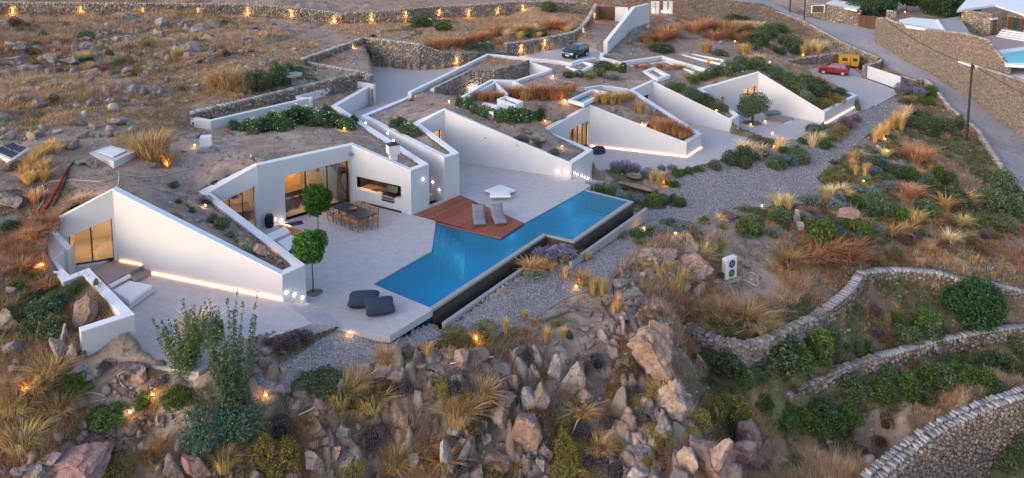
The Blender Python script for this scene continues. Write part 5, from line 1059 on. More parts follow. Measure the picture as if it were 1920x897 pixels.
PL2='''F 440 242 32 24|F 470 244 40 26|F 480 250 40 32|F 500 245 44 34|F 512 236 44 30|F 528 244 50 34|F 540 236 46 40|F 556 232 46 44|F 575 230 50 38|F 590 232 44 26|F 600 236 50 36|F 615 222 40 34|F 628 234 40 34|F 645 240 40 24|F 655 244 26 16|F 664 232 20 20|F 675 236 14 10
F 738 242 20 24|F 765 250 40 24|F 778 254 28 16|F 752 236 30 22|F 793 250 14 14|F 862 200 18 26|F 880 205 26 30|F 905 218 24 28|F 920 222 30 24|F 940 226 34 26|F 955 228 40 32|F 975 228 40 34|F 990 226 34 26|F 1010 222 24 24|G 1012 226 26 26|F 843 178 14 14|F 890 212 20 20
K 975 268 30 16|S 985 265 26 14|D 1005 276 26 20|K 1035 296 30 14|D 1040 290 20 14
R 895 188 14 20|R 905 190 20 22|R 920 190 24 24|R 935 190 18 24|R 955 182 22 22|R 968 184 24 26|R 985 186 28 30|R 1000 186 28 30|R 1018 186 28 30|R 1035 186 28 30|R 1050 184 26 28|R 1062 180 22 26|R 1010 178 30 24|R 1040 176 30 22|R 1072 172 16 20
T 1118 194 20 26|T 1132 195 22 28|T 1148 196 24 30|T 1162 195 24 28|T 1175 192 20 26|T 1186 190 14 20|R 1200 212 20 28|R 1235 248 26 30|R 1250 250 28 34|R 1265 254 28 32|R 1278 258 26 28|R 1290 258 20 24|R 1225 240 18 20
D 1065 146 26 16|D 1085 144 24 14|O 1105 146 34 16|G 1125 142 30 18|S 1140 148 26 14|S 1155 150 24 14|D 1130 130 40 20|O 1150 132 30 22|D 1165 136 20 16|G 1170 130 20 16|R 1193 128 10 12|R 1208 130 12 10|R 1236 128 12 14|R 1250 132 14 12|R 1268 130 14 12|T 1280 130 12 10|R 1215 126 10 12
D 1258 168 30 18|D 1275 172 30 20|D 1292 180 34 22|D 1310 190 40 26|D 1325 196 36 24|D 1340 202 34 24|D 1355 208 28 20|G 1300 156 26 18|O 1290 150 20 14|D 1318 150 26 20|F 1330 145 30 20|D 1345 140 30 22|F 1360 142 30 22|D 1375 134 30 22|S 1385 132 24 16|G 1405 130 34 22|D 1420 124 34 22|S 1365 120 26 14|T 1330 118 12 10|D 1390 120 34 20
D 1440 136 30 20|D 1455 146 36 26|D 1475 156 40 28|D 1490 166 44 30|S 1510 184 30 22|D 1500 176 40 26|D 1525 176 40 30|D 1545 182 40 28|O 1560 190 40 24|O 1545 198 40 20|O 1570 196 36 18|D 1535 168 40 24|S 1555 170 20 16|D 1510 160 40 26|R 1530 160 30 20|D 1575 176 22 16|D 1520 192 30 20
R 1235 78 40 22|R 1250 70 40 24|O 1225 92 40 20|D 1240 98 50 22|R 1215 80 30 18|R 1262 62 34 22|R 1300 60 36 26|R 1325 55 40 26|R 1345 60 40 24|R 1360 66 44 28|R 1375 60 40 26|R 1340 74 36 20|R 1385 76 40 22|G 1402 68 44 24|D 1425 84 40 34|D 1410 92 40 26|R 1325 98 20 24|T 1395 102 30 24|D 1350 104 40 14|Y 1390 52 20 16|Y 1402 52 20 16|Y 1415 54 20 16|Y 1430 54 22 16|T 1378 50 20 14|D 1440 70 44 30|G 1460 62 40 24|D 1470 84 30 22|D 1485 90 40 30|Y 1505 96 24 20|Y 1520 96 26 22|Y 1535 96 24 24|Y 1528 88 24 18|T 1506 106 16 20|D 1490 100 30 16|D 1380 40 50 14|T 1420 115 30 14|D 1460 100 30 14
R 812 90 30 26|R 830 92 30 24|R 848 88 26 22|R 862 86 26 22|R 878 82 26 22|R 895 78 24 22|R 910 76 24 22|R 922 70 26 26|R 938 66 26 26|Y 950 74 20 24|T 935 84 18 18|T 970 60 26 18|T 985 64 26 22|Y 1000 62 26 22|R 1020 56 26 22|R 1040 54 34 24|R 1055 56 26 22|Y 1065 60 24 20|G 1015 66 26 14|D 880 92 40 10|D 905 92 50 10|D 990 70 20 12|G 830 58 40 22|G 790 50 40 22|G 800 44 34 16|D 700 70 14 8|D 1030 22 30 26|T 975 74 18 18|T 1010 70 16 12
W 285 298 74 70|W 262 290 50 50|W 300 290 50 60|T 315 315 30 36|T 85 290 30 24|T 95 278 26 20|T 70 300 30 26|T 55 316 34 28|T 80 322 36 30|T 55 345 32 30|T 85 340 32 28|T 66 382 30 32|T 108 288 20 20|T 45 330 24 24
D 470 170 26 50|D 485 172 30 46|D 515 160 34 50|D 530 158 30 40|G 500 168 24 30|D 545 148 26 34|D 560 140 24 24|W 430 165 60 54|W 400 160 50 40|W 455 175 40 30|O 340 170 30 16
G 335 382 14 12|D 325 352 26 14|G 360 400 16 14|G 405 388 18 14|K 385 382 30 20|D 415 428 40 24|S 432 445 30 26|D 400 418 30 18|S 459 470 28 30|G 495 452 20 10|P 440 405 30 20
K 25 372 40 20|D 20 430 34 22|G 30 540 30 20|D 60 560 34 20|D 80 600 80 46|D 100 640 60 60|D 60 630 60 40|D 110 580 50 34|G 75 690 22 10|R 60 450 40 24|R 40 510 40 30|R 90 540 34 24|G 95 560 24 14|M 100 530 30 20|O 60 520 26 16|G 145 545 40 14|G 180 540 12 24
G 130 722 50 22|G 145 738 60 22|G 205 792 80 34|G 268 760 44 28|G 335 758 70 32|G 340 744 50 22|K 200 690 50 14|O 220 890 80 40|D 330 890 50 30|K 310 720 26 16'''
PL3='''O 520 888 90 70|O 490 862 60 60|O 540 860 50 50|K 525 820 50 44|K 700 830 70 36|K 760 742 30 44|K 905 795 34 54|K 895 825 40 40|O 835 745 44 40|O 810 725 26 20|O 870 770 34 50|O 905 780 50 44|O 925 790 40 40|O 1055 850 50 56|O 1065 870 50 50|O 1050 815 40 40|O 1075 790 30 24|O 1080 770 26 24|O 935 895 70 44|O 1065 897 80 34|M 1170 700 60 36|M 1160 750 54 30|O 1175 755 50 26|O 1225 758 34 34|M 1135 800 30 50|K 1120 690 34 30|K 1085 820 50 40|K 1140 800 40 30|K 1200 700 50 26|K 1210 795 50 44|M 1215 610 46 34|O 1380 800 80 76|O 1345 770 44 40|O 1330 790 60 70|O 1310 800 50 40|O 1295 820 40 30|O 1235 835 50 44|O 1225 820 40 30|M 1240 880 40 60|M 1100 835 36 26|M 1092 695 30 40|K 985 670 44 30|M 1020 710 40 22|O 1215 870 30 30|K 1190 740 40 30|M 975 850 30 26|K 1100 870 60 30|O 1160 845 40 30|M 1345 840 36 50|K 860 820 30 24|M 640 770 34 22|O 660 895 60 30
D 1460 685 100 66|D 1420 700 60 40|G 1500 690 60 60|G 1540 680 70 80|D 1560 670 50 60|D 1360 700 70 50|G 1400 730 50 30|D 1350 680 40 26|G 1480 640 40 20|G 1610 665 34 26|G 1630 660 26 20|D 1700 640 54 40|G 1735 625 60 60|D 1740 640 50 44|G 1680 610 34 24|O 1640 612 30 20|O 1658 610 24 26|M 1665 650 40 36|K 1640 630 36 26|D 1760 640 40 30|D 1610 590 26 22|M 1780 650 40 34|M 1800 648 34 30|P 1640 590 40 20
G 1480 800 70 34|G 1520 805 80 40|D 1540 780 60 40|G 1560 800 60 34|G 1590 790 60 40|D 1600 740 70 44|G 1650 745 60 36|G 1700 735 60 40|G 1740 730 60 44|D 1720 745 60 40|D 1770 720 60 40|G 1800 710 60 36|G 1840 715 50 36|D 1860 690 60 40|G 1890 700 60 40|D 1870 740 60 26|G 1790 690 40 30|D 1660 700 44 24|M 1650 830 40 22|M 1610 850 50 24|M 1660 800 30 30|D 1915 660 50 40|D 1900 760 30 26|D 1910 850 50 40|D 1880 880 60 40|G 1430 770 40 30|D 1420 720 34 30
R 1520 490 60 30|R 1560 480 60 34|R 1590 490 50 34|R 1540 470 50 26|R 1600 470 40 24|R 1480 500 50 30|W 1400 600 90 40|W 1350 600 80 46|W 1300 590 60 40|W 1420 620 70 34|W 1270 540 60 50|W 1310 500 60 60|W 1340 470 50 40|W 1240 510 50 30|M 1640 500 40 24|G 1500 470 26 16|D 1680 480 30 20|M 1700 450 40 24|R 1760 420 40 30|R 1700 370 50 30|T 1810 380 40 24|M 1770 470 40 20|M 1300 452 24 40
W 60 745 100 60|W 30 780 80 60|W 110 780 70 50|W 40 840 80 60|W 90 710 70 50|W 280 870 50 40|W 300 850 44 50|W 640 760 80 70|W 670 740 70 60|W 700 770 70 60|W 860 800 80 70|W 900 760 70 60|W 430 820 60 50|W 420 880 60 60|W 740 880 70 60|W 800 840 60 40'''
for blk in (PL,PL2,PL3):
    for l in blk.replace('\n','|').split('|'):
        a=l.split(); plant(a[0],*map(float,a[1:]))
for k in range(120):
    px,py=(rng.uniform(0,520),rng.uniform(45,230)) if k<70 else (rng.uniform(1450,1900),rng.uniform(380,500)) if k<95 else (rng.uniform(450,1250),rng.uniform(720,890))
    if k<70 and py>60+170*(1-px/620): continue
    t=rng.choice('MWOKWMD' if k<70 else 'MWOKT'); s_=rng.uniform(16,44)*(.7+py/900); plant(t,px,py,s_,s_*rng.uniform(.45,.75))
for k in range(110):
    px,py=(rng.uniform(1560,1880),rng.uniform(290,470)) if k<60 else (rng.uniform(1230,1640),rng.uniform(385,450)) if k<85 else (rng.uniform(1300,1900),rng.uniform(600,800))
    if k<60 and px>1600+(py-180)*1.05: continue
    if k>=60 and k<85 and (py<402 or (px<1330 and py>425)): continue
    if k>=85 and px>1560+(830-py)*2.2: continue
    t=rng.choice('SODBPKY' if k<85 else 'DGOMD'); s_=rng.uniform(16,38); plant(t,px,py,s_,s_*rng.uniform(.35,.6))
# ---------------- rocks ----------------
def rockmesh(seed,sub=3,cuts=11,mat_=None,rough=.05,lay=.05,rg=(.42,.8)):
    bm=bmesh.new(); bmesh.ops.create_icosphere(bm,subdivisions=sub,radius=1); r=random.Random(seed); pl=[]
    for k in range(cuts):
        n=Vector((r.gauss(0,1),r.gauss(0,1),r.gauss(0,.8))).normalized(); pl.append((n,r.uniform(*rg)))
    off=Vector((seed*3.1,seed*1.7,0))
    for v in bm.verts:
        c=v.co.copy()
        for n,dd in pl:
            e=c.dot(n)-dd
            if e>0: c-=n*e*.99
        m=noise.fractal(c*1.6+off,1,2,5); c+=v.co*m*rough*1.6
        m2=noise.fractal(c*6+off,1,2,4); c+=v.co*m2*rough*.9
        if lay: c+=v.co*lay*(.5-abs((c.z*3.2+m)%1-.5))
        v.co=c
    xs=[v.co.x for v in bm.verts]; ys=[v.co.y for v in bm.verts]; zs=[v.co.z for v in bm.verts]
    for v in bm.verts: v.co=Vector(((v.co.x-min(xs))/(max(xs)-min(xs))-.5,(v.co.y-min(ys))/(max(ys)-min(ys))-.5,(v.co.z-min(zs))/(max(zs)-min(zs))))
    me=bpy.data.meshes.new('boulder'); bm.to_mesh(me); bm.free(); me.materials.append(mat_); 
    return me
RM={'g':[rockmesh(k,4,10,M['rockgrey'],rg=(.3,.62)) for k in range(6)],'b':[rockmesh(k+10,4,10,M['rock'],rg=(.3,.62)) for k in range(6)],'p':[rockmesh(k+20,4,13,M['rockpink'],.05,.06,rg=(.32,.66)) for k in range(5)]}
RN={'g':'weathered grey','b':'greyish brown','p':'pinkish'}
def rock(t,px,py,wp,hp,tilt=0.,deep=.9,big=None):
    """px,py = middle of the rock in the photograph"""
    p=G(px,py+hp*.33); s=pxm(p); w_=wp/s; el=math.atan2(HC-p.z,p.y); D=w_*deep*rng.uniform(.8,1.1)
    h=max((hp/s-D*math.sin(el)*.75)/max(math.cos(el),.2),.35*hp/s)
    me=big or rng.choice(RM[t]); o=bpy.data.objects.new('boulder',me); link(o); o.location=(p.x,p.y,p.z-.3*h); o.scale=(w_*1.0,D,h*1.25); o.rotation_euler=(rng.uniform(-.35,.35),-tilt+rng.uniform(-.35,.35),rng.uniform(-.35,.35)+(math.pi if rng.random()<.5 else 0)*(tilt==0))
    shp='flat' if h<.45*w_ else ('upright' if h>1.15*w_ else 'rounded' if wp<24 else 'angular')
    tag(o,None,'rock','rocks on the hillside'); autolabel(o,f'{sizeword(wp)} {shp} {RN[t]} rock',px,py); return o
RK='''g 243 33 28 18|g 252 42 20 12|g 306 45 24 22|g 296 62 22 16|g 340 46 24 10|g 372 56 34 14|g 402 50 22 12|g 155 50 14 10|g 238 72 26 16|g 215 74 16 12|g 162 88 26 16|b 165 72 22 10|g 20 83 24 12|g 38 90 20 12|g 67 88 18 10|g 28 112 52 20|g 95 110 26 18|g 110 82 12 14|g 140 90 16 24|g 133 115 42 18|b 236 132 30 14|b 282 135 28 24|g 271 144 14 14|g 215 145 16 10|g 97 155 28 16|g 130 155 26 10|g 125 163 16 12|b 200 165 24 12|g 244 170 20 20|g 301 175 18 16|b 286 180 20 16|g 238 186 18 12|b 215 188 20 16|b 205 198 22 12|b 280 193 26 14|g 367 167 16 9|b 150 228 32 16|b 221 225 38 20|b 176 235 18 18|g 107 246 18 10|g 157 253 20 16|g 182 252 20 12|g 205 240 16 12|g 15 254 30 22|g 4 245 12 12|g 82 278 20 12|g 118 277 18 10|g 365 253 38 14|b 330 262 14 10|b 70 192 22 22|b 35 185 22 20|g 55 40 16 8|g 20 38 18 8|b 180 56 16 10|g 200 62 14 8|g 188 78 18 8|b 225 88 14 8|g 258 76 12 8|g 275 55 12 8|b 318 92 12 6|g 180 110 14 8|g 205 118 12 8|b 255 105 24 8|b 225 110 22 10|g 190 130 12 10|b 75 165 12 10|g 60 150 14 8|g 440 118 18 8|g 455 125 16 12|b 470 95 14 10|g 468 80 12 10|g 495 120 16 12|b 510 130 14 10|g 475 52 12 8|g 480 60 14 8|b 550 92 12 8|g 505 54 14 8|b 515 45 10 6|g 710 60 12 8|g 805 42 8 14|g 860 66 10 6|g 875 62 10 6|g 900 84 18 8|g 915 80 14 8|b 845 90 14 8
b 20 308 38 24|b 22 375 50 32|g 153 305 24 14|g 168 307 24 20|b 288 308 24 12|b 320 300 12 14|g 293 314 16 8|b 458 447 38 30|p 487 467 34 30|b 358 383 24 22|g 380 413 14 8|g 370 415 10 8|g 395 425 10 8|b 400 402 14 10|b 505 480 14 8|g 525 492 14 8|g 518 488 10 6|b 535 494 8 6|g 485 300 20 14|g 478 293 16 14|b 412 300 12 10|g 590 258 10 6|b 455 180 16 10|b 430 250 30 8|g 420 258 24 8
p 160 577 56 56|b 22 600 44 44|g 130 648 26 54|b 115 640 20 50|b 140 660 22 40|b 160 668 16 16|b 245 680 66 40|p 262 712 30 40|b 292 718 46 24|b 275 728 22 18|g 148 692 30 22|g 168 706 24 14|b 20 655 44 40|b 80 445 20 12|b 70 500 20 14|b 72 548 24 18|b 18 545 20 18|b 110 790 26 22|b 155 800 34 20|b 180 798 26 30|b 215 832 26 26|b 200 815 20 14|g 15 885 30 24|g 40 886 26 24|g 60 870 38 18|g 75 888 24 20|b 100 862 26 16|b 220 850 14 12|g 350 784 12 10|b 335 868 40 54|p 378 866 56 60|b 400 895 40 20|b 440 850 20 26|b 270 820 14 10|b 215 862 24 20
b 453 770 34 22|b 478 776 26 22|b 508 750 42 24|b 550 764 30 30|b 465 800 28 20|b 455 822 24 18|b 490 795 20 12|b 563 727 16 16|b 585 724 26 18|g 567 740 18 14|b 610 725 28 14|b 620 738 22 12|b 636 738 26 20|b 655 740 22 20|b 664 726 30 18|b 692 716 28 20|b 713 713 26 14|b 745 700 40 36|g 735 712 20 14|b 795 685 38 18|b 817 676 22 18|b 825 692 34 20|b 839 670 24 12|p 866 668 30 34|p 895 660 44 30|b 762 718 20 18|b 862 700 30 20|b 845 722 22 18|b 800 700 24 16|g 640 815 30 30|b 660 836 30 44|b 625 850 32 30|b 612 828 20 20|b 590 866 34 38|b 645 860 40 20|g 620 896 50 20|b 590 785 18 20|b 600 800 34 36|g 853 812 30 20|b 880 822 24 20|g 890 802 20 16|b 815 855 20 38|g 780 872 24 30|g 838 862 26 70|g 862 850 26 50|g 870 835 24 20|b 890 888 44 34|p 930 860 50 34|g 912 820 30 24|b 540 890 66 40|b 480 890 26 20|p 655 760 16 12|b 605 755 30 16|b 638 752 20 10|b 640 772 14 14|b 580 745 14 10|b 770 895 60 20
g 943 688 46 26|b 935 745 64 50|b 970 720 30 44|b 1003 742 40 60|g 1005 748 38 52|g 1045 695 30 54|b 1070 715 50 64|b 1100 748 40 44|b 1085 690 34 36|p 975 800 60 80|b 940 780 40 44|b 1010 700 26 40|g 905 800 30 26|b 1000 780 12 34|g 1200 845 54 30|g 1195 885 44 30|g 1240 800 44 50|b 1225 780 26 22|b 1080 770 24 26|b 1020 850 26 34|g 1000 845 20 20|g 990 880 24 40|g 1010 870 20 30|b 1105 760 20 20|b 1318 680 28 52|p 1340 770 30 40|b 1320 845 44 90|p 1375 840 50 70|p 1400 810 50 80|b 1290 860 50 60|p 1350 880 90 50|b 1410 850 40 60|g 1128 802 14 10|b 1230 740 30 20|g 1238 735 24 14|b 1040 640 30 14|b 1010 650 26 10
p 1195 346 84 26|b 1187 329 38 12|b 1168 352 20 8|p 1590 402 44 34|b 1575 384 30 10|g 1495 410 14 34|g 1500 425 16 20|b 1305 552 22 40|b 1330 460 30 50|b 1300 455 30 40|b 1295 475 34 40|b 1270 520 34 34|g 1285 535 26 30|g 1190 548 46 26|g 1165 530 30 24|b 1200 565 26 12|b 1170 590 60 20|g 1210 618 44 22|g 1185 630 40 14|g 957 532 20 10|b 1138 562 18 24|g 1345 528 20 12|b 1330 520 16 14|g 1650 277 12 12|g 1825 355 10 14|b 1745 378 12 6|b 1885 340 16 8|b 1895 345 22 10|g 1900 352 24 14|b 1905 362 26 12|g 1912 372 24 14|b 1908 382 24 12|g 1915 392 20 14|b 1912 402 20 10|b 1770 460 20 8|g 1630 610 8 12|g 1590 622 10 8|g 1555 830 14 14|b 1400 500 14 10|b 1590 520 16 8|b 1760 195 24 10|b 1270 365 20 8|b 500 655 26 14|b 480 664 20 12|b 530 662 14 12|g 1120 370 12 8|b 1095 612 26 12|g 1125 625 26 10|b 1100 640 30 12
b 1050 222 26 12|b 985 258 30 14|b 1015 262 26 10|b 1000 270 20 14|b 990 245 34 8|p 1015 195 16 10|b 1018 205 16 10|b 1140 212 24 10|b 1152 206 16 12|b 1115 218 18 10|g 1135 222 14 8|b 1160 222 14 8|b 1055 156 30 6|b 1070 158 24 6|b 1245 62 20 12|b 1255 70 12 8|b 1342 72 12 8|b 1350 80 12 8|g 1190 60 16 16|g 1215 50 14 12|b 1180 80 14 10|g 1415 116 16 10|g 1425 108 10 8|g 1395 118 14 8|g 730 272 8 6|b 860 192 16 8|b 805 195 14 8|b 770 186 14 8|g 1500 78 8 6|b 1770 470 10 6'''
RL_=[l.split() for l in RK.replace('\n','|').split('|')]
for a in RL_: rock(a[0],*map(float,a[1:5]))
# signature outcrops
def outcrop(label,px,py,wp,hp,seed,mat_,tilt=0,deep=.9,rz=0,cuts=14):
    me=rockmesh(seed,5,cuts+2,mat_,.07,.08,rg=(.32,.68)); p=G(px,py+hp*.35); s=pxm(p); w_=wp/s; el=math.atan2(HC-p.z,p.y); D=w_*deep; h=max((hp/s-D*math.sin(el)*.8)/math.cos(el),.3*w_)*.85
    o=bpy.data.objects.new('boulder',me); link(o); o.location=(p.x,p.y,p.z-.35*h); o.scale=(w_*.95,D,h*1.3); o.rotation_euler=(0,-tilt,rz); tag(o,label,'rock','large rock outcrops')
outcrop('huge angular greyish pink boulder in the bottom left corner, smaller stones round it',145,850,130,88,101,M['rockpink'],.1)
outcrop('big pale boulder leaning beside the gravel, spotlight shining on its top',1245,472,84,66,102,M['rock'],.45,.7)
outcrop('massive pink rock slab standing at the head of the ravine, left of the dry-stone wall',1252,645,100,130,103,M['rockpink'],.35,.8)
outcrop('large leaning brown boulder above the cliff, white lichen patch at its left end',1278,748,88,84,104,M['rock'],.5,.6)
outcrop('crumbling pinkish cliff block at the bottom right of the rocky spur',1340,850,110,100,106,M['rockpink'],0,.7)
outcrop('cliff block with a straight right-hand face beside the dark ravine',1400,830,60,90,107,M['rock'],0,.8)
outcrop('rounded brown rock hump between the leaning pale boulder and dry grass',1300,490,80,70,108,M['rock'],.2,.8)

# rubble too small to pick apart, packed between the boulders
def rubble_fill(name,poly,n,s0,s1,seed,pal):
    base=[]
    for k in range(6):
        me=rockmesh(200+k,2,9,M['rock'],.1,.03); v=np.empty(len(me.vertices)*3,np.float32); me.vertices.foreach_get('co',v); f=np.empty(len(me.polygons)*3,np.int32); me.polygons.foreach_get('vertices',f); base.append((v.reshape(-1,3),f.reshape(-1,3)))
    r=np.random.default_rng(seed); pl=np.array([(p.x,p.y) for p in poly]); lo=pl.min(0); hi=pl.max(0); V=[];F=[];Cc=[]; nv_=0; k=0
    while k<n:
        c=r.random(2)*(hi-lo)+lo
        if not inpoly(np.array([c[0]]),np.array([c[1]]),pl)[0]: continue
        if fbm(np.array([[c[0]]]),np.array([[c[1]]]),1.6,seed,3)[0,0]<-.06: continue
        if any(inpoly(np.array([c[0]]),np.array([c[1]]),[(a.x,a.y) for a in b])[0] for b,_ in pits+[(slabA,0),(slabM,0),(grav_big_poly,0)]): continue
        v,f=base[k%6]; s_=s0+(s1-s0)*r.random()**2; an=r.random()*6.28; sc=s_*r.uniform(.6,1.3,3); q=v*sc; ca,sa=math.cos(an),math.sin(an); q=np.stack([q[:,0]*ca-q[:,1]*sa,q[:,0]*sa+q[:,1]*ca,q[:,2]],-1); z=hz(c[0],c[1])-.25*sc[2]
        V.append(q+np.array([c[0],c[1],z])); F.append(f+nv_); col=np.array(pal[r.integers(0,len(pal))])*r.uniform(.75,1.2); Cc.append(np.tile(col,(len(v),1))); nv_+=len(v); k+=1
    o=bpy.data.objects.new(name,fastmesh(name,np.concatenate(V),np.concatenate(F),M['rubble'],np.concatenate(Cc),False)); link(o); tag(o,kind='stuff')
grav_big_poly=gp('813 601|735 634|632 622|500 700|470 735|640 722|760 662|860 622|930 632|1060 560|1150 515|1215 455|1340 395|1262 392|1255 345|1355 304|1560 240|1674 184|1692 200|1610 268|1530 335|1572 376|1350 393|1198 400|1100 462|930 560')
BP=[(.28,.21,.175),(.24,.18,.15),(.31,.26,.235),(.20,.155,.135),(.29,.20,.155)]
rubble_fill('rock_rubble',spur,260,.12,.4,41,BP)
rubble_fill('hillside_rubble',pv('0 45|520 45|520 110|430 190|330 215|200 260|0 290|-20 150',6.2),230,.2,.8,42,BP+[(.33,.31,.30)])
rubble_fill('scree_rubble',gp('0 680|200 700|420 780|450 897|0 897'),150,.15,.5,43,BP)
rubble_fill('slope_rubble',gp('1150 500|1300 440|1420 560|1300 620|1180 640'),90,.15,.5,44,BP)
# ---------------- trees ----------------
def tree(label,px,py,H,cz,rx,rz,cA,cB,leaf,n,seed,lumps=10,trunk=.07,cat='tree',limbs=5,p=None,lean=(0,0),name='tree',inner=.55,group=None,shape=None):
    p=p or G(px,py); t=thing(name,label,cat,(p.x,p.y,p.z),group=group); r=np.random.default_rng(seed); rr_=random.Random(seed)
    mb=MB(); pts=[Vector((lean[0]*k/4*H*.5,lean[1]*k/4*H*.5,(cz)*k/4-.05))+Vector((rr_.uniform(-.04,.04),rr_.uniform(-.04,.04),0))*(k>0) for k in range(5)]
    for k in range(4): mb.tube(pts[k],pts[k+1],trunk*(1-.15*k),trunk*(1-.15*(k+1)),7)
    top=pts[-1]
    for k in range(limbs):
        a=k/limbs*6.28+rr_.random(); st_=pts[3].lerp(top,rr_.uniform(0,.8)); e=top+Vector((math.cos(a)*rx*.6,math.sin(a)*rx*.6,rz*rr_.uniform(-.1,.6))); m_=st_.lerp(e,.5)+Vector((0,0,.1)); mb.tube(st_,m_,trunk*.5,trunk*.35,5); mb.tube(m_,e,trunk*.35,trunk*.12,5)
    mb.build('trunk',M['bark'],t)
    u=r.normal(size=(n,3)); u/=np.linalg.norm(u,axis=1)[:,None]; L=r.normal(size=(lumps,3)); L/=np.linalg.norm(L,axis=1)[:,None]
    k=(u@L.T).max(1); rad=(.58+.5*np.clip((k-.55)/.45,0,1))*r.uniform(inner,1.04,n)**.8*(1+.15*(r.random(n)<.1)*r.random(n)); c=u*rad[:,None]*np.array([rx,rx,rz])
    if shape=='wisp':
        # upright sprays
        ns=46; an=r.random(ns)*6.283; ra=np.sqrt(r.random(ns))*.55; i=r.integers(0,ns,n); hh=r.random(n)**.8; top_=r.uniform(.55,1.1,ns)
        x=rx*(ra*np.cos(an))[i]*(.35+1.4*hh)+r.normal(0,.09,n)*rx*(1.2-hh); y=rx*(ra*np.sin(an))[i]*(.35+1.4*hh)+r.normal(0,.09,n)*rx*(1.2-hh); c=np.stack([x,y,(hh*top_[i]*2-1)*rz],-1)
    tt=r.random((n,1)); col=(np.array(cA)*(1-tt)+np.array(cB)*tt)*r.uniform(.6,1.2,(n,1)); T,Cc=leafcloud(r,c,leaf,col)
    o=bpy.data.objects.new('crown',trimesh_('crown',T,Cc)); link(o,t); o.location=tuple(top+Vector((0,0,0)))
    return t
def ring(label,px,py,rad,z):
    p=P(px,py,z); t=thing('tree_ring',label,'planting ring',(p.x,p.y,z)); mb=MB(); n=28
    mb.prism([(math.cos(k/n*6.283)*rad,math.sin(k/n*6.283)*rad) for k in range(n)],-.02,.012); mb.build('soil_disc',M['mortar'],t)
    r=random.Random(2); mb=MB()
    for k in range(90):
        a=r.random()*6.28; q=math.sqrt(r.random())*rad*.93; mb.box((math.cos(a)*q,math.sin(a)*q,.02),(r.uniform(.03,.08),r.uniform(.03,.07),.04),r.random()*3)
    tag(mb.build('pebbles',M['gravel_mat'],t),kind='stuff')
GA,GB=(.025,.075,.015),(.06,.145,.03)
ring('round pebble-filled planting ring in the terrace beside the tip of the first wedge',590,549,.42,0.)
tree('ball-topped tree in the pebble ring, nearer of the two clipped trees',586,549,3.6,2.75,.88,1.05,GA,GB,.075,5200,1,14,.045,p=P(587,549,0))
tree('ball-topped tree closer to the dining table, further of the two clipped trees',597,468,3.6,3.1,.85,.92,GA,GB,.075,4600,2,14,.045,p=P(597,466,0))
ring('round bare planting ring under the olive tree',1411,231,1.0,ZF)
tree('broad grey-green olive tree in the far court',1411,231,3.8,1.9,1.75,1.45,(.055,.08,.05),(.12,.15,.10),.09,6500,3,12,.16,p=P(1411,231,ZF),limbs=7,inner=.35)
tree('slim feathery grey-green tree standing free in the sand, lower left',440,772,4.6,2.3,1.25,2.45,(.05,.085,.045),(.11,.15,.09),.06,7500,4,12,.06,p=G(440,772),shape='wisp')
tree('wide feathery tamarisk bush before the west court, pampas grass behind it',345,706,2.6,1.35,1.35,1.3,(.055,.085,.035),(.12,.15,.07),.055,7000,5,10,.05,shape='wisp',cat='shrub')
tree('big round dark evergreen tree below the tumbledown wall on the right',1822,606,3.6,1.5,1.95,1.5,(.02,.055,.025),(.05,.10,.04),.10,8000,6,14,.12,limbs=6)
tree('sprawling dark blue-green juniper over the stones, bottom left',420,830,1.5,.7,1.6,.85,(.03,.07,.05),(.07,.12,.085),.06,6000,7,9,.06,cat='shrub')
for k,(x,y,rx_,rz_,lb) in enumerate([(1625,24,3.4,2.3,'dark leafy tree at the top edge, left of the brown board gate pillar'),(1655,20,3.0,2.2,'dark leafy tree at the top edge directly above the brown board gate'),(1700,12,2.2,1.5,'small dark tree between two garden lamps at the top edge'),(1765,22,3.6,2.4,'large dark tree above the white terrace of the neighbour'),(1805,24,3.0,2.1,'dark tree touching the flat roof of the neighbouring villa'),(1738,14,2.4,1.8,'dark tree right of the paved forecourt at the top edge'),(1590,8,2.4,1.6,'dark tree behind the low white-roofed house')]):
    tree(lb,x,y+10,4,2.4,rx_,rz_,(.02,.05,.025),(.05,.09,.04),.17,3600,20+k,12,.12,limbs=4,group='dark trees at the top edge')
# pampas grass
for (x,y,w_,h_,lb) in ((365,640,1.3,1.5,'pampas grass with pinkish plumes fanned out before the white terrace'),):
    p=G(x,y); r=np.random.default_rng(5); T,Cc=blades(r,420,1.5,1,.9,.03,(.10,.14,.05),(.22,.24,.10),base=.3); T2,C2_=blades(r,150,1.9,1,1.0,.06,(.42,.30,.26),(.55,.42,.36),base=.3)
    o=bpy.data.objects.new('pampas_grass',trimesh_('pampas_grass',np.concatenate([T,T2]),np.concatenate([Cc,C2_]))); link(o); o.location=p; tag(o,lb,'grass')
o=plant('G',402,636,46,46); AUTO.pop(); tag(o,'round bright green grass ball beside the pampas grass','shrub')
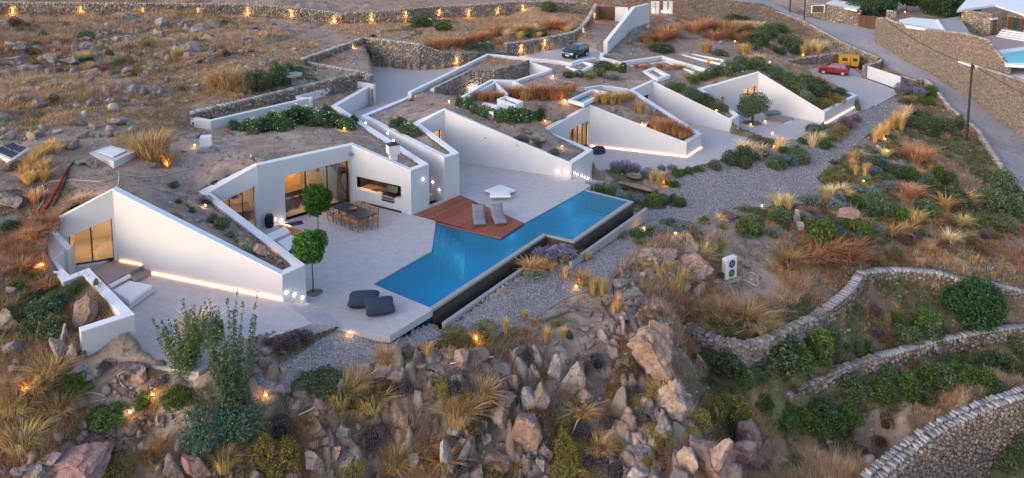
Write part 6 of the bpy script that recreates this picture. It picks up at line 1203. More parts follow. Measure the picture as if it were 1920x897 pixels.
# ---------------- lamps ----------------
def seg_hit(poly,px,py,out=.03):
    """where the pixel ray meets the vertical face through a wall line; moved out toward the camera"""
    d=ray(px,py); best=None
    for i in range(len(poly)-1):
        a,b=poly[i],poly[i+1]; ex,ey=b.x-a.x,b.y-a.y; den=d[0]*ey-d[1]*ex
        if abs(den)<1e-9: continue
        t=(a.x*ey-a.y*ex)/den; s_=(a.x*d[1]-a.y*d[0])/den
        if -.02<=s_<=1.02 and t>0:
            z=HC+d[2]*t; zt_=a.z*(1-s_)+b.z*s_
            if z<zt_+.1 and (best is None or t<best[0]): L=math.hypot(ex,ey); best=(t,Vector((d[0]*t,d[1]*t,z)),Vector((ey/L,-ex/L,0)),math.atan2(ey,ex))
    return best
def wall_light(poly,px,py,par=villa,pw=.45,r_=.04):
    h=seg_hit(poly,px,py)
    if not h: return
    _,p,n,a=h; mb=MB(); mb.tube(p+n*.002,p+n*.03,r_,n=10); rel(mb.build('wall_light',M['whitelamp']),par); lamp(par,p+n*.16+Vector((0,0,-.05)),pw,(1,.78,.55),.05)
ENDA=[R1[2],R1[3]]; CR=[R2[5],R2[6],R2[7]]
for q in ((537,548),(552,552.5),(567,557.5)): wall_light(ENDA,*q)
for q in ((1046,320.7),(1062,322),(1077,324),(1083,327),(1090,330),(1096,333),(1102.5,335),(1108.5,337.6)): wall_light(CR,*q,pw=.6)
for q in ((172,637),(196,641),(219,645),(243,648)):
    wall_light([offs(LW,.42)[4],offs(LW,.42)[5]][::1],*q,par=lw)
wall_light([R1[7],R1[8]],793,336,pw=.4)
for q in ((516,411.5),(527,412)): wall_light([R1[5],R1[6]],*q)
for q in ((811.5,341.5),(823.5,356)): wall_light([R2[1],R2[2]],*q)
for q in ((686,231),(727,250),(738,264)): wall_light([R2[1],R2[2]],*q)
for q in ((1375,238),(1378,242),(1383,246)): wall_light([R2[14],R2[15]],*q)
for q in ((910,224+35),(970,273)): 
    h=seg_hit([R2[5],R2[6]],*q)
    if h: mb=MB(); mb.tube(h[1]+h[2]*.002,h[1]+h[2]*.02,.09,n=12); rel(mb.build('vent_disc',M['curb']),villa)
# led strips at the foot of walls
def led(a,b,z,par=villa,out=.05):
    d=(b-a); d.z=0; L=d.length; d.normalize(); n=Vector((d.y,-d.x,0)); m_=(a+b)/2+n*out; mb=MB(); mb.box((m_.x,m_.y,z),(L,.035,.03),math.atan2(d.y,d.x)); rel(mb.build('led_strip',M['led']),par)
s=(R1[1],R1[2]); led(s[0].lerp(s[1],u_at(*s,284,ZA+.1)),s[1],ZA+.05); led(s[0].lerp(s[1],.02),s[0].lerp(s[1],u_at(*s,266,ZA+.4)),ZA+.41)
s=(R2[9],R2[10]); led(s[0].lerp(s[1],.01),s[1],ZD+.05); led(R2[10],R2[11],ZD+.05)
led(R2[18],R2[19],ZF+.04)
def gridlamp(poly,px,py,label,k,base):
    h=seg_hit(poly,px,py)
    if not h: return
    _,p,n,a=h; t=thing('wall_lamp',label,'wall lamp',(p.x,p.y,p.z),a,group='lamps on the rubble walls')
    mb=MB(); mb.box((0,-.12,0),(.16,.12,.2)); mb.build('housing',M['darkframe'],t); mb=MB(); mb.box((0,-.13,-.115),(.12,.1,.03)); mb.build('lens',M['yellowlamp'],t); mb=MB(); mb.box((0,-.13,.115),(.12,.1,.03)); mb.build('lens',M['yellowlamp'],t)
    lamp(t,p+n*.30+Vector((0,0,-.3)),(7+7*random.random()),(1,.50,.14),.06)
    lamp(t,p+n*.26+Vector((0,0,.28)),5,(1,.50,.14),.05)
W1L=['at the far left end of the hillside wall','above bare golden grass near the left of the hillside wall','directly above the topmost grey boulder of the rubble heap','right of the topmost grey boulder, above flat stones','above the right end of the grey boulder line','above the reddish bare slope, left of the wall bend','just left of the low bend in the hillside wall','just right of the low bend in the hillside wall','above pale grass, left of two green mounds','above the larger green mound on the upper terrace','right of the two green mounds on the upper terrace','above the left end of the russet grass bed','at the right end of the hillside wall']
for k,(x,y) in enumerate([(25,19),(152,18),(268,20),(372,20),(465,21),(547,24),(627,36),(696,33),(761,27),(823,23),(878,23),(933,20),(980,14)]):
    nm=min(LMK,key=lambda q:(q[0]-x)**2+((q[1]-y)*3)**2)[2]
    gridlamp(W1p,x,y,'amber wall lamp '+W1L[k],k,'')
for x,y,lb in ((605,122,'amber lamp at the short left part of the parking court wall'),(661,92,'amber lamp left of the inner corner of the parking court wall'),(855,112,'amber lamp on the parking wall above the white parapet'),(976,90,'amber lamp where the parking wall ends, above the driveway'),(1020,78,'amber lamp on the ramp wall, left of the blue car'),(1092,57,'amber lamp at the foot of the gate ramp'),(1113,29,'amber lamp beside the slatted gate')):
    gridlamp((W2p if x<950 else W3p),x,y,lb,0,'')
def garden_light(px,py,label,pw=6,col=(1,.5,.12),yel=True,lift=.12,r_=.035):
    p=G(px,py+2); t=thing('garden_light',label,'garden light',p,group='garden spotlights'); mb=MB(); mb.tube((0,0,-.05),(0,0,lift),.02,n=6); mb.build('spike',M['darkframe'],t)
    mb=MB(); mb.tube((0,-.0,lift),(0,-.08,lift+.07),r_,r_*1.2,n=10); mb.build('lens',M['yellowlamp' if yel else 'warm'],t); lamp(t,p+Vector((0,-.16,lift+.14)),pw,col,.05)
GL=[(316,312,'amber spotlight glowing under the arching grass mound',16),(366,276,'red-amber spotlight by the small cube vent',2),(386,388,'bright yellow spotlight among stones between the two front wedges',7),(497,470,'amber spotlight on the round rock in the narrow planter',7),(80,500,'amber spotlight outside the low zigzag wall',9),(56,737,'amber spotlight low in the dry grass at the left edge',9),(288,746,'yellow spotlight beside the pointed rock',7),(246,784,'yellow spotlight in the lowest green shrub pair',5),(656,630,'amber spotlight at the front corner of the pool terrace',4),(893,640,'yellow spotlight on the olive domes above the ravine',9),(1034,462,'bright spotlight in the lavender by the pool notch',9),(1080,540,'small amber spotlight beside blond tufts and gravel',3),(1244,345,'warm spotlight by the flat pink boulder',9),(1207,430,'bright spotlight in the green island on the gravel',9),(1266,440,'bright spotlight on top of the big pale boulder',8),(1058,190,'yellow spotlight in the tawny roof grass',9),(1022,230,'amber spotlight at the right end of the roof shrubs',6),(1204,234,'amber spotlight in the planted top of the east wedge',5),(1054,276,'yellow spotlight in the narrow east planter',5),(1343,208,'amber spotlight at the tip of the narrow wedge planter',8),(1434,228,'warm spotlight right of the olive tree',4),(1407,234,'reddish spotlight at the foot of the olive tree',2),(1448,250,'tiny amber spotlight on the far court edge',1),(1427,292,'yellow spotlight among blond tufts by the path',4),(1450,276,'yellow spotlight left of the path shrubs',3),(1443,117,'bright spotlight on the slope left of the red car bay',8),(1387,48,'spotlight in the blond grass below the road',3),(1467,59,'amber spotlight in the green slope below the road',7),(1378,78,'yellow spotlight among russet grasses below the road',6),(1505,104,'strong yellow spotlight in blond tufts above the red car',12),(1659,262,'amber spotlight inside the tall grass clump by the path',6),(1663,284,'yellow spotlight just below the tall grass clump',7),(1618,342,'amber spotlight at a lone golden tuft',5),(1428,388,'yellow spotlight above the green shrubs on the gravel bend',5),(1168,125,'yellow spotlight behind the bent white parapet',7),(1131,140,'amber spotlight before the square box upstand',5),(1036,144,'warm spotlight at the end of the sunken court wall',9),(842,192,'tiny amber spotlight on the bare roof soil',2),(646,243,'amber spotlight under the white-flowering shrubs',9),(1600,36,'round lamp on the garden wall left of the brown gate',6),(1696,22,'lamp in the forecourt of the neighbour, left one',6),(1738,9,'lamp in the forecourt of the neighbour, right one',6),(500,748,'small yellow lamp at the foot of the slim tree',3),(1061,192,'second yellow spotlight right of the tawny grass',3)]
for x,y,lb,pw_ in GL: garden_light(x,y,lb,pw_*.5)
# ---------------- furniture ----------------
def pillow(mb,c,w_,d_,h,rz=0,rx=0,n=10,mi=0,flat=.4):
    Mx=Matrix.Translation(c)@Matrix.Rotation(rz,4,'Z')@Matrix.Rotation(rx,4,'X'); vs=[];fs=[]
    for sgn in (1,-1):
        o=len(vs)
        for i in range(n+1):
            for j in range(n+1):
                u=i/n*2-1; v=j/n*2-1; k=max(0,(1-u**4)*(1-v**4))**flat; f=1-.05*(1-abs(u))*abs(v)-.05*(1-abs(v))*abs(u)
                vs.append(Mx@Vector((u*w_/2*f,v*d_/2*f,sgn*h/2*k)))
        for i in range(n):
            for j in range(n):
                a=o+i*(n+1)+j; q=(a,a+n+1,a+n+2,a+1); fs.append(q if sgn>0 else q[::-1])
    mb.add(vs,fs,mi)
def cushion(label,px,py,w_,d_,h,rz,m_,z=0,group=None,tilt=0.,name='floor_cushion',cat='cushion'):
    p=P(px,py,z+h/2); mb=MB(); pillow(mb,(0,0,0),w_,d_,h,n=14); o=mb.build(name,m_,smooth=True); o.location=(p.x,p.y,z+h/2+abs(math.sin(tilt))*d_/2); o.rotation_euler=(tilt,0,rz); tag(o,label,cat,group); return o
cushion('slate-blue floor cushion lying flat, left of the pair on the terrace',682,561,1.55,1.2,.6,.1,M['blue_cush'])
cushion('slate-blue floor cushion leaning on its neighbour, right of the pair on the terrace',712,577,1.45,1.1,.55,.28,M['blue_cush'],tilt=.15)
cushion('big square white cushion beneath, its corners poking out left and right',938,358,1.7,1.7,.26,.80,M['white_cush'])
cushion('big square white cushion lying squarely on top of another on the terrace',938,364,1.5,1.3,.26,.03,M['white_cush'],z=.16)
# beanbag
p=P(1121,287,ZD); mb=MB(); n=18; vs=[];fs=[]
for i in range(9):
    ph=i/8*math.pi/2; 
    for k in range(n): a=k/n*6.283; rr_=1+.12*math.sin(3*a+1)+.06*math.sin(7*a); vs.append((math.cos(ph)**.6*.62*rr_*math.cos(a)+(.1*i/8),math.cos(ph)**.6*.5*rr_*math.sin(a),.62*math.sin(ph)**.9))
for i in range(8):
    for k in range(n): fs.append((i*n+k,i*n+(k+1)%n,(i+1)*n+(k+1)%n,(i+1)*n+k))
mb.add(vs,fs); o=mb.build('beanbag',M['blue_cush'],smooth=True); o.location=p; tag(o,'dark slate beanbag slumped against the glowing foot of the east wedge wall','beanbag')
# beanbag loungers on the deck
def lounger(label,foot,head):
    a=P(*foot,.06); b=P(*head,.06); d=(b-a); L=d.length; ang=math.atan2(d.y,d.x)-math.pi/2; t=thing('lounger',label,'lounger',(a.x,a.y,.06),ang,group='grey loungers on the deck')
    mb=MB(); pillow(mb,(0,.62,.17),.82,1.35,.42,n=12,flat=.22); mb.build('seat',M['grey_cush'],t,smooth=True)
    mb=MB(); pillow(mb,(0,1.42,.42),.84,.95,.30,rx=.85,n=12,flat=.22); mb.build('backrest',M['grey_cush'],t,smooth=True)
    mb=MB(); pillow(mb,(0,1.10,.36),.76,.45,.16,rx=.35,n=10); mb.build('head_pillow',M['grey_cush'],t,smooth=True)
lounger('grey beanbag lounger on the deck, the one nearer the house',(900,425),(896,396))
lounger('grey beanbag lounger on the deck, the one nearer the pool end',(940,423),(924,391))
# white daybed in the west court
def bedq(label,quad,z0,z1,nm='daybed'):
    q=[P(*c,z1) for c in quad]; c=sum(q,Vector())/4; t=thing(nm,label,'daybed',(c.x,c.y,z0)); A_=sum(q[i-1].x*q[i].y-q[i].x*q[i-1].y for i in range(4))
    if A_<0: q=q[::-1]
    mb=MB(); mb.prism([(p.x,p.y) for p in q],z0+.03,z1-.2); rel(mb.build('bed_base',M['white'],bevel=.01),t); 
    qq=[c+(p-c)*.985 for p in q]; mb=MB(); mb.prism([(p.x,p.y) for p in qq],z1-.195,z1); rel(mb.build('mattress',M['white_cush'],bevel=.04),t); return t
t=bedq('square white daybed with a round bolster in the west court',((212,543.5),(243,525.7),(286,534.5),(243,565)),ZA,ZA+.45)
mb=MB(); mb.tube(P(205,538,ZA+.58),P(243,518,ZA+.58),.11,n=14); rel(mb.build('bolster',M['white_cush'],smooth=False),t)
mb=MB(); mb.prism([(p.x,p.y) for p in pv('174 507|207 487|268 499|201 533',ZA+.35)],ZA,ZA+.35); tag(mb.build('door_platform',M['stoneslab']),kind='structure')
mb=MB(); mb.prism([(p.x,p.y) for p in pv('268 500|284 511|252 527|236 515',ZA+.17)],ZA,ZA+.17); tag(mb.build('door_platform',M['stoneslab']),kind='structure')
# sunbeds and wooden step left of the dining terrace
def sunbed(label,quad,z):
    q=[P(*c,z) for c in quad]; c=sum(q,Vector())/4; t=thing('sunbed',label,'sunbed',(c.x,c.y,0),group='white sunbeds by the house')
    A_=sum(q[i-1].x*q[i].y-q[i].x*q[i-1].y for i in range(4)); qs=q if A_>0 else q[::-1]
    mb=MB(); mb.prism([(p.x,p.y) for p in qs],.05,z-.12); rel(mb.build('bed_base',M['blue_cush']),t); mb=MB(); mb.prism([(p.x,p.y) for p in qs],z-.115,z); rel(mb.build('mattress',M['white_cush'],bevel=.03),t); return t
sunbed('white sunbed mattress next to the sloping white coping, near the first ball tree',((520,453),(545,441),(564,446),(540,470)),.42)
t=thing('backrest_cushion','long white bolster cushion lying across behind the sunbed','cushion',P(523,438,.4)); mb=MB(); a,b=P(505,447,.55),P(539,431,.55); d=(b-a); mb.box((a+b)/2,(d.length,.55,.14),math.atan2(d.y,d.x),rx=.5); rel(mb.build('pad',M['white_cush'],bevel=.04),t)
mb=MB(); mb.prism([(p.x,p.y) for p in pv('519 423|527 421|565 432|563 444|549 440',.03)],.0,.03); t=mb.build('wooden_step',M['deck']); tag(t,'flat reddish timber step between black pot and sunbed','deck')
led(P(527,421,0),P(545,426,0),.06,out=.0)
p=P(505.5,426,0); t=thing('garden_pot','tall black barrel-shaped pot beside the glass door','pot',p); mb=MB(); prof=[(0,.2),(.1,.25),(.35,.30),(.6,.28),(.75,.22),(.8,.20)]; n=20; vs=[(math.cos(k/n*6.283)*r_,math.sin(k/n*6.283)*r_,z) for z,r_ in prof for k in range(n)]; fs=[(i*n+k,i*n+(k+1)%n,(i+1)*n+(k+1)%n,(i+1)*n+k) for i in range(5) for k in range(n)]+[tuple(range(5*n,6*n))]
mb.add(vs,fs); mb.build('pot_body',M['black'],t,smooth=True); mb=MB(); mb.tube((0,0,.79),(0,0,.83),.21,.2,n=20); mb.build('rim',M['darkframe'],t)
p=P(552,421,.01); mb=MB(); mb.box((0,0,.012),(1.1,.6,.024),.45); o=mb.build('door_mat',M['blue_cush']); o.location=P(551,420,0); tag(o,'grey doormat on the terrace before the dining room glass','doormat')
# dining table
T4=[P(622,386,.76),P(645,379,.76),P(702,400.5,.76),P(684,409,.76)]; c=sum(T4,Vector())/4; dv=((T4[2]-T4[1])+(T4[3]-T4[0]))/2; ang=math.atan2(dv.y,dv.x); TL=dv.length; TW=1.15
t=thing('dining_table','long dark stone-topped dining table with chairs round it on the terrace','table',(c.x,c.y,0),ang)
loc(t,'tabletop',(0,0,.74),(TL,TW,.05),M['tabletop'])
for sx in (-1,1):
    for sy in (-1,1): loc(t,'leg',(sx*(TL/2-.55),sy*.33,.36),(.09,.09,.7),M['teak'],ry=sx*.12,bev=0)
    loc(t,'cross_beam',(sx*(TL/2-.6),0,.66),(.09,.8,.08),M['teak'],bev=0)
loc(t,'long_beam',(0,0,.62),(TL-1.2,.09,.08),M['teak'],bev=0)
bw=thing('bowl','round wooden bowl in the middle of the dining table','bowl',(c.x,c.y,.766)); mb=MB(); n=16; prof=[(0,.1),(.05,.2),(.11,.24),(.11,.22),(.04,.15),(.02,0.01)]; vs=[(math.cos(k/n*6.283)*r_,math.sin(k/n*6.283)*r_,z) for z,r_ in prof for k in range(n)]; fs=[(i*n+k,i*n+(k+1)%n,(i+1)*n+(k+1)%n,(i+1)*n+k) for i in range(5) for k in range(n)]; mb.add(vs,fs); mb.build('bowl_body',M['teak'],bw,smooth=True)
def chair():
    t=thing('dining_chair','x','chair',group='teak dining chairs')
    loc(t,'seat',(0,0,.44),(.52,.5,.05),M['rope'])
    for sx in (-1,1):
        loc(t,'leg',(sx*.25,.24,.22),(.04,.04,.44),M['teak'],bev=0); loc(t,'leg',(sx*.25,-.24,.36),(.04,.04,.72),M['teak'],rx=.12,bev=0); loc(t,'armrest',(sx*.28,.0,.66),(.05,.52,.035),M['teak'],bev=0); loc(t,'arm_post',(sx*.26,.24,.55),(.04,.04,.24),M['teak'],bev=0)
    loc(t,'backrest',(0,-.29,.70),(.54,.05,.2),M['rope'],rx=.15); return t
ch0=chair(); cnt=0
def putchair(u,v,rz,lb):
    global cnt
    o=ch0 if cnt==0 else copy_tree(ch0); cnt+=1
    q=Vector((c.x,c.y,0))+Vector((math.cos(ang)*u-math.sin(ang)*v,math.sin(ang)*u+math.cos(ang)*v,0)); o.location=q; o.rotation_euler=(0,0,ang+rz); o['label']=lb
for k,lb in enumerate(['teak chair on the near side of the table, closest to the ball tree','teak chair on the near side of the table, second from the ball tree','teak chair on the near side of the table, third from the ball tree']): putchair((-1.2+.95*k)*TL/3.6,-.82,0,lb)
for k,lb in enumerate(['teak chair on the kitchen side of the table, nearest the glass door','teak chair in the middle of the kitchen side of the table','teak chair on the kitchen side of the table, nearest the pool']): putchair((-.85+.95*k)*TL/3.6,.82,math.pi,lb)
putchair(TL/2+.25,0,math.pi/2,'teak chair at the pool end of the dining table'); putchair(-.1,-.84,0,'x') if False else None
putchair((-1.2+2.75)*TL/3.6,-.82,.1,'teak chair at the near right corner of the dining table')
# ---------------- roof fittings ----------------
t=thing('chimney','square white chimney with a dark pitched cap on the kitchen wedge','chimney',P(737,296,3.4)); q=t.location
def lb_(t,nm,c_,dim,mm,rz=0,bev=.01): 
    mb=MB(); mb.box(c_,dim,rz); return mb.build(nm,mm,t,bevel=bev)
lb_(t,'neck',(0,0,.05),(.5,.5,.5),M['white'],.45); lb_(t,'chimney_head',(0,0,.62),(.75,.75,.62),M['white'],.45)
mb=MB(); R_=Matrix.Rotation(.45,4,'Z'); vs=[R_@Vector(v) for v in ((-.4,-.4,.94),(.4,-.4,.94),(.4,.4,.94),(-.4,.4,.94),(0,0,1.12))]; mb.add(vs,[(0,1,4),(1,2,4),(2,3,4),(3,0,4),(3,2,1,0)]); mb.build('cap',M['darkframe'],t)
p=G(387,282); t=thing('vent_cube','small white cube vent on a slab, on the soil behind the roof','vent',p); lb_(t,'slab',(0,0,.03),(1.15,.85,.12),M['curb'],.3); lb_(t,'neck',(0,0,.2),(.35,.35,.3),M['white'],.3); lb_(t,'vent_body',(0,0,.6),(.68,.62,.62),M['coping'],.3)
def boxpix(name,label,cat,quad,z,h,lid=None):
    q=[P(*c_,z) for c_ in quad]; A_=sum(q[i-1].x*q[i].y-q[i].x*q[i-1].y for i in range(4)); q=q if A_>0 else q[::-1]; cc=sum(q,Vector())/4; t=thing(name,label,cat,(cc.x,cc.y,z-h)); mb=MB(); mb.prism([(p.x,p.y) for p in q],z-h,z); rel(mb.build('box_body',M['white'],bevel=.015),t); return t,q,cc
t,q,cc=boxpix('drain_box','low white concrete box with a square lid on the hillside soil','box',((166,287),(206,272),(254,284),(213,303)),5.1,.6)
mb=MB(); mb.prism([(cc.x+(p.x-cc.x)*.62,cc.y+(p.y-cc.y)*.62) for p in q],5.13,5.18); rel(mb.build('lid',M['coping'],bevel=.01),t)
mb=MB(); mb.prism([(cc.x+(p.x-cc.x)*.58,cc.y+(p.y-cc.y)*.58) for p in q],5.1,5.13); rel(mb.build('gasket',M['darkframe']),t)
t,q,cc=boxpix('vent_box','white box with dark louvred panels on top at the left edge','box',((-18,283),(12,262),(58,278),(22,302)),5.5,.4)
for k in range(2):
    for j in range(6):
        a=q[0].lerp(q[1],.0); P00=lambda u,v:(q[0].lerp(q[1],u)).lerp(q[3].lerp(q[2],u),v); u0=.12+k*.42; v0=.12+.125*j; r4=[P00(u0,v0),P00(u0+.36,v0),P00(u0+.36,v0+.09),P00(u0,v0+.09)]
        mb=MB(); A_=[(p.x,p.y) for p in r4]; mb.prism(A_,5.5,5.54); rel(mb.build('louvre',M['blue_cush']),t)
# security lamp on wall of main wing
h=seg_hit([R1[5],R1[6]],655,289); 
if h: mb=MB(); mb.tube(h[1]+h[2]*.0,h[1]+h[2]*.22,.1,.12,n=12); rel(mb.build('wall_spotlight',M['curb']),villa)
# stone table thing in the bushes
p=G(550,160); t=thing('stone_table','small grey stone table on a pedestal among dark shrubs','table',p); mb=MB(); mb.tube((0,0,0),(0,0,.75),.25,.2,n=10); mb.build('pedestal',M['rockgrey'],t); mb=MB(); mb.tube((0,0,.75),(0,0,.95),.75,.8,n=14); mb.build('slab',M['curb'],t)
# ---------------- air conditioner ----------------
p=G(1365,520); p0=P(1367,522,p.z+.05); t=thing('air_conditioner','white outdoor air conditioner unit with two stacked fans on a pad','air conditioner',p0,.55)
lb_(t,'pad',(0,.1,-.08),(1.5,.9,.16),M['curb']); lb_(t,'casing',(0,0,.72),(.95,.38,1.35),M['whitegate'],bev=.03)
for z in (.42,1.02):
    mb=MB(); n=20; mb.tube((.0,-.192,z),(.0,-.21,z),.25,n=n); mb.build('fan_recess',M['blue_cush'],t)
    mb=MB(); 
    for k in range(6): a=k/6*6.283; mb.box((math.cos(a)*.12,-.216,z+math.sin(a)*.12),(.2,.01,.06),0,ry=-a)
    mb.tube((0,-.215,z),(0,-.235,z),.05,n=10); mb.build('fan_blades',M['steel'],t)
for k in range(8): lb_(t,'vent_slat',(-.478,0,.2+.14*k),(.01,.3,.06),M['curb'],bev=0)
mb=MB(); mb.box((-.7,.05,.25),(.35,.25,.5)); mb.build('junction_box',M['darkframe'],t)
# ---------------- cables, pipes, poles ----------------
def cable(name,label,pts,r_,m_,cat='pipe',parent=None):
    V_=[Vector(p) for p in pts]; Q=[]
    for i in range(len(V_)-1):
        p0=V_[max(i-1,0)];p1=V_[i];p2=V_[i+1];p3_=V_[min(i+2,len(V_)-1)]
        for k in range(5):
            t=k/5; Q.append(.5*((2*p1)+(p2-p0)*t+(2*p0-5*p1+4*p2-p3_)*t*t+(3*p1-p0-3*p2+p3_)*t**3))
    Q.append(V_[-1]); mb=MB(); n=6; vs=[]
    for i,q in enumerate(Q):
        d=(Q[min(i+1,len(Q)-1)]-Q[max(i-1,0)]).normalized(); u=Vector((-d.y,d.x,0)); u=u.normalized() if u.length>1e-4 else Vector((1,0,0)); w2=d.cross(u)
        vs+=[q+(u*math.cos(k/n*6.283)+w2*math.sin(k/n*6.283))*r_ for k in range(n)]
    fs=[(i*n+k,i*n+(k+1)%n,(i+1)*n+(k+1)%n,(i+1)*n+k) for i in range(len(Q)-1) for k in range(n)]; mb.add(vs,fs); o=mb.build(name,m_,smooth=True)
    if label: tag(o,label,cat)
    else: rel(o,parent)
    return o
def gl(s,l=.05):
    out=[]
    for q in s.split('|'): p=G(*map(float,q.split())); out.append((p.x,p.y,p.z+l))
    return out
cable('red_pipe','red flexible conduit running down the soil to the first roof wedge',gl('128 318|122 330|112 348|102 366|93 384|84 398|77 412',.1),.07,M['redhose'])
cable('black_pipe','black flexible pipe beside the red conduit',gl('140 306|130 318|126 334|120 350|110 372|100 390',.08),.05,M['blackhose'])
cable('pale_pipe','thin pale pipe curving past the drain box and the roof peak',gl('92 345|120 342|150 340|185 343|210 338|222 325|222 345|216 355'),.025,M['whitehose'])
cable('pale_pipe','thin pale pipe looping from the yellow tussocks at the left',gl('80 350|84 368|80 385|68 398'),.025,M['whitehose'])
cable('pale_pipe','long thin pale pipe across the soil right of the drain box',gl('222 328|260 334|300 332|330 326|360 318|380 300'),.022,M['whitehose'])
cable('pale_pipe','pale irrigation hose curled on the sandy hollow, lower left',gl('120 766|150 752|175 745|200 752|160 762|125 768'),.03,M['whitehose'])
cable('pale_pipe','pale hose curving round the pointed rock',gl('252 735|232 728|222 715|232 704|250 700'),.03,M['whitehose'])
cable('black_cable','black cable drooping down the rock left of the big pale boulder',gl('1192 505|1165 515|1152 530|1152 560|1180 570|1178 600|1160 612|1150 640'),.03,M['blackhose'])
cable('black_cable','black cable looping beside the stone kerb',gl('1128 570|1140 590|1150 605|1152 625|1148 660'),.025,M['blackhose'])
cable('black_cable','thick black pipe bundle running to the air conditioner',gl('1312 438|1325 450|1335 465|1350 480|1356 495',.08),.07,M['blackhose'])
cable('pale_pipe','pale pipe looped on the ground right of the air conditioner',gl('1382 535|1392 522|1405 515|1418 520|1420 538|1400 530|1385 528'),.03,M['whitehose'])
cable('grey_pole','thin grey wooden pole lying across the dry slope',gl('560 792|585 772|612 755',.12),.04,M['whitehose'],'pole')
cable('steel_pipe','short steel pipe resting on the edging rocks',gl('844 692|870 688|925 678',.2),.05,M['steel'],'pipe')
# low stone kerb below the pool (L shape)
for s_,lb in (('1008 600|1062 580|1080 582','pale flat stone kerb at the edge of the gravel, left arm'),('1080 582|1110 595|1150 610|1160 618','pale flat stone kerb below the blond tufts, right arm')):
    pts=gl(s_,.0); t=thing('stone_kerb',lb,'kerb',pts[0])
    for i in range(len(pts)-1):
        a,b=Vector(pts[i]),Vector(pts[i+1]); n_=max(1,int((b-a).length/.55)); 
        for k in range(n_):
            m_=a.lerp(b,(k+.5)/n_); d=(b-a); mb=MB(); mb.box((m_.x,m_.y,m_.z+.04),(d.length/n_-.03,.55,.16),math.atan2(d.y,d.x)+random.uniform(-.08,.08)); rel(mb.build('stone',M['rock'],bevel=.03),t)
def pole(label,px,py,topy,r_=.12,z=None,name='utility_pole',lean=0):
    p=G(px,py) if z is None else P(px,py,z); h=Zat(p.y,topy)-p.z; t=thing(name,label,'pole',p); mb=MB(); mb.tube((0,0,-.3),(lean,0,h),r_,r_*.7,n=10); mb.build('shaft',M['polewood'],t)
    mb=MB(); mb.box((lean,-.12,h-.35),(.18,.25,.35)); mb.build('insulator',M['blackhose'],t); return Vector((p.x+lean,p.y,p.z+h-.2))
tp=pole('dark wooden utility pole standing against the pale road and tall rubble wall',1812,264,119,.13)
mat_pole=M['bark']
lo=pole('dark utility pole at the top edge beside the upper road, left one',1481,20,-40,.13,z=3.0)
l2=pole('pole wrapped in green creeper beside the upper road, right one',1508,33,-40,.12,z=2.6)
a=Vector(P(1640,20,9.)); 
cable('power_line','black overhead wire sagging from the top right wall to the utility pole',[tuple(a.lerp(tp,k/6)+Vector((0,0,-.7*math.sin(k/6*math.pi)))) for k in range(7)],.03,M['blackhose'],'wire')
b=tp+Vector((2.5,-28,-2.5)); cable('power_line','black overhead wire running from the utility pole over the road to the lower right',[tuple(tp.lerp(b,k/6)+Vector((0,0,-.9*math.sin(k/6*math.pi)))) for k in range(7)],.03,M['blackhose'],'wire')
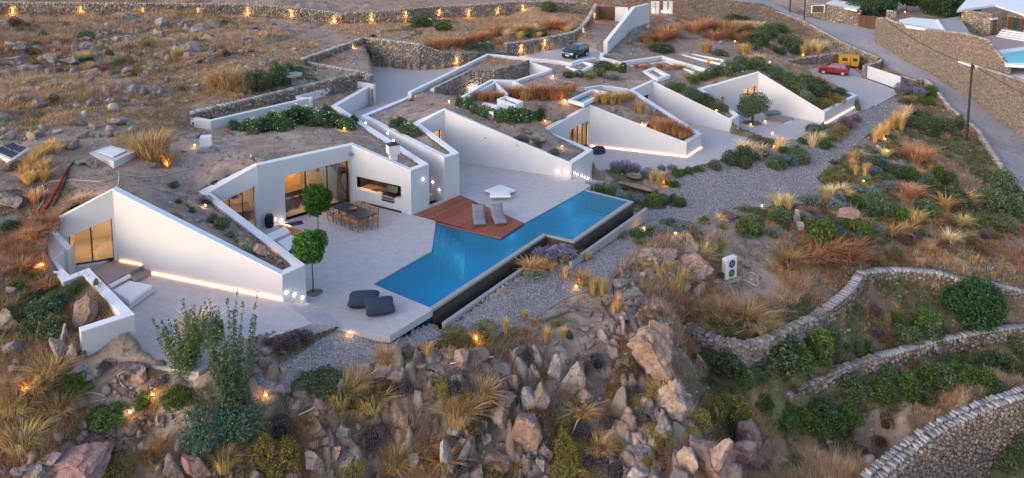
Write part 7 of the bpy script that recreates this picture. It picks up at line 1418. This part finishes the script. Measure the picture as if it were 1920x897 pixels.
# ---------------- vehicles ----------------
def car(label,loc_,rz,L,W,H,paint,suv=False,name='parked_car'):
    t=thing(name,label,'car',loc_,rz); N=Vector
    # side profile (x forward, z up)
    hood=.60*H; 
    if suv: prof=[(-.5,.32),(-.5,.60),(-.485,.70),(-.44,.95),(-.36,1.0),(-.02,1.0),(.14,.93),(.24,.68),(.42,.62),(.485,.54),(.5,.38),(.49,.2),(-.49,.2)]
    else: prof=[(-.5,.3),(-.5,.56),(-.48,.68),(-.40,.93),(-.32,.99),(-.04,1.0),(.10,.93),(.26,.66),(.44,.57),(.49,.47),(.5,.32),(.485,.18),(-.485,.18)]
    def sec(x,z):   # half width at height
        k=max(0,(z-.62)/.38); return W/2*(1-.20*k**1.2)*(1-.10*max(0,abs(x)-.38)/.12)*(1-.06*max(0,(.3-z)/.1))
    n=len(prof); mb=MB(); ys=(-1,-.86,-.45,0,.45,.86,1); V=[]
    for y in ys:
        for (x,z) in prof:
            sh=1 if abs(y)<1 else .985; zz=.5+(z-.5)*sh; zz-=.03*(abs(y)**3)*(z>.9); V.append((x*L*(1-.03*(abs(y)**4)),y*sec(x,z),zz*H))
    F=[]
    for j in range(len(ys)-1):
        for i in range(n): F.append((j*n+i,j*n+(i+1)%n,(j+1)*n+(i+1)%n,(j+1)*n+i))
    F.append(tuple(range(n))); F.append(tuple(reversed(range((len(ys)-1)*n,len(ys)*n)))); mb.add(V,F); body=mb.build('body',paint,t,bevel=.03,smooth=False)
    def panel(nm,pts,mm,off,par=t): 
        mb=MB(); c_=sum((N(p) for p in pts),N())/len(pts); nn=(N(pts[1])-N(pts[0])).cross(N(pts[2])-N(pts[0])).normalized()
        if nn.dot(off)<0: nn=-nn
        b=[N(p)+nn*.012 for p in pts]; a_=[N(p)-nn*.02 for p in pts]; k=len(pts); mb.add(a_+b,[tuple(range(k,2*k)),tuple(reversed(range(k)))]+[(i,(i+1)%k,k+(i+1)%k,k+i) for i in range(k)]); return mb.build(nm,mm,par)
    zc,zb_=(.95*H,.66*H)
    fx0,fx1=(.245*L,.15*L) if suv else (.25*L,.115*L)
    panel('windscreen',[(fx0-.02,-.40*W,.69*H),(fx0-.02,.40*W,.69*H),(fx1,.35*W,.935*H),(fx1,-.35*W,.935*H)],M['carglass'],N((1,0,.5)))
    panel('rear_window',[(-.482*L,-.36*W,.71*H),(-.482*L,.36*W,.71*H),(-.43*L,.33*W,.93*H),(-.43*L,-.33*W,.93*H)],M['carglass'],N((-1,0,.4)))
    for sy in (-1,1):
        for (x0,x1,x2,x3) in ((.19,.02,.02,.115),(-.0,-.22,-.22,-.0),(-.24,-.41,-.37,-.24)):
            y0=sy*sec(0,.68); y1=sy*sec(0,.92); panel('side_window',[(x0*L,y0,.68*H),(x1*L,y0,.68*H),(x2*L,y1,.91*H),(x3*L,y1,.91*H)],M['carglass'],N((0,sy,.2)))
        for x in (.31*L,-.31*L):
            wl=bpy.data.objects.new('wheel',None); link(wl,t); wl.location=(x,sy*(W/2-.1),.31); R_=.32
            mb=MB(); mb.tube((0,-.1,0),(0,.1,0),R_,n=20); mb.build('tyre',M['tyre'],wl); mb=MB(); mb.tube((0,sy*.09,0),(0,sy*.112,0),R_*.68,n=16); mb.build('rim',M['rim'],wl)
        panel('door_line',[(.02*L,sy*(W/2+.001),.25*H),(.028*L,sy*(W/2+.001),.25*H),(.028*L,sy*(W/2+.001),.62*H),(.02*L,sy*(W/2+.001),.62*H)],M['tyre'],N((0,sy,0)))
        mb=MB(); mb.box((.19*L,sy*(W/2+.07),.68*H),(.12,.16,.12)); mb.build('mirror',paint,t,bevel=.02)
        mb=MB(); mb.box((.478*L,sy*.37*W,.50*H),(.12,.26,.13)); mb.build('headlight',M['headlight'],t,bevel=.03)
        mb=MB(); mb.box((-.487*L,sy*.40*W,.60*H),(.09,.16,.22)); mb.build('taillight',M['taillight'],t,bevel=.02)
    mb=MB(); mb.box((-.5*L,0,.42*H),(.02,.5,.12)); mb.build('number_plate',M['plate'],t); mb=MB(); mb.box((.498*L,0,.30*H),(.02,.5,.11)); mb.build('number_plate',M['plate'],t)
    mb=MB(); mb.box((.492*L,0,.42*H),(.03,.62,.1)); mb.build('grille',M['tyre'],t)
    mb=MB(); mb.box((0,0,.17*H),(L*.93,W*.93,.1)); mb.build('sill',M['tyre'],t)
    return t
a,b=P(1058,111,ZP),P(1100,103,ZP)
car('dark blue hatchback car parked on the pale court behind the white parapet',(P(1079,107,ZP).x,P(1079,107,ZP).y,ZP),math.radians(233),3.7,1.75,1.5,M['carblue'],True)
p=P(1563,139,ZF); car('small red hatchback car parked in the walled bay, yellow cabin behind',(p.x,p.y,ZF),math.radians(150),3.8,1.65,1.45,M['carred'])
p=G(1072,26); car('dark car half hidden behind a low wall at the top, left of the slatted gate',(p.x,p.y+1.5,p.z),math.radians(190),4.2,1.75,1.45,M['black'])
# yellow cabin
p=P(1592,126,ZF); t=thing('equipment_cabin','ochre yellow machine cabin with dark openings behind the red car','cabin',(p.x,p.y+.2,ZF),math.radians(-20))
lb_(t,'base_frame',(0,0,.15),(2.7,1.5,.2),M['tyre']); lb_(t,'cabin_body',(0,0,.95),(2.6,1.45,1.4),M['yellow'],bev=.05); lb_(t,'roof',(0,0,1.68),(2.7,1.55,.08),M['yellow'],bev=.03)
for (x,w_) in ((-.55,.7),(.75,.6)): lb_(t,'window',(x,-.73,1.15),(w_,.03,.45),M['carglass'])
lb_(t,'door_slot',(.2,-.735,.9),(.08,.03,1.3),M['tyre']); lb_(t,'side_window',(1.305,0,1.15),(.03,.7,.45),M['carglass']); lb_(t,'door_slot',(-.1,-.735,.55),(.9,.03,.06),M['tyre'])
p=P(1614,131,ZF); t=thing('wheelie_bin','small dark bin beside the gate pier','bin',(p.x,p.y,ZF)); lb_(t,'bin_body',(0,0,.45),(.45,.5,.85),M['tyre']); lb_(t,'lid',(0,0,.91),(.5,.55,.07),M['blackhose'])
# long bench seat and mat in the far court
a=P(1478,219,ZF); t=thing('platform_step','low dark stone platform with a pale front edge in the far court','platform',P(1462,226,ZF)); 
mb=MB(); mb.prism([(p.x,p.y) for p in pv('1436 221|1455 215|1488 222|1468 230',ZF+.2)],ZF,ZF+.2); rel(mb.build('slab',M['stoneslab']),t); mb=MB(); mb.prism([(p.x,p.y) for p in pv('1468 231|1484 224|1486 226|1470 233',ZF+.1)],ZF,ZF+.1); rel(mb.build('edge_step',M['coping']),t)
mb=MB(); pillow(mb,(0,0,.25),1.9,.7,.45,.2,n=10,flat=.25); o=mb.build('daybed_cushion',M['grey_cush'],smooth=True); o.location=P(1447,216,ZF+.1); tag(o,'long grey cushion on the dark platform near the olive tree','cushion')
# ---------------- ground cover ----------------
def scatter(name,kinds,n,h0,h1,pal,seed,lean=.6,wd=.03,per=7,dens=None,lim=None,tuftr=.12,power=.5):
    r=np.random.default_rng(seed); out=[]; tot=0; fl=[( [(a.x,a.y) for a in poly],zf) for poly,zf in floors]
    gpl=[(p.x,p.y) for p in grav_outline]
    while tot<n:
        m=120000; Y=23+r.random(m)**1.6*110; X=(r.random(m)*2-1)*(Y*.70+3); keep=r.random(m)<np.clip((34/Y)**power,0,1)*1.0; X,Y=X[keep],Y[keep]
        zi=zti[zone_at(X,Y)]; k=np.isin(zi,[KEYS.index(c) for c in kinds]); nn=fbm(X,Y,1.4,seed+50,3); k&=(nn>(-.08 if dens is None else dens)); X,Y=X[k],Y[k]
        for pl,zf in fl:
            i=inpoly(X,Y,pl); X,Y=X[~i],Y[~i]
        for pl,zf in pits:
            i=inpoly(X,Y,[(a.x,a.y) for a in pl]); X,Y=X[~i],Y[~i]
        i=inpoly(X,Y,gpl); X,Y=X[~i],Y[~i]; i=inpoly(X,Y,roadpl); X,Y=X[~i],Y[~i]
        out.append(np.stack([X,Y],-1)); tot+=len(X)
    c=np.concatenate(out)[:n]; z=bil(Z1,c[:,0],c[:,1]); vzn=inpoly(c[:,0],c[:,1],[(p.x,p.y) for p in villa_zone]); sc_=np.where(vzn,.55,1.)*r.uniform(.6,1.2,n)*(1+.5*fbm(c[:,0],c[:,1],2.,seed+9,2))
    N_=n*per; ci=np.repeat(np.arange(n),per); an=r.random(N_)*6.283; rb=np.sqrt(r.random(N_))*tuftr; h=(h0+(h1-h0)*r.random(N_))*sc_[ci]; ln=lean*r.random(N_)*h; wx=wd*np.clip(c[ci,1]/36,.8,2.2)*r.uniform(.6,1.3,N_)
    bx=c[ci,0]+rb*np.cos(an); by=c[ci,1]+rb*np.sin(an); bz=z[ci]-.03; da=an+r.normal(0,.5,N_); px_,py_=-np.sin(da)*wx/2,np.cos(da)*wx/2
    # half the width faces the viewer side so thin blades stay visible from every direction
    T=np.stack([np.stack([bx-px_,by-py_,bz],-1),np.stack([bx+px_,by+py_,bz],-1),np.stack([bx+np.cos(da)*ln,by+np.sin(da)*ln,bz+h*(1-.2*lean)],-1)],1)
    pal=np.array(pal); base=pal[r.integers(0,len(pal),n)][ci]; col=base*r.uniform(.7,1.3,(N_,1)); o=bpy.data.objects.new(name,trimesh_(name,T,col)); link(o); tag(o,kind='stuff'); return o
grav_outline=gp('813 601|735 634|632 622|500 700|470 735|640 722|760 662|860 622|930 632|1060 560|1150 515|1215 455|1340 395|1262 392|1255 345|1355 304|1560 240|1674 184|1692 200|1610 268|1530 335|1572 376|1350 393|1198 400|1100 462|930 560')
roadpl=[(p.x,p.y) for p in RL+RR]
GOLD=[(.34,.235,.125),(.42,.30,.165),(.28,.195,.11),(.38,.285,.18),(.25,.175,.11)]
scatter('dry_grass','g',48000,.25,.75,GOLD,1,lean=1.1,wd=.028,per=9,tuftr=.2,dens=-.16)
scatter('russet_scrub','r',8000,.2,.5,[(.25,.135,.07),(.31,.18,.10),(.20,.11,.06),(.30,.20,.11)],2,lean=1.1,per=9,tuftr=.2)
scatter('brown_scrub','b',34000,.15,.45,[(.20,.13,.08),(.28,.18,.10),(.17,.115,.08),(.34,.22,.11),(.36,.22,.09)],3,lean=1.3,per=9,tuftr=.22,dens=-.14)
scatter('green_undergrowth','v',14000,.12,.42,[(.07,.09,.03),(.10,.13,.045),(.14,.13,.06),(.20,.16,.08),(.055,.075,.035)],4,lean=1.2,wd=.04,per=9,tuftr=.22,dens=-.16)
scatter('sparse_dry_grass','sdpc',17000,.08,.28,[(.28,.19,.11),(.22,.16,.11),(.16,.12,.09),(.12,.11,.07)],5,lean=1.3,per=7,tuftr=.15,dens=.0)
# small loose stones on the slopes
allp=[Vector((-40,24,0)),Vector((45,24,0)),Vector((75,100,0)),Vector((-70,100,0))]
def stones_scatter(n,seed):
    r=np.random.default_rng(seed); V_,F_,C_=tetra_stones(allp,n,.035,.12,[(.33,.30,.29),(.26,.20,.17),(.38,.30,.26),(.20,.17,.16)],0.,seed)
    c=V_.reshape(-1,5,3).mean(1); keep=np.ones(len(c),bool)
    for pl,zf in [(a,b) for a,b in pits]+[(b,0) for b in (slabA,slabM,slabD,slabF,slabG,drive,park)]: keep&=~inpoly(c[:,0],c[:,1],[(a.x,a.y) for a in pl])
    keep&=~inpoly(c[:,0],c[:,1],roadpl); V_=V_.reshape(-1,5,3)[keep].reshape(-1,3); C_=C_.reshape(-1,5,3)[keep].reshape(-1,3); k=keep.sum(); F_=(np.array([(0,1,4),(1,2,4),(2,3,4),(3,0,4)])[None]+np.arange(k)[:,None,None]*5).reshape(-1,3)
    o=bpy.data.objects.new('loose_stones',fastmesh('loose_stones',V_,F_,M['vcol'],C_,False)); link(o); tag(o,kind='stuff')
stones_scatter(16000,9)
finish_labels()
